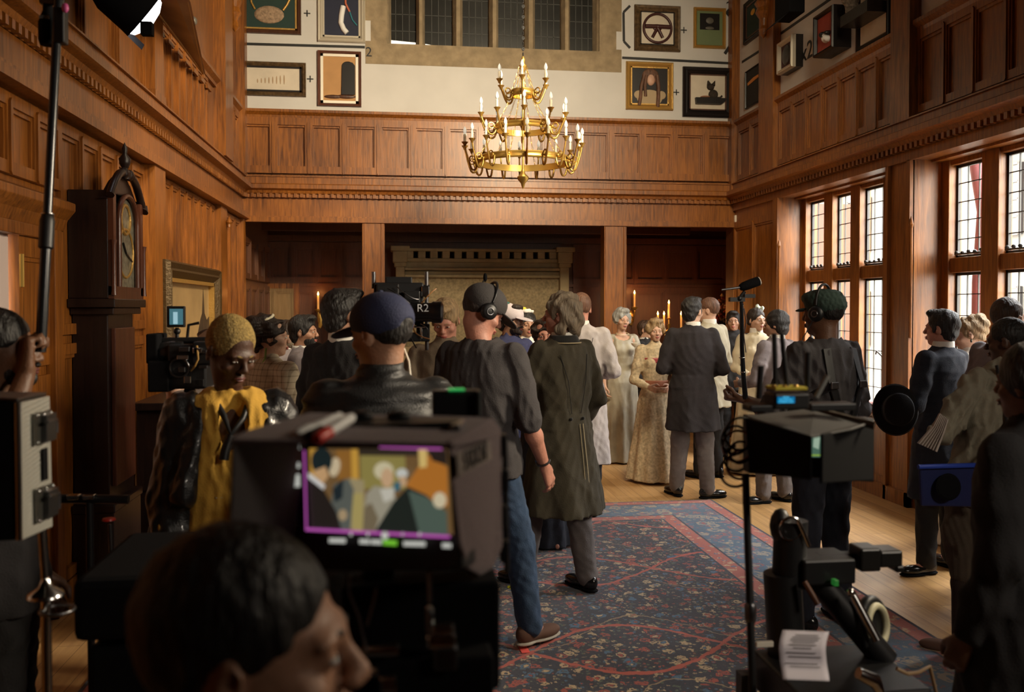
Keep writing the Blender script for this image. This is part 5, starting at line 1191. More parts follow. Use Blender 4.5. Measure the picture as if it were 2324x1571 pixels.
def rel(o, M, box, name, m, shapes, h=.01, sm=60):
    """relief motif; shapes in 0..1 canvas units"""
    a0, a1, b0, b1 = box; mb = MB(); X_ = lambda u: a0 + u*(a1 - a0); Z_ = lambda v: b0 + v*(b1 - b0)
    for s_ in shapes:
        if s_[0] == 'p': mb.prism([(X_(u), Z_(v)) for u, v in s_[1]], -(.016 + h), -.014, M @ WX)
        elif s_[0] == 'b': mb.ball((X_(s_[1]), .016, Z_(s_[2])), (s_[3]*(a1 - a0), h, s_[4]*(b1 - b0)), 18, M)
        elif s_[0] == 't': mb.tube([(X_(u), .018 + h*.5, Z_(v)) for u, v in s_[1]], s_[2], 8, M=M)
        elif s_[0] == 'r': mb.torus((X_(s_[1]), .02 + h*.5, Z_(s_[2])), s_[3]*(a1 - a0), s_[4], 36, 8, axis='y', M=M)
    return mb.build(name, m, o, sm=sm)
# colour of canvases
def flat(n, c): return mat(n, c, .7, var=.08, vscale=6)
DG, NV, OFFW, AMB = flat('dark_green_canvas', (.010, .035, .028)), flat('navy_canvas', (.012, .016, .04)), flat('off_white_canvas', (.62, .55, .44)), flat('amber_canvas', (.45, .24, .09))
FB = wood('walnut_frame', (.05, .02, .012), (.12, .05, .025)); FG = mat('antique_gold_frame', (.50, .30, .08), .4, .55, bump=.5, bscale=45); FK = mat('black_frame', (.010, .008, .008), .35); FS_ = mat('silver_cream_frame', (.55, .50, .40), .4, .2)
FM = mat('mottled_bronze_frame', (.12, .075, .035), .45, .3, var=.5, vscale=25)
o, M, B_ = pic('gilt and walnut frame with a pale woven basket on dark green, top left', 'b', 541, -62, 683, 78, .05, FB, DG, inner=FG)
rel(o, M, B_, 'basket', mat('woven_straw', (.32, .22, .14), .8, var=.4, vscale=40), [('b', .48, .28, .30, .19)], .03); rel(o, M, B_, 'basket_handle', FG, [('t', [(.20, .38), (.13, .52), (.10, .8)], .012), ('t', [(.76, .38), (.84, .5), (.95, .75)], .014)])
o, M, B_ = pic('silvery cream frame with a white stocking and coral ribbon on navy', 'b', 720, -60, 829, 97, .06, FS_, NV, inner=FS_)
rel(o, M, B_, 'stocking', WHITE, [('t', [(.55, .55), (.50, .38), (.48, .24), (.56, .12), (.66, .05)], .032)]); rel(o, M, B_, 'ribbon', mat('coral_paint', (.55, .15, .08), .7), [('t', [(.50, .95), (.62, .75), (.62, .6), (.74, .45)], .012)]); rel(o, M, B_, 'thread', mat('teal_paint', (.03, .2, .25), .7), [('t', [(.74, .45), (.82, .3), (.95, .2)], .008)])
o, M, B_ = pic('black and gilt landscape frame holding a pale row of tiny figures, lower left', 'b', 542, 137, 694, 219, .05, FM, OFFW, inner=FK, iw=.02)
rel(o, M, B_, 'figures', mat('sepia_paint', (.38, .26, .15), .7), [('b', .22 + .07*i, .40 + .012*i, .012, .10 + .018*i) for i in range(8)], .004)
o, M, B_ = pic('brown frame with cream slip around a tall dark boot on amber, lower left', 'b', 720, 113, 820, 242, .035, wood('brown_frame_wood', (.10, .035, .022), (.16, .06, .035)), AMB, inner=CREAM, iw=.03)
rel(o, M, B_, 'boot', FK, [('p', [(.56, .14), (.98, .14), (.98, .80), (.90, .87), (.66, .87), (.58, .80)]), ('b', .76, .80, .19, .10)], .02); rel(o, M, B_, 'toe', FB, [('b', .30, .09, .28, .045), ('b', .7, .1, .3, .05)], .015)
o, M, B_ = pic('mottled bronze frame with a dark steering wheel on cream', 'b', 1441, 9, 1545, 117, .075, FM, OFFW, inner=FK, iw=.012)
w_ = B_[1] - B_[0]
rel(o, M, B_, 'steering_wheel', mat('oxblood_leather', (.05, .012, .010), .4), [('r', .5, .5, .43, .016), ('t', [(.12, .55), (.5, .56), (.88, .55)], .026), ('t', [(.5, .52), (.34, .2)], .02), ('t', [(.5, .52), (.66, .2)], .02), ('b', .5, .52, .14, .12)], .015); rel(o, M, B_, 'horn_button', CREAM, [('b', .5, .55, .04, .04)], .035)
o, M, B_ = pic('gold frame with a green mount and a small black square print', 'b', 1576, 15, 1648, 110, .04, FG, flat('sage_green_canvas', (.15, .20, .09)))
rel(o, M, B_, 'print', FK, [('p', [(.12, .45), (.88, .45), (.88, .93), (.12, .93)])], .004); rel(o, M, B_, 'goblet', mat('dull_pewter', (.12, .11, .09), .5), [('b', .5, .72, .16, .10), ('b', .5, .50, .18, .05)], .012)
o, M, B_ = pic('ornate gold frame with a portrait of a long haired woman, lower right', 'b', 1422, 138, 1529, 250, .06, FG, FK, inner=FG, iw=.015)
rel(o, M, B_, 'gown', mat('pale_painted_cloth', (.40, .30, .18), .8), [('b', .5, .16, .36, .24), ('b', .2, .25, .14, .12), ('b', .84, .25, .12, .12)], .008); rel(o, M, B_, 'long_hair', HAIR['auburn'], [('b', .52, .78, .24, .22), ('t', [(.34, .8), (.26, .5), (.24, .2), (.20, -.06)], .022), ('t', [(.70, .8), (.74, .5), (.74, .2), (.72, -.10)], .024), ('t', [(.40, .8), (.36, .5), (.38, .2)], .02)], .016); rel(o, M, B_, 'face', SKIN['fair'], [('b', .53, .68, .12, .17)], .028)
o, M, B_ = pic('broad black frame with a small seated cat on a dark shelf, lower right', 'b', 1551, 150, 1664, 267, .085, FK, OFFW, inner=FB, iw=.015)
rel(o, M, B_, 'shelf', FK, [('p', [(.14, .14), (.86, .14), (1.0, .26), (1.0, .32), (.12, .32)])], .05); rel(o, M, B_, 'cat', mat('tabby_fur', (.035, .025, .018), .9, var=.5, vscale=80), [('b', .66, .44, .14, .15), ('b', .58, .66, .11, .10), ('p', [(.47, .70), (.49, .84), (.57, .74)]), ('p', [(.60, .74), (.69, .84), (.69, .68)]), ('t', [(.74, .34), (.84, .34), (.90, .40)], .012)], .035); rel(o, M, B_, 'paws', SKIN['tan'], [('b', .42, .36, .14, .035)], .06)
# right wall pictures
def rz_(px, py): return wuv('r', px, py, .03)
def picr(label, xn, xf, yt, yb, *a, **k):
    """near/far edge columns in the photo, top and bottom rows at the far edge"""
    of_ = k.get('off', 0) + .03; yf, zt = wuv('r', xf, yt, of_); _, zb_ = wuv('r', xf, yb, of_); yn, _ = wuv('r', xn, yt, of_)
    return frame_rect('picture_frame', label, 'r', min(yn, yf), max(yn, yf), zb_, zt, *a, **k)
o, M, B_ = picr('black canvas with an orange streak on the short right hand wall bay', 1734, 1690, 164, 248, .015, FK, flat('black_canvas', (.012, .010, .010)), depth=.03)
rel(o, M, B_, 'streak', mat('orange_paint', (.65, .26, .05), .6), [('p', [(.30, .66), (.90, .60), (.92, .68), (.60, .74), (.32, .74)])], .004)
o, M, B_ = picr('dark framed botanical picture high in the short right hand wall bay', 1728, 1688, 10, 103, .05, FK, DG, inner=FB, depth=.04)
rel(o, M, B_, 'yellow_flower', mat('yellow_paint', (.6, .35, .03), .6), [('b', .55, .72, .16, .10)], .008)
o, M, B_ = picr('small deep box frame with a dark oval, first beyond the turned post', 1800, 1766, 100, 171, .05, FS_, flat('maroon_canvas', (.05, .015, .015)), depth=.05, off=.08)
rel(o, M, B_, 'oval', FK, [('b', .5, .5, .4, .45)], .02); MB().box(B_[0] - .05, B_[1] + .05, -.08, -.001, B_[2] - .05, B_[3] + .05, M).build('box_side', FK, o)
o, M, B_ = picr('deep black box frame with a small white-faced puppy head on red', 1893, 1849, 40, 132, .035, FK, flat('brick_red_canvas', (.30, .045, .025)), depth=.05, off=.14)
rel(o, M, B_, 'puppy_head', WHITE, [('b', .42, .30, .16, .15), ('b', .3, .24, .10, .09)], .05); rel(o, M, B_, 'ears', FK, [('b', .55, .42, .12, .10), ('b', .25, .40, .08, .07), ('b', .40, .32, .03, .03)], .06); MB().box(B_[0] - .035, B_[1] + .035, -.14, -.001, B_[2] - .035, B_[3] + .035, M).build('box_side', FK, o)
o, M, B_ = picr('large black frame with a dark shelf jutting out beside the right hand post', 2018, 1944, -40, 120, .05, FK, OFFW, depth=.04)
a0, a1, b0, b1 = B_; sz = b0 + (b1 - b0)*.30
MB().box(a0, a1 + .02, .016, .20, sz, sz + .10, M).build('shelf', FK, o)
S = SDF(.02); c_ = M @ Vector((a1 - .06, .14, sz + .24)); S.ell(c_, (.07, .07, .09)); S.ell(c_ + Vector((-.05, 0, .0)), (.05, .045, .04)); S.cone(c_, c_ + Vector((0, 0, -.14)), .06, .05); S.disp = curls(5, .006, 70); S.mesh('dog_bust', mat('grizzled_fur', (.16, .13, .10), .9, var=.6, vscale=40), o, .008)
# vinyl signs on the plaster
INK = mat('black_vinyl', (.012, .012, .012), .6)
def sign(label, txt, side, px, py, size, rot=0):
    u, z = wuv(side, px, py, .003); M = wallM(side)
    T = M @ Matrix.Translation((u, .004, z)) @ Matrix(((1 if side == 'b' else -1, 0, 0, 0), (0, 0, -1 if side == 'b' else 1, 0), (0, 1, 0, 0), (0, 0, 0, 1)))
    if side == 'b': T = M @ Matrix.Translation((u, .004, z)) @ Matrix(((1, 0, 0, 0), (0, 0, 1, 0), (0, 1, 0, 0), (0, 0, 0, 1)))
    else: T = M @ Matrix.Translation((u, .004, z)) @ Matrix(((-1, 0, 0, 0), (0, 0, 1, 0), (0, 1, 0, 0), (0, 0, 0, 1)))
    o = textmesh('wall_symbol', txt, size, INK, T); return tag(o, label, 'sign')
sign('black plus sign between the basket and the navy picture', '+', 'b', 697, 32, .16); sign('black plus sign between the row of figures and the boot', '+', 'b', 704, 181, .16)
sign('black plus sign between the steering wheel and the green picture', '+', 'b', 1552, 70, .16); sign('black plus sign between the long haired portrait and the cat', '+', 'b', 1535, 211, .15)
sign('black numeral 2 on the stone beside the left pictures', '2', 'b', 837, 119, .16); sign('black numeral 2 beside the corner post', '2', 'b', 1655, 16, .17)
sign('black x 2 lettering on the right hand plaster', 'x2', 'r', 1831, 118, .26)
def strip(label, side, pts, t=.022):
    P = [wuv(side, *p, .003) for p in pts]; M = wallM(side); m = MB()
    for (u0, z0), (u1, z1) in zip(P[:-1], P[1:]):
        d = Vector((u1 - u0, z1 - z0)).normalized(); n = Vector((-d.y, d.x))*t/2
        m.prism([(u0 + n.x, z0 + n.y), (u1 + n.x, z1 + n.y), (u1 - n.x, z1 - n.y), (u0 - n.x, z0 - n.y)], -.005, -.001, M @ WX)
    tag(m.build('wall_symbol', INK), label, 'sign')
strip('black fraction bar between the left hand pictures', 'b', [(538, 99), (828, 107)], .03); strip('black fraction bar between the right hand pictures of the gallery', 'b', [(1412, 131), (1663, 144)], .03)
strip('black opening bracket left of the steering wheel', 'b', [(1430, 13), (1415, 28), (1416, 94), (1430, 109)], .03); strip('black closing bracket right of the green picture', 'b', [(1645, 122), (1657, 104), (1659, 40), (1648, 26)], .04)
strip('black fraction bar in the short right hand bay', 'r', [(1684, 141), (1733, 110)], .03); strip('black fraction bar on the right hand plaster', 'r', [(1772, 76), (1890, -6)], .03)
# ---- painting on the left wall
yA, _ = wuv('l', 350, 600, .04); yB, _ = wuv('l', 476, 600, .04); zt = wuv('l', 350, 588, .04)[1]; zb_ = wuv('l', 350, 880, .04)[1]
u0, u1 = min(yA, yB), max(yA, yB)
SKY_ = mat('landscape_painting', (.40, .27, .12), .5, var=.35, vscale=1.6)
o, M, B_ = frame_rect('picture_frame', 'large gilt framed golden landscape painting on the left wall beyond the clock', 'l', u0, u1, zb_, zt, .13, mat('dark_gilt', (.09, .055, .02), .4, .5, bump=.6, bscale=50), SKY_, inner=FG, depth=.11, iw=.03, off=.045)
rel(o, M, B_, 'painted_trees', mat('umber_paint', (.05, .028, .012), .8, var=.4, vscale=20), [('p', [(.70, 0), (.72, .35), (.78, .52), (.82, .6), (.85, .95), (.88, .6), (.94, .5), (1, .55), (1, 0)]), ('p', [(0, 0), (0, .95), (.10, .7), (.2, .4), (.3, .18), (.7, .12), (.7, 0)])], .003)
# ---- grandfather clock
CK = wood('mahogany', (.010, .005, .004), (.024, .010, .007), rough=.35); CKL = wood('polished_mahogany', (.06, .018, .010), (.12, .04, .02), rough=.3)
y0, y1 = RX(255, 700, -1.60).y, RX(322, 700, -1.60).y
kx0, kx1 = XL + .005, -1.60
ck = thing('longcase_clock', 'tall dark mahogany longcase clock with arched engraved dial against the left wall', 'clock', (XL, y0, 0))
CKM = Matrix.Identity(4); 
def wz(px, py, X_=-1.60): return RX(px, py, X_).z
zh0, zh1 = wz(255, 690), wz(255, 432)
ym = (y0 + y1)/2; hw = (y1 - y0)/2
def ckb(name, m, mb, **k):
    mb.v = [Vector(v) - Vector((XL, y0, 0)) for v in mb.v]; return mb.build(name, m, ck, **k)
ckb('trunk', CK, MB().box(kx0, kx1 - .04, y0 + .05, y1 - .05, .5, zh0), bevel=.006)
ckb('base', CK, MB().box(kx0, kx1 - .01, y0 + .02, y1 - .02, .0, .5).box(kx0, kx1 + .01, y0, y1, 0, .10).box(kx0, kx1, y0 + .01, y1 - .01, .48, .53), bevel=.008)
ckb('trunk_door', CKL, MB().box(kx1 - .04, kx1 - .015, y0 + .10, y1 - .10, .62, zh0 - .14), bevel=.004)
h = MB().box(kx0, kx1 - .02, y0, y1, zh0 + .03, zh1).box(kx0, kx1 + .02, y0 - .02, y1 + .02, zh0 - .02, zh0 + .03).box(kx0, kx1, y0 + .02, y1 - .02, zh0 - .06, zh0 - .02)
ckb('hood', CK, h, bevel=.005)
# arched door frame on the hood front, dial behind it
fr = MB(); zs = zh0 + .05; za_ = zs + hw*1.5
fr.box(kx1 - .02, kx1 + .01, y0, y0 + .05, zs, zh1 - .02).box(kx1 - .02, kx1 + .01, y1 - .05, y1, zs, zh1 - .02).box(kx1 - .02, kx1 + .01, y0, y1, zs - .02, zs + .05)
arch = [(ym + hw*.62*math.cos(a), za_ + hw*.55*math.sin(a)) for a in [PI*i/14 for i in range(15)]]
fr.tube([(kx1 + .005, y, z) for y, z in [(arch[0][0], zs + .05)] + arch + [(arch[-1][0], zs + .05)]], .016, 8)
ckb('hood_door', CKL, fr, sm=50)
for yy_ in (y0 - .005, y1 + .005): ckb('column', CKL, MB().lathe([(.018, zs), (.014, zs + .03), (.012, zh1 - .32), (.018, zh1 - .28)], (kx1 + .012, yy_, 0), 12), sm=50)
ped = MB(); n_ = 14
for sx in (-1, 1):
    ped.tube([(kx1 - .0, ym + sx*(hw + .02)*(1 - t)**.8, zh1 - .03 + .16*math.sin(t*PI*.55)) for t in [i/n_ for i in range(n_ - 2)]], [.024]*(n_ - 2), 8); ped.ball((kx1, ym + sx*.05, zh1 + .13), (.03, .04, .035), 12)
ped.prism([(ym - hw - .02, zh1 - .05), (ym + hw + .02, zh1 - .05), (ym + hw*.5, zh1 + .07), (ym + .04, zh1 + .12), (ym - .04, zh1 + .12), (ym - hw*.5, zh1 + .07)], kx1 - .06, kx1 - .02, Matrix(((0, 0, 1, 0), (1, 0, 0, 0), (0, 1, 0, 0), (0, 0, 0, 1))))
ped.tube([(kx1 + .01, ym + hw + .02, zh1 - .06), (kx1 + .02, ym + hw + .05, zh1 - .02)], [.03, .005], 8)
ckb('pediment', CK, ped, sm=50)
ckb('finial', CK, MB().lathe([(.03, 0), (.035, .04), (.015, .06), (.03, .09), (.035, .12), (.012, .15), (.018, .18), (0, .22)], (kx1 - .01, ym, zh1 + .1), 14), sm=50)
DIAL = mat('silvered_dial', (.28, .27, .20), .35, .5, var=.5, vscale=30)
dl = MB().prism([(ym - hw*.6, zs + .05), (ym + hw*.6, zs + .05)] + arch, kx1 - .018, kx1 - .012, Matrix(((0, 0, 1, 0), (1, 0, 0, 0), (0, 1, 0, 0), (0, 0, 0, 1))))
dlo = ckb('dial', DIAL, dl)
ckb('chapter_ring', FG, MB().torus((kx1 - .010, ym, zs + .05 + hw*.7), hw*.5, .008, 30, 6, axis='x').torus((kx1 - .010, ym, za_ + .02), hw*.3, .010, 20, 6, axis='x'))
ckb('clock_hand', FK, MB().tube([(kx1 - .006, ym, zs + .05 + hw*.7), (kx1 - .006, ym + hw*.4, zs + .05 + hw*.55)], .005, 6).tube([(kx1 - .006, ym, zs + .05 + hw*.7), (kx1 - .006, ym - hw*.2, zs + .05 + hw*.9)], .006, 6))
# ---- dark sideboard
sb = thing('sideboard', 'dark oak sideboard under the landscape painting', 'sideboard', (-1.50, 6.9, 0))
MB().box(-.22, .22, -.95, .95, .98, 1.03).build('top', CK, sb, .006)
MB().box(-.20, .18, -.9, .9, .45, .98).build('body', CK, sb, .004)
for y in (-.88, .80):
    for x in (-.2, .12): MB().box(x, x + .07, y, y + .07, 0, .45).build('leg', CK, sb, .004)
for y in (-.6, 0, .6): MB().box(.18, .195, y - .25, y + .25, .75, .93).build('drawer', CK, sb, .004)
# ---- leaning picture on the gallery ledge
lc = thing('leaning_picture', 'pale brown canvas leaning out from the gallery ledge on the upper left wall', 'picture', (0, 0, 0))
A_, B2, C2, D2 = RX(352, 20, XL + .10), RX(461, 166, XL + .10), RX(425, 0, XL + .42), RX(365, -80, XL + .42)
m = MB(); m.slab([A_, B2, C2, D2], (.02, 0, -.01)); m.build('canvas', mat('umber_glazed_canvas', (.20, .13, .08), .3, var=.5, vscale=2.5), lc)
m = MB(); m.tube([A_, B2], .012, 6).tube([B2, C2], .014, 6).tube([C2, D2], .012, 6); m.build('edge', mat('pale_gilt', (.45, .33, .15), .4, .3), lc, sm=60)
m = MB(); m.tube([C2, RX(437, 45, XL + .1)], .012, 6).ball(RX(436, 48, XL + .08), .045, 10); m.build('bracket', mat('dull_silver', (.3, .29, .25), .4, .7), lc, sm=60)
# ---- small white sensor on the beam
p = RY(1672, 497, YB - .02); tag(MB().box(p.x - .032, p.x + .032, YB - .05, YB - .001, p.z - .045, p.z + .045).build('sensor', CREAM, None, .008), 'small white plastic sensor box on the beam in the right corner', 'sensor')
# ---- candles
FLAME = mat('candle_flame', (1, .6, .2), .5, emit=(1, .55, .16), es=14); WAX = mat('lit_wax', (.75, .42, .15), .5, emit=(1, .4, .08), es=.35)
def candle(parent, x, y, z, h, r=.014):
    c = MB().lathe([(r, 0), (r, h), (r*.4, h + .004)], (x, y, z), 12).build('candle', WAX, parent, sm=50)
    MB().lathe([(.002, 0), (.012, .014), (.013, .024), (.006, .045), (0, .060)], (x, y, z + h), 10).build('flame', FLAME, c, sm=80)
    point('candle_glow', (x, y - .03, z + h + .04), 1.6, (1, .36, .09), .03)
for (px, py, lb) in ((722, 664, 'brass wall sconce with one lit candle on the alcove wall left of the fireplace'), (1440, 661, 'brass wall sconce with one lit candle right of the right hand column')):
    p = RY(px, py, YA - .20); s_ = thing('wall_sconce', lb, 'sconce', (0, 0, 0))
    m = MB().tube([(p.x, YA - .01, p.z - .36), (p.x, YA - .14, p.z - .42), (p.x, YA - .20, p.z - .34), (p.x, YA - .20, p.z - .28)], .012, 8).lathe([(.015, -.28), (.045, -.25), (.05, -.235), (.02, -.23)], (p.x, YA - .20, p.z), 14); m.ball((p.x, YA - .02, p.z - .4), (.05, .02, .12), 12); m.build('bracket', BRASS, s_, sm=50)
    candle(s_, p.x, YA - .20, p.z - .235, .19)
cb = thing('candelabrum', 'branched brass candelabrum with lit candles on the alcove side table', 'candelabrum', (0, 0, 0)); Yc = 12.2
m = MB(); base = RY(1518, 780, Yc); m.lathe([(.10, 0), (.09, .02), (.02, .05), (.015, .3), (.03, .33)], (base.x, Yc, base.z - .05), 16)
for px, py in ((1518, 690), (1493, 714), (1507, 714), (1546, 714)):
    p = RY(px, py, Yc + (.05 if px == 1507 else 0)); m.tube([(base.x, Yc, base.z + .2), (p.x, Yc, base.z + .12), (p.x, p.y, p.z - .22)], .010, 6).lathe([(.01, -.22), (.03, -.205), (.03, -.2), (.01, -.195)], (p.x, p.y, p.z), 10)
m.build('stem', BRASS, cb, sm=50)
for px, py in ((1518, 690), (1493, 714), (1507, 714), (1546, 714)):
    p = RY(px, py, Yc + (.05 if px == 1507 else 0)); candle(cb, p.x, p.y, p.z - .2, .19 if px != 1518 else .2)
bz = base.z - .055
st_ = thing('side_table', 'dark wooden table in the right part of the alcove carrying candles and flowers', 'table', (0, 0, 0))
tx0, tx1 = base.x - .5, base.x + 1.2
MB().box(tx0, tx1, Yc - .3, Yc + .4, bz - .04, bz).build('tabletop', CK, st_, .005)
for x in (tx0 + .03, tx1 - .09):
    for y in (Yc - .27, Yc + .31): MB().box(x, x + .06, y, y + .06, 0, bz - .04).build('leg', CK, st_, .005)
# flowers
fl = thing('flower_arrangement', 'tall vase of dried rose and cream flowers behind the man in oatmeal', 'flowers', (0, 0, 0)); p = RY(1648, 735, Yc)
MB().lathe([(.05, 0), (.09, .08), (.10, .16), (.05, .24), (.06, .28)], (p.x, Yc, bz), 16).build('vase', FG, fl, sm=50)
rnd = random.Random(9); st = MB(); pe = [MB(), MB(), MB()]
for i in range(70):
    a = rnd.random()*2*PI; t = rnd.random()**.6; q = Vector((p.x + math.cos(a)*.28*t, Yc + math.sin(a)*.2*t, bz + .38 + rnd.random()*.40*(1.1 - t*.6)))
    st.tube([(p.x, Yc, bz + .25), q], .003, 5); 
    for k in range(3): pe[i % 3].ball(q + Vector((rnd.uniform(-.02, .02), rnd.uniform(-.02, .02), rnd.uniform(-.02, .02))), (.028, .02, .018), 8)
st.build('stems', FOL, fl)
for k, (n_, c_) in enumerate((('rose_blooms', (.30, .05, .04)), ('cream_blooms', (.55, .38, .22)), ('rust_blooms', (.38, .14, .06)))): pe[k].build(n_, mat(n_, c_, .8), fl, sm=70)
# ---- glasses
def coupe(label, p, s=1.0):
    o = thing('champagne_coupe', label, 'glass', p, 0, 'champagne glasses', s)
    MB().lathe([(.032, 0), (.004, .006), (.0035, .075), (.012, .085), (.040, .105), (.047, .128), (.0455, .128), (.038, .107), (.010, .088)], (0, 0, 0), 20).build('bowl', mat('crystal', (.75, .72, .62), .12), o, sm=60)
    MB().lathe([(.0, .090), (.010, .090), (.036, .107), (.0405, .116), (0, .116)], (0, 0, 0), 18).build('champagne', mat('champagne', (.75, .6, .28), .1), o, sm=60)
    return o
g = P_SILV; coupe('champagne coupe raised by the woman in the silver gown', RY(1442, 806, 8.92))
g = P_BLUEW; coupe('champagne coupe held at chest height behind the olive coat', RY(1214, 893, 5.72), 1.0)
# ---- top hat
hp = RY(2036, 930, 4.95); MH = dirM(hp, (-.35, -.9, .12))
th = thing('top_hat', 'black silk top hat held at the hip of the man in midnight tailcoat', 'hat', (0, 0, 0))
MB().lathe([(.0, .075), (.080, .075), (.086, .068), (.078, .0), (.082, -.055), (.083, -.06)], (0, 0, 0), 32, MH @ Matrix.Diagonal((1, 1.15, 1, 1))).build('crown', C_BLACKW, th, sm=50)
MB().lathe([(.080, -.058), (.125, -.050), (.132, -.058), (.125, -.064), (.07, -.064)], (0, 0, 0), 32, MH @ Matrix.Diagonal((1, 1.2, 1, 1))).build('brim', C_BLACKW, th, sm=50)
# ---- blue tablet case on the hip
tb = thing('tablet', 'tablet in a blue rugged case hanging at the back of the man in breeches', 'tablet', (0, 0, 0)); Yt = 3.62
m = MB(); quad(m, [(2088, 1062, Yt), (2218, 1060, Yt), (2224, 1152, Yt + .03), (2092, 1150, Yt + .03)], .02); m.build('case', mat('blue_rubber', (.012, .02, .10), .6), tb, .008)
m = MB(); m.tube([P3((2084, 1060, Yt - .01)), P3((2216, 1056, Yt - .01)), P3((2221, 1070, Yt - .01)), P3((2229, 1152, Yt + .02))], .011, 8); m.build('bumper', mat('bright_blue_rubber', (.02, .06, .42), .5), tb, sm=60)
c_ = P3((2150, 1105, Yt - .006)); m = MB().lathe([(0, 0), (.055, 0), (.060, .008), (.05, .014), (0, .014)], (0, 0, 0), 24, dirM(c_, (0, -1, .1))); m.build('hand_strap_disc', BLACKM, tb, sm=25)
m = MB(); m.tube([P3((2218, 1065, Yt)), P3((2255, 1020, Yt + .05)), P3((2285, 960, Yt + .1)), P3((2262, 830, Yt + .2))], .008, 6); m.build('strap', BLACK, tb, sm=60)
# pale cloth hanging from the elbow
m = MB(); nP = 15; top = [P3((2132 + 20*i/(nP - 1), 938 + 14*i/(nP - 1), 3.66 - .010*(i % 2))) for i in range(nP)]; mdl = [P3((2116 + 26*i/(nP - 1), 968 + 16*i/(nP - 1), 3.63 - .016*(i % 2))) for i in range(nP)]; bot = [P3((2082 + 44*i/(nP - 1), 1006 + 20*i/(nP - 1), 3.60 - .030*(i % 2))) for i in range(nP)]
m.add(top + mdl + bot, [(r*nP + i, r*nP + i + 1, (r + 1)*nP + i + 1, (r + 1)*nP + i) for r in (0, 1) for i in range(nP - 1)])
o = m.build('cloth', cl('pale_pink_grey_cloth', (.46, .40, .36), .9)); so = o.modifiers.new('solid', 'SOLIDIFY'); so.thickness = .002
tag(o, 'crumpled pale cloth hanging from the elbow of the man in breeches', 'cloth')
# ---- gimbal camera R2
Yg = 4.35; gc = thing('gimbal_camera', 'black gimbal camera rig marked R2 on twin posts behind the navy cap', 'camera', (0, 0, 0))
def px2m(n, Y): return n*Y/F
k = px2m(1, Yg)
MB().tube([P3((968, 617, Yg)), P3((969, 795, Yg))], .010, 10).tube([P3((848, 617, Yg)), P3((848, 655, Yg))], .010, 10).build('post', STEEL, gc, sm=50)
MB().tube([P3((845, 649, Yg)), P3((975, 653, Yg))], .014, 10).build('crossbar', BLACK, gc, sm=50)
m = MB(); c_ = P3((905, 690, Yg + .05)); m.cbox(c_, (k*110, .20, k*95)).cbox(P3((905, 640, Yg)), (k*60, .08, k*22)).cbox(P3((880, 660, Yg - .06)), (k*50, .06, k*30)).cbox(P3((935, 675, Yg - .08)), (k*36, .05, k*28)); m.build('camera_body', BLACK, gc, .006)
m = MB(); m.lathe([(0, 0), (k*20, 0), (k*21, k*8), (k*21, k*62), (k*24, k*66), (k*24, k*84), (k*17, k*88), (0, k*88)], (0, 0, 0), 24, dirM(P3((915, 709, Yg - .10)), (1, -.12, 0))); ln_ = m.build('motor_housing', mat('gloss_black_plastic', (.012, .012, .014), .3), gc, sm=40)
p = P3((962, 700, Yg - .10 - .055)); T = Matrix.Translation((p.x, p.y - .005, p.z)) @ Matrix(((1, 0, 0, 0), (0, 0, 1, 0), (0, 1, 0, 0), (0, 0, 0, 1)))
textmesh('marking', 'R2', .052, mat('white_glow_decal', (.75, .75, .72), .5, emit=(.8, .8, .75), es=.08), T @ Matrix.Translation((-.005, 0, 0)), gc, .001)  # marking given a faint glow of its own to brighten it
rnd = random.Random(12)
for i, (a_, b_) in enumerate((((880, 655), (930, 690)), ((900, 650), (950, 680)), ((940, 735), (975, 770)), ((925, 740), (945, 790)), ((955, 735), (972, 760)), ((990, 655), (955, 690)))):
    q0, q1 = P3((*a_, Yg - .12)), P3((*b_, Yg - .12)); mid = (q0 + q1)/2 + Vector((rnd.uniform(-.06, .06), -.03, rnd.uniform(-.05, .05)))
    MB().tube([q0.lerp(mid, t)*(1 - t) + mid.lerp(q1, t)*t for t in [j/10 for j in range(11)]], .0032, 6).build('cable', (BLACK, STEEL, mat('copper_cable', (.35, .16, .05), .4))[i % 3], gc, sm=60)
m = MB().cbox(P3((965, 662, Yg - .05)), (k*18, .03, k*24)); m.build('adapter', CHROME, gc, .004)
m = MB().cbox(P3((960, 755, Yg)), (k*30, .06, k*40)).cbox(P3((905, 765, Yg)), (k*100, .10, k*20)); m.build('battery_plate', BLACK, gc, .005)
m = MB().tube([P3((940, 742, Yg - .05)), P3((965, 742, Yg - .05))], .006, 8).tube([P3((955, 742, Yg - .05)), P3((957, 768, Yg - .05))], .006, 8); m.build('clamp', CHROME, gc, sm=50)
# ---- shoulder camera at the left
Yc2 = 3.55; k = px2m(1, Yc2); cc = thing('film_camera', 'black film camera with a small lit monitor in front of the painting', 'camera', (0, 0, 0))
m = MB().cbox(P3((435, 830, Yc2)), (k*80, .16, k*95)).cbox(P3((470, 800, Yc2 - .02)), (k*45, .14, k*50)); m.build('body', BLACK, cc, .008)
m = MB().cbox(P3((370, 852, Yc2 - .03)), (k*44, .14, k*66)).cbox(P3((356, 790, Yc2)), (k*24, .15, k*64)); m.build('matte_box', BLACKM, cc, .006)
MB().lathe([(0, 0), (k*24, 0), (k*26, k*20), (k*22, k*45), (0, k*45)], (0, 0, 0), 20, dirM(P3((415, 800, Yc2 - .02)), (-1, 0, 0))).build('lens', mat('lens_barrel', (.015, .015, .016), .3), cc, sm=40)
MB().tube([P3((352, 774, Yc2)), P3((478, 772, Yc2))], .013, 10).tube([P3((470, 772, Yc2)), P3((470, 800, Yc2))], .01, 8).build('top_handle', BLACK, cc, sm=50)
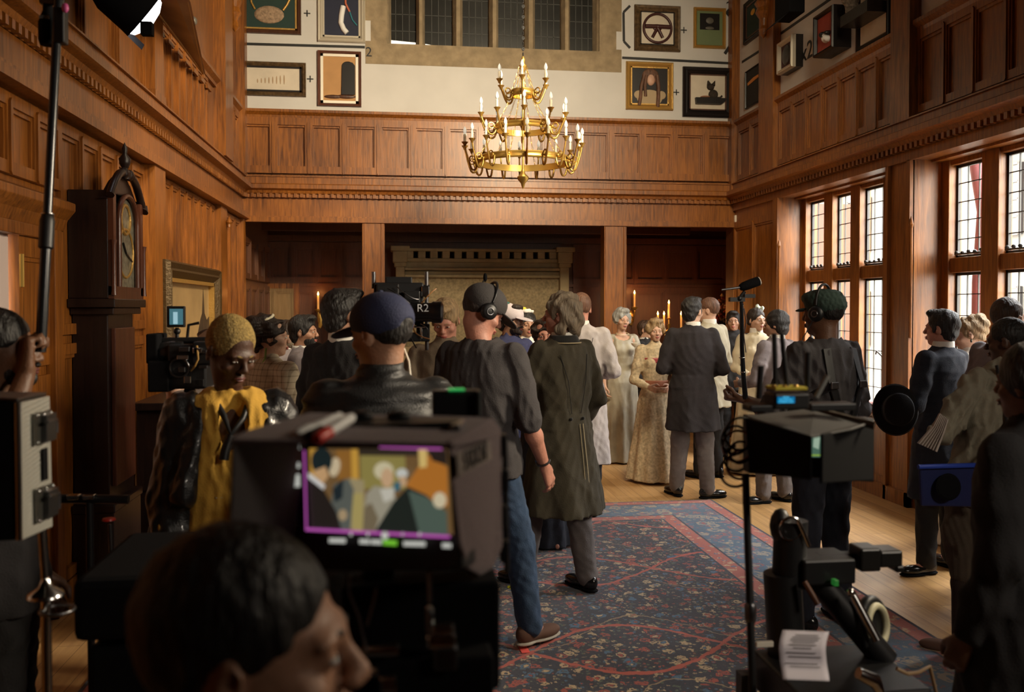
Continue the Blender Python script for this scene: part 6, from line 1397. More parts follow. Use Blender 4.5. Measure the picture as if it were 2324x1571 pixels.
m = MB().tube([P3((425, 768, Yc2)), P3((428, 738, Yc2)), P3((452, 733, Yc2))], .006, 8).tube([P3((402, 770, Yc2)), P3((402, 744, Yc2))], .007, 8).ball(P3((402, 752, Yc2)), .014, 10); m.build('monitor_arm', BLACK, cc, sm=60)
m = MB().cbox(P3((400, 719, Yc2 - .02)), (k*38, .02, k*46)); mo = m.build('monitor', BLACK, cc, .004)
m = MB().cbox(P3((400, 719, Yc2 - .032)), (k*28, .002, k*34)); m.build('screen', mat('cyan_grey_screen', (.02, .04, .05), .3, emit=(.10, .28, .34), es=.5), mo)
m = MB().cbox(P3((398, 722, Yc2 - .034)), (k*9, .002, k*26)); m.build('screen_image', mat('pale_cyan_image', (.02, .04, .05), .3, emit=(.5, .8, .9), es=.6), mo)
rnd = random.Random(3); 
for i in range(10):
    q = P3((395 + rnd.random()*80, 790 + rnd.random()*90, Yc2 - .10)); m = MB().cbox(q, (.012 + rnd.random()*.03, .02, .008 + rnd.random()*.02)); m.build('fitting', (STEEL, BLACK, CHROME)[i % 3], cc, .002)
m = MB().tube([P3((447, 785, Yc2 - .1)), P3((450, 815, Yc2 - .12)), P3((440, 835, Yc2 - .1)), P3((433, 842, Yc2 - .09))], .004, 6); m.build('cable', mat('orange_flecked_cord', (.35, .2, .05), .6), cc, sm=60)
m = MB().torus(P3((407, 835, Yc2 - .10)), .035, .004, 24, 6, axis='y'); m.build('follow_focus', STEEL, cc, sm=60)
# tripod under it
m = MB()
for a in (0, 2.1, 4.2): b0 = P3((430, 880, Yc2)); m.tube([b0, (b0.x + .5*math.cos(a), b0.y + .5*math.sin(a), .016)], .018, 8)
m.build('tripod', BLACK, cc, sm=50)
# ---- boom pole left
bp = thing('boom_pole', 'long black telescopic boom pole rising at the left edge', 'boom pole', (0, 0, 0))
a_, b_ = P3((92, 800, 2.60)), P3((136, -60, 2.72)); mid = a_.lerp(b_, .31)
MB().tube([a_, mid], .0145, 14).build('lower_section', mat('black_carbon', (.012, .013, .015), .22), bp, sm=50); MB().tube([mid, b_], .0122, 14).build('upper_section', mat('black_carbon', (.012, .013, .015), .22), bp, sm=50)
d_ = (b_ - a_).normalized(); MB().lathe([(.015, -.05), (.020, -.045), (.020, .03), (.0165, .045), (.013, .05)], (0, 0, 0), 18, dirM(mid, d_)).build('locking_collar', BLACK, bp, sm=40)
MB().torus((0, 0, .05), .0165, .002, 18, 6, M=dirM(mid, d_)).build('collar_ring', CHROME, bp, sm=60)
MB().cbox(P3((138, 60, 2.70)), (.03, .04, .10)).build('cable_clip', BLACK, bp, .004); MB().ball(P3((148, 18, 2.67)), (.010, .008, .014), 12).build('pink_tape', mat('pink_tape', (.5, .08, .25), .5), bp, sm=80)
tr = thing('hanging_pouch', 'black bottle-shaped transmitter pouch hanging beside the boom pole top', 'pouch', (0, 0, 0)); c_ = P3((109, 60, 2.74))
MB().lathe([(0, -.055), (.022, -.055), (.026, -.04), (.026, .01), (.014, .045), (.012, .085), (.0, .087)], c_, 18).build('body', BLACKM, tr, sm=50); textmesh('marking', '0708', .014, mat('grey_decal', (.2, .2, .19), .6), Matrix.Translation((c_.x, c_.y - .028, c_.z + .018)) @ Matrix(((1, 0, 0, 0), (0, 0, 1, 0), (0, 1, 0, 0), (0, 0, 0, 1))), tr)
MB().tube([P3((95, 2, 2.74)), P3((140, 4, 2.72))], .012, 8).build('hanger', BLACK, tr, sm=50)
# ---- boom pole and microphone right
Yb = 4.38; k = px2m(1, Yb); br_ = thing('boom_pole', 'black boom pole with a padded microphone held by the operator in the green cap', 'boom pole', (0, 0, 0))
pts = [P3((1683, 690, Yb)), P3((1684, 790, Yb)), P3((1687, 850, Yb)), P3((1692, 905, Yb))]
MB().tube(pts, [.010, .0115, .0125, .014], 12).build('pole_section', mat('black_carbon', (.012, .013, .015), .22), br_, sm=50)
for q in ((1684, 812), (1687, 845)): MB().torus(P3((*q, Yb)), .0135, .003, 18, 6).build('collar_ring', CHROME, br_, sm=60)
m = MB().tube([P3((1683, 700, Yb)), P3((1682, 672, Yb)), P3((1690, 662, Yb))], .010, 8).cbox(P3((1672, 680, Yb)), (k*36, .03, k*10)).cbox(P3((1700, 672, Yb)), (k*26, .03, k*9)).ball(P3((1678, 678, Yb - .01)), .014, 10); m.build('shock_mount', BLACK, br_, sm=40)
a_, b_ = P3((1683, 652, Yb)), P3((1733, 634, Yb)); d_ = (b_ - a_).normalized()
MB().lathe([(.0, -.01), (.016, -.008), (.023, .01), (.025, .04), (.025, .095), (.022, .10)], (0, 0, 0), 20, dirM(a_, d_)).build('foam_cover', BLACKM, br_, sm=40); MB().lathe([(.0, .103), (.021, .103), (.024, .098)], (0, 0, 0), 20, dirM(a_, d_)).build('cover_end', CREAM, br_, sm=40)
MB().tube([P3((1638, 658, Yb)), a_], [.005, .007], 10).build('microphone', STEEL, br_, sm=50)
m = MB().tube([P3((1688, 700, Yb - .02)), P3((1694, 730, Yb - .02)), P3((1688, 760, Yb - .02)), P3((1693, 800, Yb - .02))], .0028, 6); m.build('cable', STEEL, br_, sm=60)
# ---- film lamp top left, with its own light
fl_ = thing('film_lamp', 'black film lamp with glowing rim high on the left wall', 'lamp', (0, 0, 0)); c_ = P3((292, 6, 5.2)); ax_ = Vector((.72, .42, -.56)).normalized(); ML_ = dirM(c_, ax_)
MB().lathe([(0, -.22), (.09, -.20), (.135, -.10), (.145, .06), (.15, .10), (.14, .10), (.12, .0)], (0, 0, 0), 28, ML_).build('housing', BLACKM, fl_, sm=40)
LGT = mat('lamp_lens', (1, 1, 1), .3, emit=(1, .97, 1), es=7)
MB().lathe([(.138, .085), (.12, .125), (.07, .15), (0, .16)], (0, 0, 0), 28, ML_).build('lens', LGT, fl_, sm=60)
m = MB()
for a in (-.9,): m.add([ML_ @ Vector(v) for v in ((.145*math.cos(a - .35), .145*math.sin(a - .35), .06), (.145*math.cos(a + .35), .145*math.sin(a + .35), .06), (.16*math.cos(a + .35), .16*math.sin(a + .35), .20), (.16*math.cos(a - .35), .16*math.sin(a - .35), .20))], [(0, 1, 2, 3)])
m.build('barn_door', BLACKM, fl_); MB().cbox(P3((334, 66, 5.12)), (.06, .05, .07)).build('latch_block', BLACKM, fl_)
MB().tube([c_, (c_.x - .05, c_.y, c_.z + .3), (c_.x - .05, c_.y, ZC)], .02, 8).build('hanger', BLACK, fl_, sm=50)
spot('film_lamp_beam', c_ + ax_*.25, c_ + ax_*2 + Vector((-1.2, .7, -.4)), 60, (1, .9, .7), 70, .5, .1)
# ---- black lamp top right
fb = thing('film_lamp', 'black rectangular film lamp clamped high on the right hand wall', 'lamp', (0, 0, 0)); p = RX(1792, 5, XR - .35)
MB().cbox(p, (.16, .34, .30)).build('housing', BLACKM, fb, .01); MB().tube([(p.x, p.y, p.z + .1), (p.x, p.y, ZC)], .018, 8).build('bracket', BLACK, fb, sm=50)
m = MB().add([p + Vector(v) for v in ((-.08, -.17, -.15), (-.08, .17, -.15), (-.2, .19, -.26), (-.2, -.19, -.26))], [(0, 1, 2, 3)]); m.build('barn_door', BLACKM, fb)
# ---- director's monitor
HOOD = mat('maroon_grey_nylon', (.105, .065, .068), .8, bump=.5, bscale=300, sheen=.2); HOODI = mat('charcoal_nylon', (.085, .072, .068), .9, bump=.5, bscale=300, sheen=.2)
mn = thing('field_monitor', 'hooded field monitor showing the framed scene, on a stand in the foreground', 'monitor', (0, 0, 0))
def mid_(name, m_, pts, t=.006, bev=.003, lab=None, par=None):
    mb = MB(); quad(mb, pts, t); return mb.build(name, m_, par or mn, bev, label=lab)
mid_('hood_top', HOOD, [(520, 996, 1.00), (1030, 1006, .97), (1128, 985, 1.12), (1122, 950, 1.18), (1085, 944, 1.19), (700, 936, 1.22), (560, 975, 1.06)], .006)
mid_('hood_left_flap', HOODI, [(532, 996, 1.0), (694, 1010, 1.13), (690, 1120, 1.13), (662, 1232, 1.12), (525, 1226, 1.0)], .004)
mid_('hood_right_flap', HOOD, [(1022, 1000, .97), (1118, 947, 1.17), (1138, 975, 1.19), (1142, 1240, 1.19), (1120, 1290, 1.16), (1092, 1306, 1.12), (1066, 1290, 1.06), (1046, 1230, 1.01), (1030, 1100, .98)], .005)
SB = [(672, 1008, 1.135), (1036, 1010, 1.05), (1052, 1296, 1.03), (672, 1300, 1.11)]
mid_('body', BLACK, SB, .05, .005)
Pm = [P3(q) for q in SB]; nrm = (Pm[1] - Pm[0]).cross(Pm[3] - Pm[0]).normalized()
def scr(px, py, off=.002):
    d = ray(px, py); o0 = Vector((0, 0, CAMZ)); t = (Pm[0] - o0).dot(nrm)/d.dot(nrm); nn = nrm if nrm.dot(d) < 0 else -nrm; return o0 + d*t + nn*off
_lv = [0]
def em(n, c, s=1): return mat('screen_' + n, (.01, .01, .01), .4, emit=c, es=s*.62)
sc_parent = MB().slab([scr(703, 1018), scr(1017, 1020), scr(1030, 1214), scr(712, 1201)], nrm*.0005).build('screen', em('warm_background', (.20, .11, .04)), mn)
def sp_(name, c, pts, s=1):
    _lv[0] += .00035; m = MB(); m.add([scr(x, y, .002 + _lv[0]) for x, y in pts], [tuple(range(len(pts)))]); return m.build('screen_image', em(name, c, s), sc_parent)
def el_(cx, cy, rx, ry, rot=0, n=22): return [(cx + rx*math.cos(a)*math.cos(rot) - ry*math.sin(a)*math.sin(rot), cy + rx*math.cos(a)*math.sin(rot) + ry*math.sin(a)*math.cos(rot)) for a in [2*PI*i/n for i in range(n)]]
sp_('amber', (.62, .33, .05), [(704, 1018), (722, 1018), (722, 1090), (706, 1090)]); sp_('panel', (.34, .15, .03), [(765, 1022), (800, 1022), (800, 1090), (770, 1090)]); sp_('column', (.70, .38, .06), [(799, 1020), (815, 1020), (817, 1100), (801, 1100)])
sp_('mantel', (.34, .28, .08), [(820, 1034), (922, 1036), (924, 1110), (822, 1110)]); sp_('darkceil', (.04, .03, .02), [(816, 1019), (950, 1020), (950, 1035), (817, 1033)])
sp_('orange', (.55, .20, .03), [(925, 1100), (952, 1060), (970, 1030), (1018, 1060), (1020, 1150), (930, 1130)]); sp_('column2', (.85, .60, .20), [(953, 1020), (972, 1020), (972, 1060), (955, 1062)]); sp_('dark', (.03, .02, .015), [(973, 1022), (1017, 1022), (1018, 1056), (985, 1046)])
sp_('crowd', (.42, .34, .18), [(770, 1105), (800, 1085), (830, 1090), (835, 1200), (790, 1200)]); sp_('gown', (.50, .40, .14), [(800, 1120), (828, 1118), (828, 1204), (805, 1203)]); sp_('coat', (.13, .14, .12), [(762, 1100), (795, 1085), (808, 1110), (800, 1200), (775, 1202), (755, 1150)]); sp_('darkcoat', (.02, .03, .035), [(760, 1110), (785, 1085), (782, 1130), (765, 1140)])
sp_('head1', (.75, .60, .38), el_(765, 1060, 12, 22, .2)); sp_('hair1', (.015, .025, .025), el_(736, 1046, 24, 30)); sp_('neck', (.70, .42, .20), [(716, 1070), (745, 1058), (752, 1080), (738, 1100)]); sp_('collar', (.80, .78, .74), [(706, 1072), (716, 1078), (745, 1102), (740, 1112), (706, 1084)]); sp_('tailcoat', (.025, .018, .015), [(706, 1084), (742, 1112), (770, 1160), (782, 1202), (712, 1200)])
sp_('fist', (.50, .36, .20), el_(785, 1168, 10, 13)); sp_('jacket', (.42, .38, .28), [(838, 1120), (856, 1102), (890, 1108), (906, 1130), (880, 1170), (868, 1205), (832, 1204)]); sp_('jacket2', (.22, .17, .10), [(834, 1150), (850, 1140), (866, 1175), (858, 1205), (830, 1204)]); sp_('hair2', (.75, .66, .42), el_(878, 1068, 22, 20)); sp_('face2', (.72, .46, .26), el_(886, 1084, 14, 22)); sp_('scarf', (.70, .66, .55), [(870, 1110), (905, 1105), (900, 1130), (880, 1140)])
sp_('cap', (.72, .72, .66), el_(920, 1074, 13, 11)); sp_('face3', (.7, .45, .25), el_(922, 1092, 9, 12)); sp_('teal', (.06, .17, .22), [(902, 1095), (918, 1092), (916, 1112), (903, 1114)])
sp_('shoulder', (.02, .025, .02), [(860, 1204), (900, 1140), (934, 1104), (975, 1122), (1022, 1165), (1024, 1212)]); sp_('shoulder_light', (.10, .14, .11), [(935, 1112), (975, 1126), (1022, 1160), (1024, 1212), (960, 1210), (945, 1150)]); sp_('ear', (.80, .68, .45), el_(1006, 1134, 15, 18))
MAG = em('magenta', (.62, .12, .55), 1.1)
def bar(p, q, w_, m_=MAG, nm='frame_line'):
    a_, b_ = scr(*p, .014), scr(*q, .014); d = (b_ - a_).normalized(); n2 = d.cross(nrm)*w_/2; MB().slab([a_ + n2, b_ + n2, b_ - n2, a_ - n2], nrm*.0005).build(nm, m_, sc_parent)
bar((706, 1199), (1030, 1216), .0034); bar((703, 1022), (708, 1200), .0020); bar((872, 1013), (1012, 1017), .0046)
WT = em('white_text', (.75, .75, .68), 1)
for x0_, x1_, y_ in ((759, 796, 1224), (827, 850, 1226), (853, 877, 1227), (926, 975, 1231), (1013, 1033, 1235)): bar((x0_, y_), (x1_, y_ + 1), .0052, WT, 'readout')
bar((880, 1228), (911, 1230), .0058, em('green_text', (.25, .75, .05), 1), 'readout')
for x_ in (808, 846, 924, 962): bar((x_, 1206), (x_, 1214), .003, WT, 'readout')
MB().add([scr(x, y, .015) for x, y in el_(885, 1213, 8, 9)], [tuple(range(22))]).build('readout', WT, sc_parent)
for y0_, y1_ in ((1010, 1020), (1050, 1062), (1076, 1104)): bar((685, y0_), (686, y1_), .009, WT, 'readout')
lb_ = mid_('sticker', mat('worn_pale_label', (.16, .13, .11), .6, var=.3, vscale=50), [(1036, 1030, .965), (1112, 998, 1.135), (1116, 1042, 1.14), (1040, 1082, .975)], .001, 0)
pa_, pb_, pd_ = P3((1036, 1030, .962)), P3((1112, 998, 1.130)), P3((1040, 1082, .970)); u_ = (pb_ - pa_).normalized(); v_ = (pa_ - pd_).normalized(); n_ = u_.cross(v_).normalized(); ce = (pa_ + pb_ + pd_ + P3((1116, 1042, 1.136)))/4 + n_*.001
T = Matrix.Identity(4)
for i in range(3): T[i][0] = u_[i]; T[i][1] = v_[i]; T[i][2] = n_[i]; T[i][3] = ce[i]
textmesh('sticker_lettering', 'STOCHI', .034, BLACK, T, lb_, .0006)
MB().tube([P3((860, 1300, 1.14)), P3((862, 1400, 1.32)), (P3((862, 1571, 1.1)).x, 1.34, .02)], .02, 12).build('stand_pole', BLACK, mn, sm=50)
m = MB()
for a in (.4, 2.5, 4.6): q = P3((862, 1560, 1.1)); m.tube([(q.x, 1.34, .35), (q.x + .3*math.cos(a), 1.34 + .3*math.sin(a), .01)], .012, 8)
m.build('stand_leg', BLACK, mn, sm=50)
m = MB().cbox(P3((955, 1420, 1.16)), (.20, .10, .14)).cbox(P3((880, 1530, 1.12)), (.26, .12, .08)); m.build('battery_pack', BLACKM, mn, .006)
for (x_, y_, w_, h_) in ((1003, 1425, .030, .012), (1000, 1450, .036, .018), (975, 1330, .006, .040), (975, 1410, .010, .034), (865, 1472, .045, .014), (845, 1520, .016, .012), (880, 1548, .022, .022), (1010, 1490, .03, .03)):
    MB().cbox(P3((x_, y_, 1.06)), (w_, .02, h_)).build('clamp', CHROME if h_ < .03 else STEEL, mn, .004)
MB().tube([P3((1050, 1312, 1.14)), P3((1052, 1350, 1.14))], .005, 8).ball(P3((1052, 1360, 1.14)), (.014, .01, .008), 10).build('knob', CREAM, mn, sm=60); MB().tube([P3((1062, 1318, 1.15)), P3((1067, 1352, 1.15))], .004, 8).build('red_lever', RED, mn, sm=60)
for pts in ([(795, 1305), (792, 1345), (815, 1400), (832, 1480)], [(855, 1335), (848, 1370), (834, 1420)]): MB().tube([P3((*q, 1.05)) for q in pts], .0016, 6).build('cable', STEEL, mn, sm=60)
for i in range(4): MB().cbox(P3((1140 + (i % 2)*4, 1010 + i*80, 1.2)), (.012, .02, .03)).build('hinge', BLACK, mn, .002)
MB().tube([P3((1146, 1010, 1.22)), P3((1150, 1300, 1.22))], .004, 8).build('support_rod', BLACK, mn, sm=50)
# tray and receiver on the hood
tg = thing('receiver_tray', 'flat black tray strapped on top of the hooded monitor', 'tray', (0, 0, 0))
m = MB(); quad(m, [(792, 966, 1.09), (1036, 958, 1.08), (1050, 948, 1.12), (800, 945, 1.14)], .012); m.build('plate', BLACK, tg, .003); m = MB(); quad(m, [(1020, 966, 1.06), (1044, 964, 1.06), (1054, 950, 1.12), (1034, 950, 1.12)], .012); m.build('buckle', STEEL, tg, .002)
for x_ in (820, 905): MB().ball(P3((x_, 943, 1.13)), (.016, .012, .006), 12).build('knob', BLACK, tg, sm=60)
tx = thing('video_receiver', 'black video receiver box with a green strip behind the hooded monitor', 'receiver', (0, 0, 0)); k = px2m(1, 1.3)
MB().cbox(P3((1034, 916, 1.3)), (k*108, .03, k*62)).build('case', BLACK, tx, .004); MB().cbox(P3((1036, 884, 1.29)), (k*36, .02, k*3)).build('green_light', mat('green_led_strip', (0, .1, .02), .4, emit=(.03, .45, .10), es=.8), tx)
MB().cbox(P3((1086, 916, 1.29)), (k*8, .03, k*60)).build('side_rail', mat('grey_rail', (.05, .06, .06), .4), tx, .002)
def pen(label, a_, b_, cap_end=True, capm=RED):
    A_, B__ = P3(a_), P3(b_); d = (B__ - A_); L_ = d.length; d.normalize(); M_ = dirM(A_, d)
    o = thing('marker_pen', label, 'pen', (0, 0, 0), 0, 'marker pens on the monitor hood')
    MB().lathe([(.0, .0), (.0055, .0), (.0062, .004), (.0062, L_*.72), (.0045, L_*.72 + .003), (0, L_*.72 + .003)], (0, 0, 0), 14, M_).build('barrel', WHITE, o, sm=40)
    MB().lathe([(.0072, L_*.68), (.0072, L_*.97), (.005, L_), (0, L_)], (0, 0, 0), 14, M_).build('cap', capm, o, sm=40)
    return o
pen('white marker pen with grey cap, leftmost on the monitor hood', (772, 946, 1.10), (672, 990, 1.01), capm=WHITE)
pen('white marker pen with black cap between the other two pens', (785, 952, 1.09), (700, 992, 1.00), capm=BLACK)
pen('white marker pen with red cap at the front of the monitor hood', (798, 948, 1.085), (718, 998, .985))
# ---- right hand monitor with transmitter
m2_ = thing('hooded_monitor', 'black hooded monitor on a pole with a transmitter on top before the boom operator', 'monitor', (0, 0, 0)); Y1_ = 1.75
def mq(name, m_, pts, t=.006, bev=.003, par=None): mb = MB(); quad(mb, pts, t); return mb.build(name, m_, par or m2_, bev)
DKN = mat('black_nylon_hood', (.005, .005, .0055), .9); DKN.node_tree.nodes['Principled BSDF'].inputs['Specular IOR Level'].default_value = .1
mq('left_flap', DKN, [(1690, 948, 1.9), (1838, 990, 1.62), (1838, 1090, 1.62), (1700, 1072, 1.9)], .006)
mq('right_flap', DKN, [(1868, 985, 1.62), (1985, 962, 1.9), (1982, 1090, 1.9), (1866, 1098, 1.62)], .006)
mq('hood_top', mat('dark_grey_vinyl', (.05, .047, .042), .6), [(1692, 944, 1.92), (1838, 990, 1.62), (1932, 972, 1.70), (1985, 955, 1.9), (1850, 925, 2.0)], .006)  # hood top greyer than the black flaps
mq('hood_edge', mat('worn_edge', (.14, .11, .08), .6), [(1832, 922, 1.98), (1850, 920, 1.98), (1988, 958, 1.80), (1984, 968, 1.80)], .008)
mq('body', BLACK, [(1700, 945, 1.98), (1985, 950, 1.98), (1985, 1095, 1.98), (1700, 1075, 1.98)], .04)
mq('screen', em('greenish', (.10, .20, .14), 1), [(1838, 982, 1.93), (1868, 982, 1.93), (1866, 1038, 1.93), (1836, 1038, 1.93)], .002, 0); mq('screen_image', em('pale_green', (.45, .60, .45), 1), [(1848, 985, 1.925), (1862, 985, 1.925), (1858, 1020, 1.925), (1846, 1015, 1.925)], .001, 0); mq('frame_line', em('lime', (.35, .55, .05), 1), [(1838, 1032, 1.925), (1862, 1032, 1.925), (1862, 1035, 1.925), (1838, 1035, 1.925)], .001, 0)
tv = thing('wireless_transmitter', 'black wireless transmitter with a yellow top and blue display on the right hand monitor', 'transmitter', (0, 0, 0)); Y2_ = 1.80; k = px2m(1, Y2_)
MB().cbox(P3((1784, 908, Y2_)), (k*88, .06, k*38)).build('case', BLACK, tv, .005); MB().cbox(P3((1784, 880, Y2_)), (k*80, .055, k*8)).build('yellow_top', mat('yellow_gel', (.55, .45, .02), .5), tv, .002)
for i in range(3): MB().ball(P3((1756 + 25*i, 876, Y2_ - .02)), (.006, .006, .003), 8).build('stud', BRASS, tv)
MB().cbox(P3((1784, 908, Y2_ - .032)), (k*42, .003, k*15)).build('display', mat('blue_display', (.0, .02, .03), .3, emit=(.0, .18, .42), es=.7), tv)
for i, s_ in enumerate(('DEMO', 'RECORDING', 'CAMERA LINK')): 
    q = P3((1784, 902 + i*5.5, Y2_ - .035)); textmesh('display_text', s_, .0052, em('cyan_text', (.1, .65, 1), 1.5), Matrix.Translation(q) @ Matrix(((1, 0, 0, 0), (0, 0, 1, 0), (0, 1, 0, 0), (0, 0, 0, 1))), tv, .0002)
for (a_, b_, r_, mm_) in (((1760, 880), (1757, 757), .0055, BLACK), ((1786, 880), (1774, 757), .0055, BLACK), ((1722, 905), (1727, 830), .007, BLACK), ((1852, 902), (1879, 852), .0055, mat('grey_antenna', (.2, .2, .19), .4)), ((1832, 878), (1834, 800), .006, BLACK)):
    MB().tube([P3((*a_, Y2_)), P3((*b_, Y2_))], r_, 10).build('antenna', mm_, tv, sm=50)
MB().cbox(P3((1720, 925, Y2_)), (k*60, .05, k*16)).build('bracket', BLACK, tv, .003); MB().cbox(P3((1880, 922, Y2_ + .08)), (k*120, .05, k*18)).build('mounting_plate', BLACK, tv, .003)
pl_ = [P3((1692, 1075, 1.9)), P3((1703, 1400, 1.85)), P3((1708, 1571, 1.8))]; q = pl_[-1]
MB().tube(pl_ + [Vector((q.x + .01, q.y, .02))], .0085, 12).build('stand_pole', BLACK, m2_, sm=50)
MB().lathe([(.010, -.01), (.013, 0), (.013, .03), (.010, .035)], P3((1703, 1405, 1.85)), 14).build('pole_collar', STEEL, m2_, sm=40)
m = MB()
for a in (.2, 2.3, 4.4): m.tube([(q.x, q.y, .40), (q.x + .35*math.cos(a), q.y + .35*math.sin(a), .01)], .009, 8)
m.build('stand_leg', BLACK, m2_, sm=50)
rnd = random.Random(6)
for i in range(7):
    c_ = P3((1668 + rnd.random()*16, 985 + i*14, 1.9)); R_ = .012 + rnd.random()*.03; MB().torus(c_, R_, .0032, 22, 6, axis='y', a0=rnd.random()*2, a1=5 + rnd.random()*1.2).build('cable_loop', (BLACK, BLACK, mat('rust_cable', (.16, .05, .03), .5))[i % 3], m2_, sm=60)
# ---- dolly / remote head at lower right
Yd = 2.25; k = px2m(1, Yd); dl_ = thing('camera_dolly', 'black wheeled camera cart with joystick column and clamps, lower right on the rug', 'dolly', (0, 0, 0))
def db(name, m_, px, py, w_, h_, d_=.08, Y=Yd, bev=.006): return MB().cbox(P3((px, py, Y)), (k*w_, d_, k*h_)).build(name, m_, dl_, bev)
q0 = P3((1790, 1230, Yd)); m = MB(); m.tube([P3((1795, 1180, Yd)), P3((1790, 1330, Yd))], .045, 12).ball(P3((1772, 1195, Yd)), (.03, .03, .05), 12).tube([P3((1775, 1300, Yd)), P3((1790, 1571, Yd))], .050, 12); m.build('column', BLACK, dl_, sm=50)
MB().torus(P3((1795, 1200, Yd - .04)), .03, .004, 20, 6, axis='y').tube([P3((1810, 1180, Yd - .05)), P3((1826, 1215, Yd - .05)), P3((1836, 1240, Yd - .05))], .006, 8).build('lever', CHROME, dl_, sm=60)
db('control_box', BLACK, 1860, 1285, 130, 60, .12); db('arm', BLACK, 1905, 1262, 120, 16, .04); 
for (px, py, w_, h_) in ((1962, 1264, 52, 56), (2008, 1262, 58, 40), (2028, 1284, 22, 18)): db('battery_block', mat('black_satin', (.014, .013, .012), .35), px, py, w_, h_, .07, Yd - .02)
db('bubble_level', mat('green_glow_level', (.02, .12, .02), .3, emit=(.03, .25, .04), es=.3), 1895, 1322, 10, 14, .02, Yd - .08, .001)  # faint green glow put into the level's colour
m = MB(); A_, B__ = P3((1835, 1290, Yd)), P3((2010, 1500, Yd - .05)); m.tube([A_, B__], .036, 10); m.tube([P3((1940, 1360, Yd - .05)), P3((1990, 1450, Yd - .1))], .012, 8); m.build('inclined_tube', BLACK, dl_, sm=50)
MB().tube([P3((1932, 1345, Yd - .09)), P3((1990, 1455, Yd - .14))], .011, 10).build('chrome_rod', CHROME, dl_, sm=50); MB().ball(P3((1930, 1345, Yd - .10)), .012, 10).build('knob', CHROME, dl_, sm=60)
MB().tube([P3((1825, 1320, Yd - .07)), P3((1856, 1372, Yd - .09))], .008, 8).build('wooden_handle', OAKD, dl_, sm=50)
c_ = P3((1978, 1418, Yd - .02)); Mw = dirM(c_, (.55, -.8, .15)); MB().torus((0, 0, 0), .062, .016, 32, 12, M=Mw).build('tyre', BLACK, dl_, sm=60); MB().torus((0, 0, .016), .050, .010, 32, 10, M=Mw).build('wheel_rim', mat('aged_white_rubber', (.62, .58, .38), .5), dl_, sm=60); MB().lathe([(.0, -.01), (.042, -.01), (.042, .010), (.0, .014)], (0, 0, 0), 24, Mw).build('wheel_hub', BLACK, dl_, sm=40)
q1 = MB().tube([P3((1948, 1528, Yd - .3)), P3((1985, 1545, Yd - .3)), P3((1998, 1570, Yd - .3))], [.014, .018, .012], 10).build('chrome_fender', CHROME, dl_, sm=60); db('base', BLACK, 1900, 1560, 300, 90, .3, Yd - .1); db('cream_label', CREAM, 1735, 1462, 40, 12, .01, Yd - .1, .001)
q = P3((1900, 1560, Yd - .1)); m = MB()
for sx in (-.2, .2):
    for sy in (-.12, .12): m = MB().lathe([(.0, -.015), (.05, -.015), (.05, .015), (0, .015)], (0, 0, 0), 18, dirM((q.x + sx, q.y + sy, .065), (1, 0, 0))).box(q.x + sx - .02, q.x + sx + .02, q.y + sy - .02, q.y + sy + .02, .05, q.z); m.build('caster', BLACK, dl_, sm=40)

# call sheet
pp = thing('call_sheet', 'curled white printed sheet clipped to the cart in the lower right', 'paper', (0, 0, 0)); g = []; nu, nv = 8, 14
PAP = mat('white_paper', (.62, .58, .64), .7); TXT = mat('grey_print', (.14, .13, .14), .8)
def pt(u, v, off=0):
    x = 1776 + 106*u + (-8*math.sin(v*PI*1.3)) + (0 if v < .5 else -6*(v - .5)*2); y = 1430 + 112*v + 4*u; return P3((x, y, 1.84 - .10*v - .012*math.sin(v*PI*2) - off))
vs = [pt(i/nu, j/nv) for j in range(nv + 1) for i in range(nu + 1)]; fs = [(j*(nu + 1) + i, j*(nu + 1) + i + 1, (j + 1)*(nu + 1) + i + 1, (j + 1)*(nu + 1) + i) for j in range(nv) for i in range(nu)]
po = MB().add(vs, fs).build('sheet', PAP, pp, sm=80); sm_ = po.modifiers.new('solid', 'SOLIDIFY'); sm_.thickness = .0006
t = MB()
for i, (v, a, b_) in enumerate(((.08, .3, .8), (.13, .25, .85), (.18, .22, .82), (.23, .28, .75), (.28, .2, .8), (.34, .3, .7), (.44, .15, .8), (.52, .2, .9), (.66, .1, .8), (.72, .2, .85))):
    t.add([pt(a, v, .003), pt(b_, v, .003), pt(b_, v + .018, .003), pt(a, v + .018, .003)], [(0, 1, 2, 3)])
t.build('print_lines', TXT, pp)
o = MB().tube([P3((2035, 1518, 1.95)), P3((2060, 1530, 1.95)), P3((2085, 1526, 1.97)), P3((2110, 1512, 2.0)), (P3((2110, 1512, 2.0)).x + .3, 2.2, .02)], .0045, 8).build('cable', mat('tan_cable', (.38, .25, .13), .6), None, sm=60); tag(o, 'thin tan cable trailing right from the camera cart', 'cable')
# ---- silver case on a stand
cs_ = thing('flight_case', 'silver diamond-plate equipment case on a chrome stand at the left edge', 'case', (0, 0, 0)); Yk = 1.9
DP_ = mat('diamond_plate', (.62, .62, .56), .42, .6); nt = DP_.node_tree; b = nt.nodes['Principled BSDF']; tc = N('ShaderNodeTexCoord'); vv = N('ShaderNodeTexVoronoi'); vv.inputs['Scale'].default_value = 110; vv.inputs['Randomness'].default_value = 0; L(tc.outputs['Object'], vv.inputs['Vector']); bp_ = N('ShaderNodeBump'); bp_.inputs['Strength'].default_value = 1; bp_.inputs['Distance'].default_value = .004; bp_.invert = True; L(vv.outputs['Distance'], bp_.inputs['Height']); L(bp_.outputs[0], b.inputs['Normal'])
A4 = [P3((40, 914, 1.72)), P3((106, 899, 1.98)), P3((113, 1196, 1.98)), P3((44, 1226, 1.72))]
MB().slab(A4, (-.28, -.02, 0)).build('shell', BLACKM, cs_, .004); MB().slab(A4, (.006, 0, 0)).build('plate_side', DP_, cs_, .002)
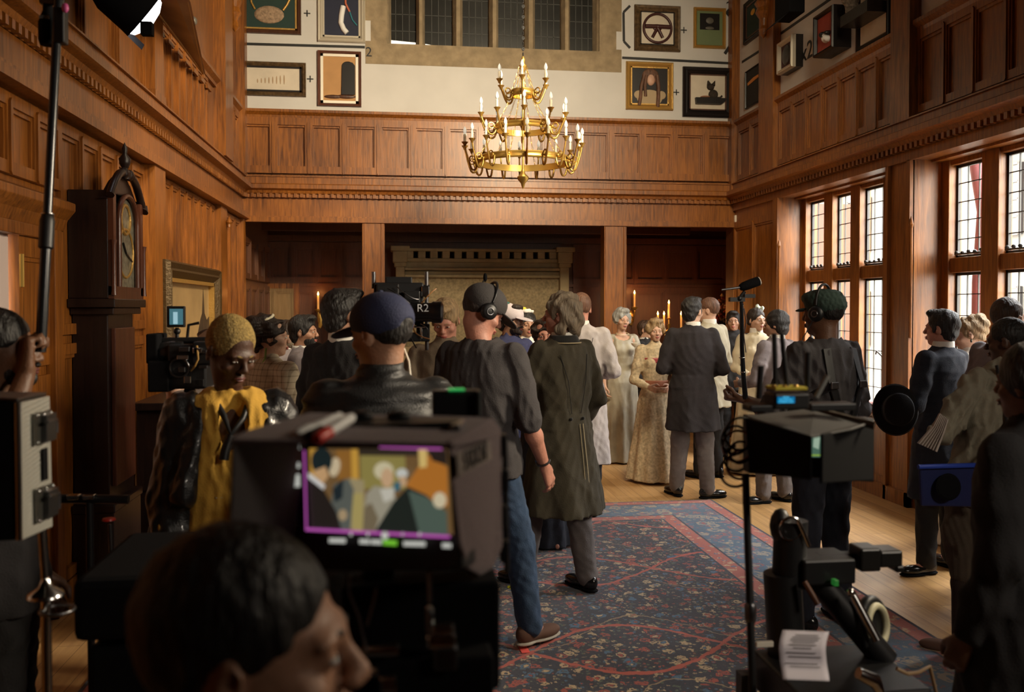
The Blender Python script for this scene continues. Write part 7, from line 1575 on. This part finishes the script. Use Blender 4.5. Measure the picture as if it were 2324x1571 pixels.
MB().slab([P3((0, 902, 1.72)) + Vector((-.1, 0, .0)), P3((40, 912, 1.72)), P3((106, 897, 1.98)), P3((30, 892, 1.98)) + Vector((-.1, 0, 0))], (0, 0, .006)).build('lid', STEEL, cs_, .002)
MB().tube([A4[0], A4[3]], .006, 8).tube([A4[1], A4[2]], .004, 8).build('edge_trim', CHROME, cs_, sm=60)
def ck_(u, v): return A4[0].lerp(A4[1], u).lerp(A4[3].lerp(A4[2], u), v) + Vector((.008, 0, 0))
for (u0, u1, v0, v1) in ((.30, .95, .10, .34), (.32, .98, .66, .92)):
    MB().slab([ck_(u0, v0), ck_(u1, v0), ck_(u1, v1), ck_(u0, v1)], (.004, 0, 0)).build('latch_plate', mat('dark_zinc', (.10, .10, .09), .4, .8), cs_, .001)
    la = MB().cbox(ck_((u0 + u1)/2, (v0 + v1)/2) + Vector((.012, 0, 0)), (.016, .05, .055)).tube([ck_(u0 + .15, v0 + .07) + Vector((.02, 0, 0)), ck_(u1 - .15, v0 + .07) + Vector((.02, 0, 0)), ck_(u1 - .15, v1 - .07) + Vector((.02, 0, 0))], .004, 6); la.build('latch', STEEL, cs_, .002)
    rv = MB()
    for u in (u0 + .08, (u0 + u1)/2, u1 - .08):
        for v in (v0 + .02, v1 - .02): rv.ball(ck_(u, v) + Vector((.005, 0, 0)), .004, 8)
    rv.build('rivet', CHROME, cs_, sm=80)
MB().slab([ck_(.6, .38), ck_(.78, .38), ck_(.78, .62), ck_(.6, .62)], (.003, 0, 0)).build('handle_slot', BLACKM, cs_)
q = P3((94, 1230, 1.9)); r0_ = P3((104, 1345, 1.9)); MB().tube([(q.x, q.y, q.z + .02), (r0_.x, r0_.y, r0_.z)], .007, 10).tube([(r0_.x, r0_.y, r0_.z), (r0_.x, r0_.y, .02)], .010, 10).build('stand_column', CHROME, cs_, sm=50)
MB().lathe([(.008, .03), (.014, .012), (.034, .0), (.036, -.008), (.01, -.012)], r0_, 20).build('stand_collar', CHROME, cs_, sm=50)
q = P3((130, 1385, 1.9)); MB().torus(q, .032, .004, 24, 8).build('stand_ring', STEEL, cs_, sm=50)
m = MB()
for a in (.5, 2.6, 4.7): m.tube([(r0_.x, r0_.y, .35), (r0_.x + .35*math.cos(a), r0_.y + .35*math.sin(a), .012)], .010, 8)
m.build('stand_leg', CHROME, cs_, sm=50)
# ---- light stand with bar, left of the blonde
ls = thing('grip_stand', 'dark grip stand with chrome knuckles and a red-topped upright, beside the clock base', 'stand', (0, 0, 0)); Yl = 2.8
MB().tube([P3((112, 1132, Yl)), P3((292, 1134, Yl))], .014, 10).build('crossbar', BLACK, ls, sm=50)
for x_ in (168, 203): MB().cbox(P3((x_, 1128, Yl - .02)), (.035, .03, .014)).build('knuckle', CHROME, ls, .004)
MB().tube([P3((203, 1130, Yl)), (P3((207, 1300, Yl)).x, Yl, .05)], .011, 10).build('column', BLACK, ls, sm=50)
MB().tube([P3((250, 1190, Yl)), P3((254, 1300, Yl)), (P3((254, 1300, Yl)).x, Yl, .1)], .006, 10).build('upright', STEEL, ls, sm=50); MB().lathe([(.0, .008), (.018, .006), (.02, 0), (.0, -.004)], P3((247, 1181, Yl)), 16).build('red_cap', RED, ls, sm=50)
MB().ball(P3((267, 1262, Yl)), .008, 10).build('knob', CREAM, ls, sm=60)
m = MB(); q = P3((207, 1300, Yl))
for a in (.5, 2.6, 4.7): m.tube([(q.x, q.y, .3), (q.x + .35*math.cos(a), q.y + .35*math.sin(a), .03)], .012, 8)
m.build('leg', BLACK, ls, sm=50)
# ---- stool under the seated person
sl = thing('stool', 'low black round stool under the person closest to the camera', 'stool', (P_SEAT.location.x, P_SEAT.location.y, 0))
MB().lathe([(0, .43), (.17, .43), (.18, .41), (.17, .38), (0, .38)], (0, 0, 0), 28).build('seat', BLACKM, sl, sm=40)
for i in range(4):
    a = PI/4 + i*PI/2; MB().tube([(.10*math.cos(a), .10*math.sin(a), .38), (.17*math.cos(a), .17*math.sin(a), .0)], .012, 8).build('leg', BLACK, sl, sm=50)
# ---- tape marks on the rug
def tape(label, m_, a_, b_, w1, c_, d__, w2):
    P = [RZ(*p, .0165) for p in (a_, b_, c_, d__)]; m = MB()
    for p0_, p1_, w_ in ((P[0], P[1], w1), (P[2], P[3], w2)):
        d = (p1_ - p0_).normalized(); n = Vector((-d.y, d.x, 0))*w_/2; m.slab([p0_ + n, p1_ + n, p1_ - n, p0_ - n], (0, 0, .0008))
    tag(m.build('tape_mark', m_), label, 'tape')
tape('bright yellow tape mark on the rug by the olive coat', mat('yellow_tape', (.62, .66, .02), .6), (1152, 1334), (1190, 1330), .02, (1155, 1330), (1172, 1346), .02)
tape('coral pink tape mark on the rug below the striding shoe', mat('coral_tape', (.85, .12, .10), .6), (1190, 1458), (1226, 1452), .022, (1182, 1462), (1194, 1482), .04)


# ---- matte black cart shape added to keep the lower left dark
ec = thing('dark_filler_cart', 'matte black cart shape added to darken the lower left, behind the seated person', 'cart', (0, 0, 0)); e0, e1 = P3((160, 1260, 2.0)), P3((470, 1260, 2.0))
MB().box(e0.x, e1.x, 2.0, 2.42, .92, 1.06).build('top_box', BLACKM, ec, .02); MB().box(e0.x + .02, e1.x - .02, 2.02, 2.40, .12, .90).build('draped_body', BLACKM, ec, .02)
for x in (e0.x + .05, e1.x - .05):
    for y in (2.07, 2.35): MB().lathe([(0, -.012), (.045, -.012), (.045, .012), (0, .012)], (0, 0, 0), 16, dirM((x, y, .061), (1, 0, 0))).box(x - .015, x + .015, y - .015, y + .015, .06, .13).build('caster', BLACK, ec, sm=40)
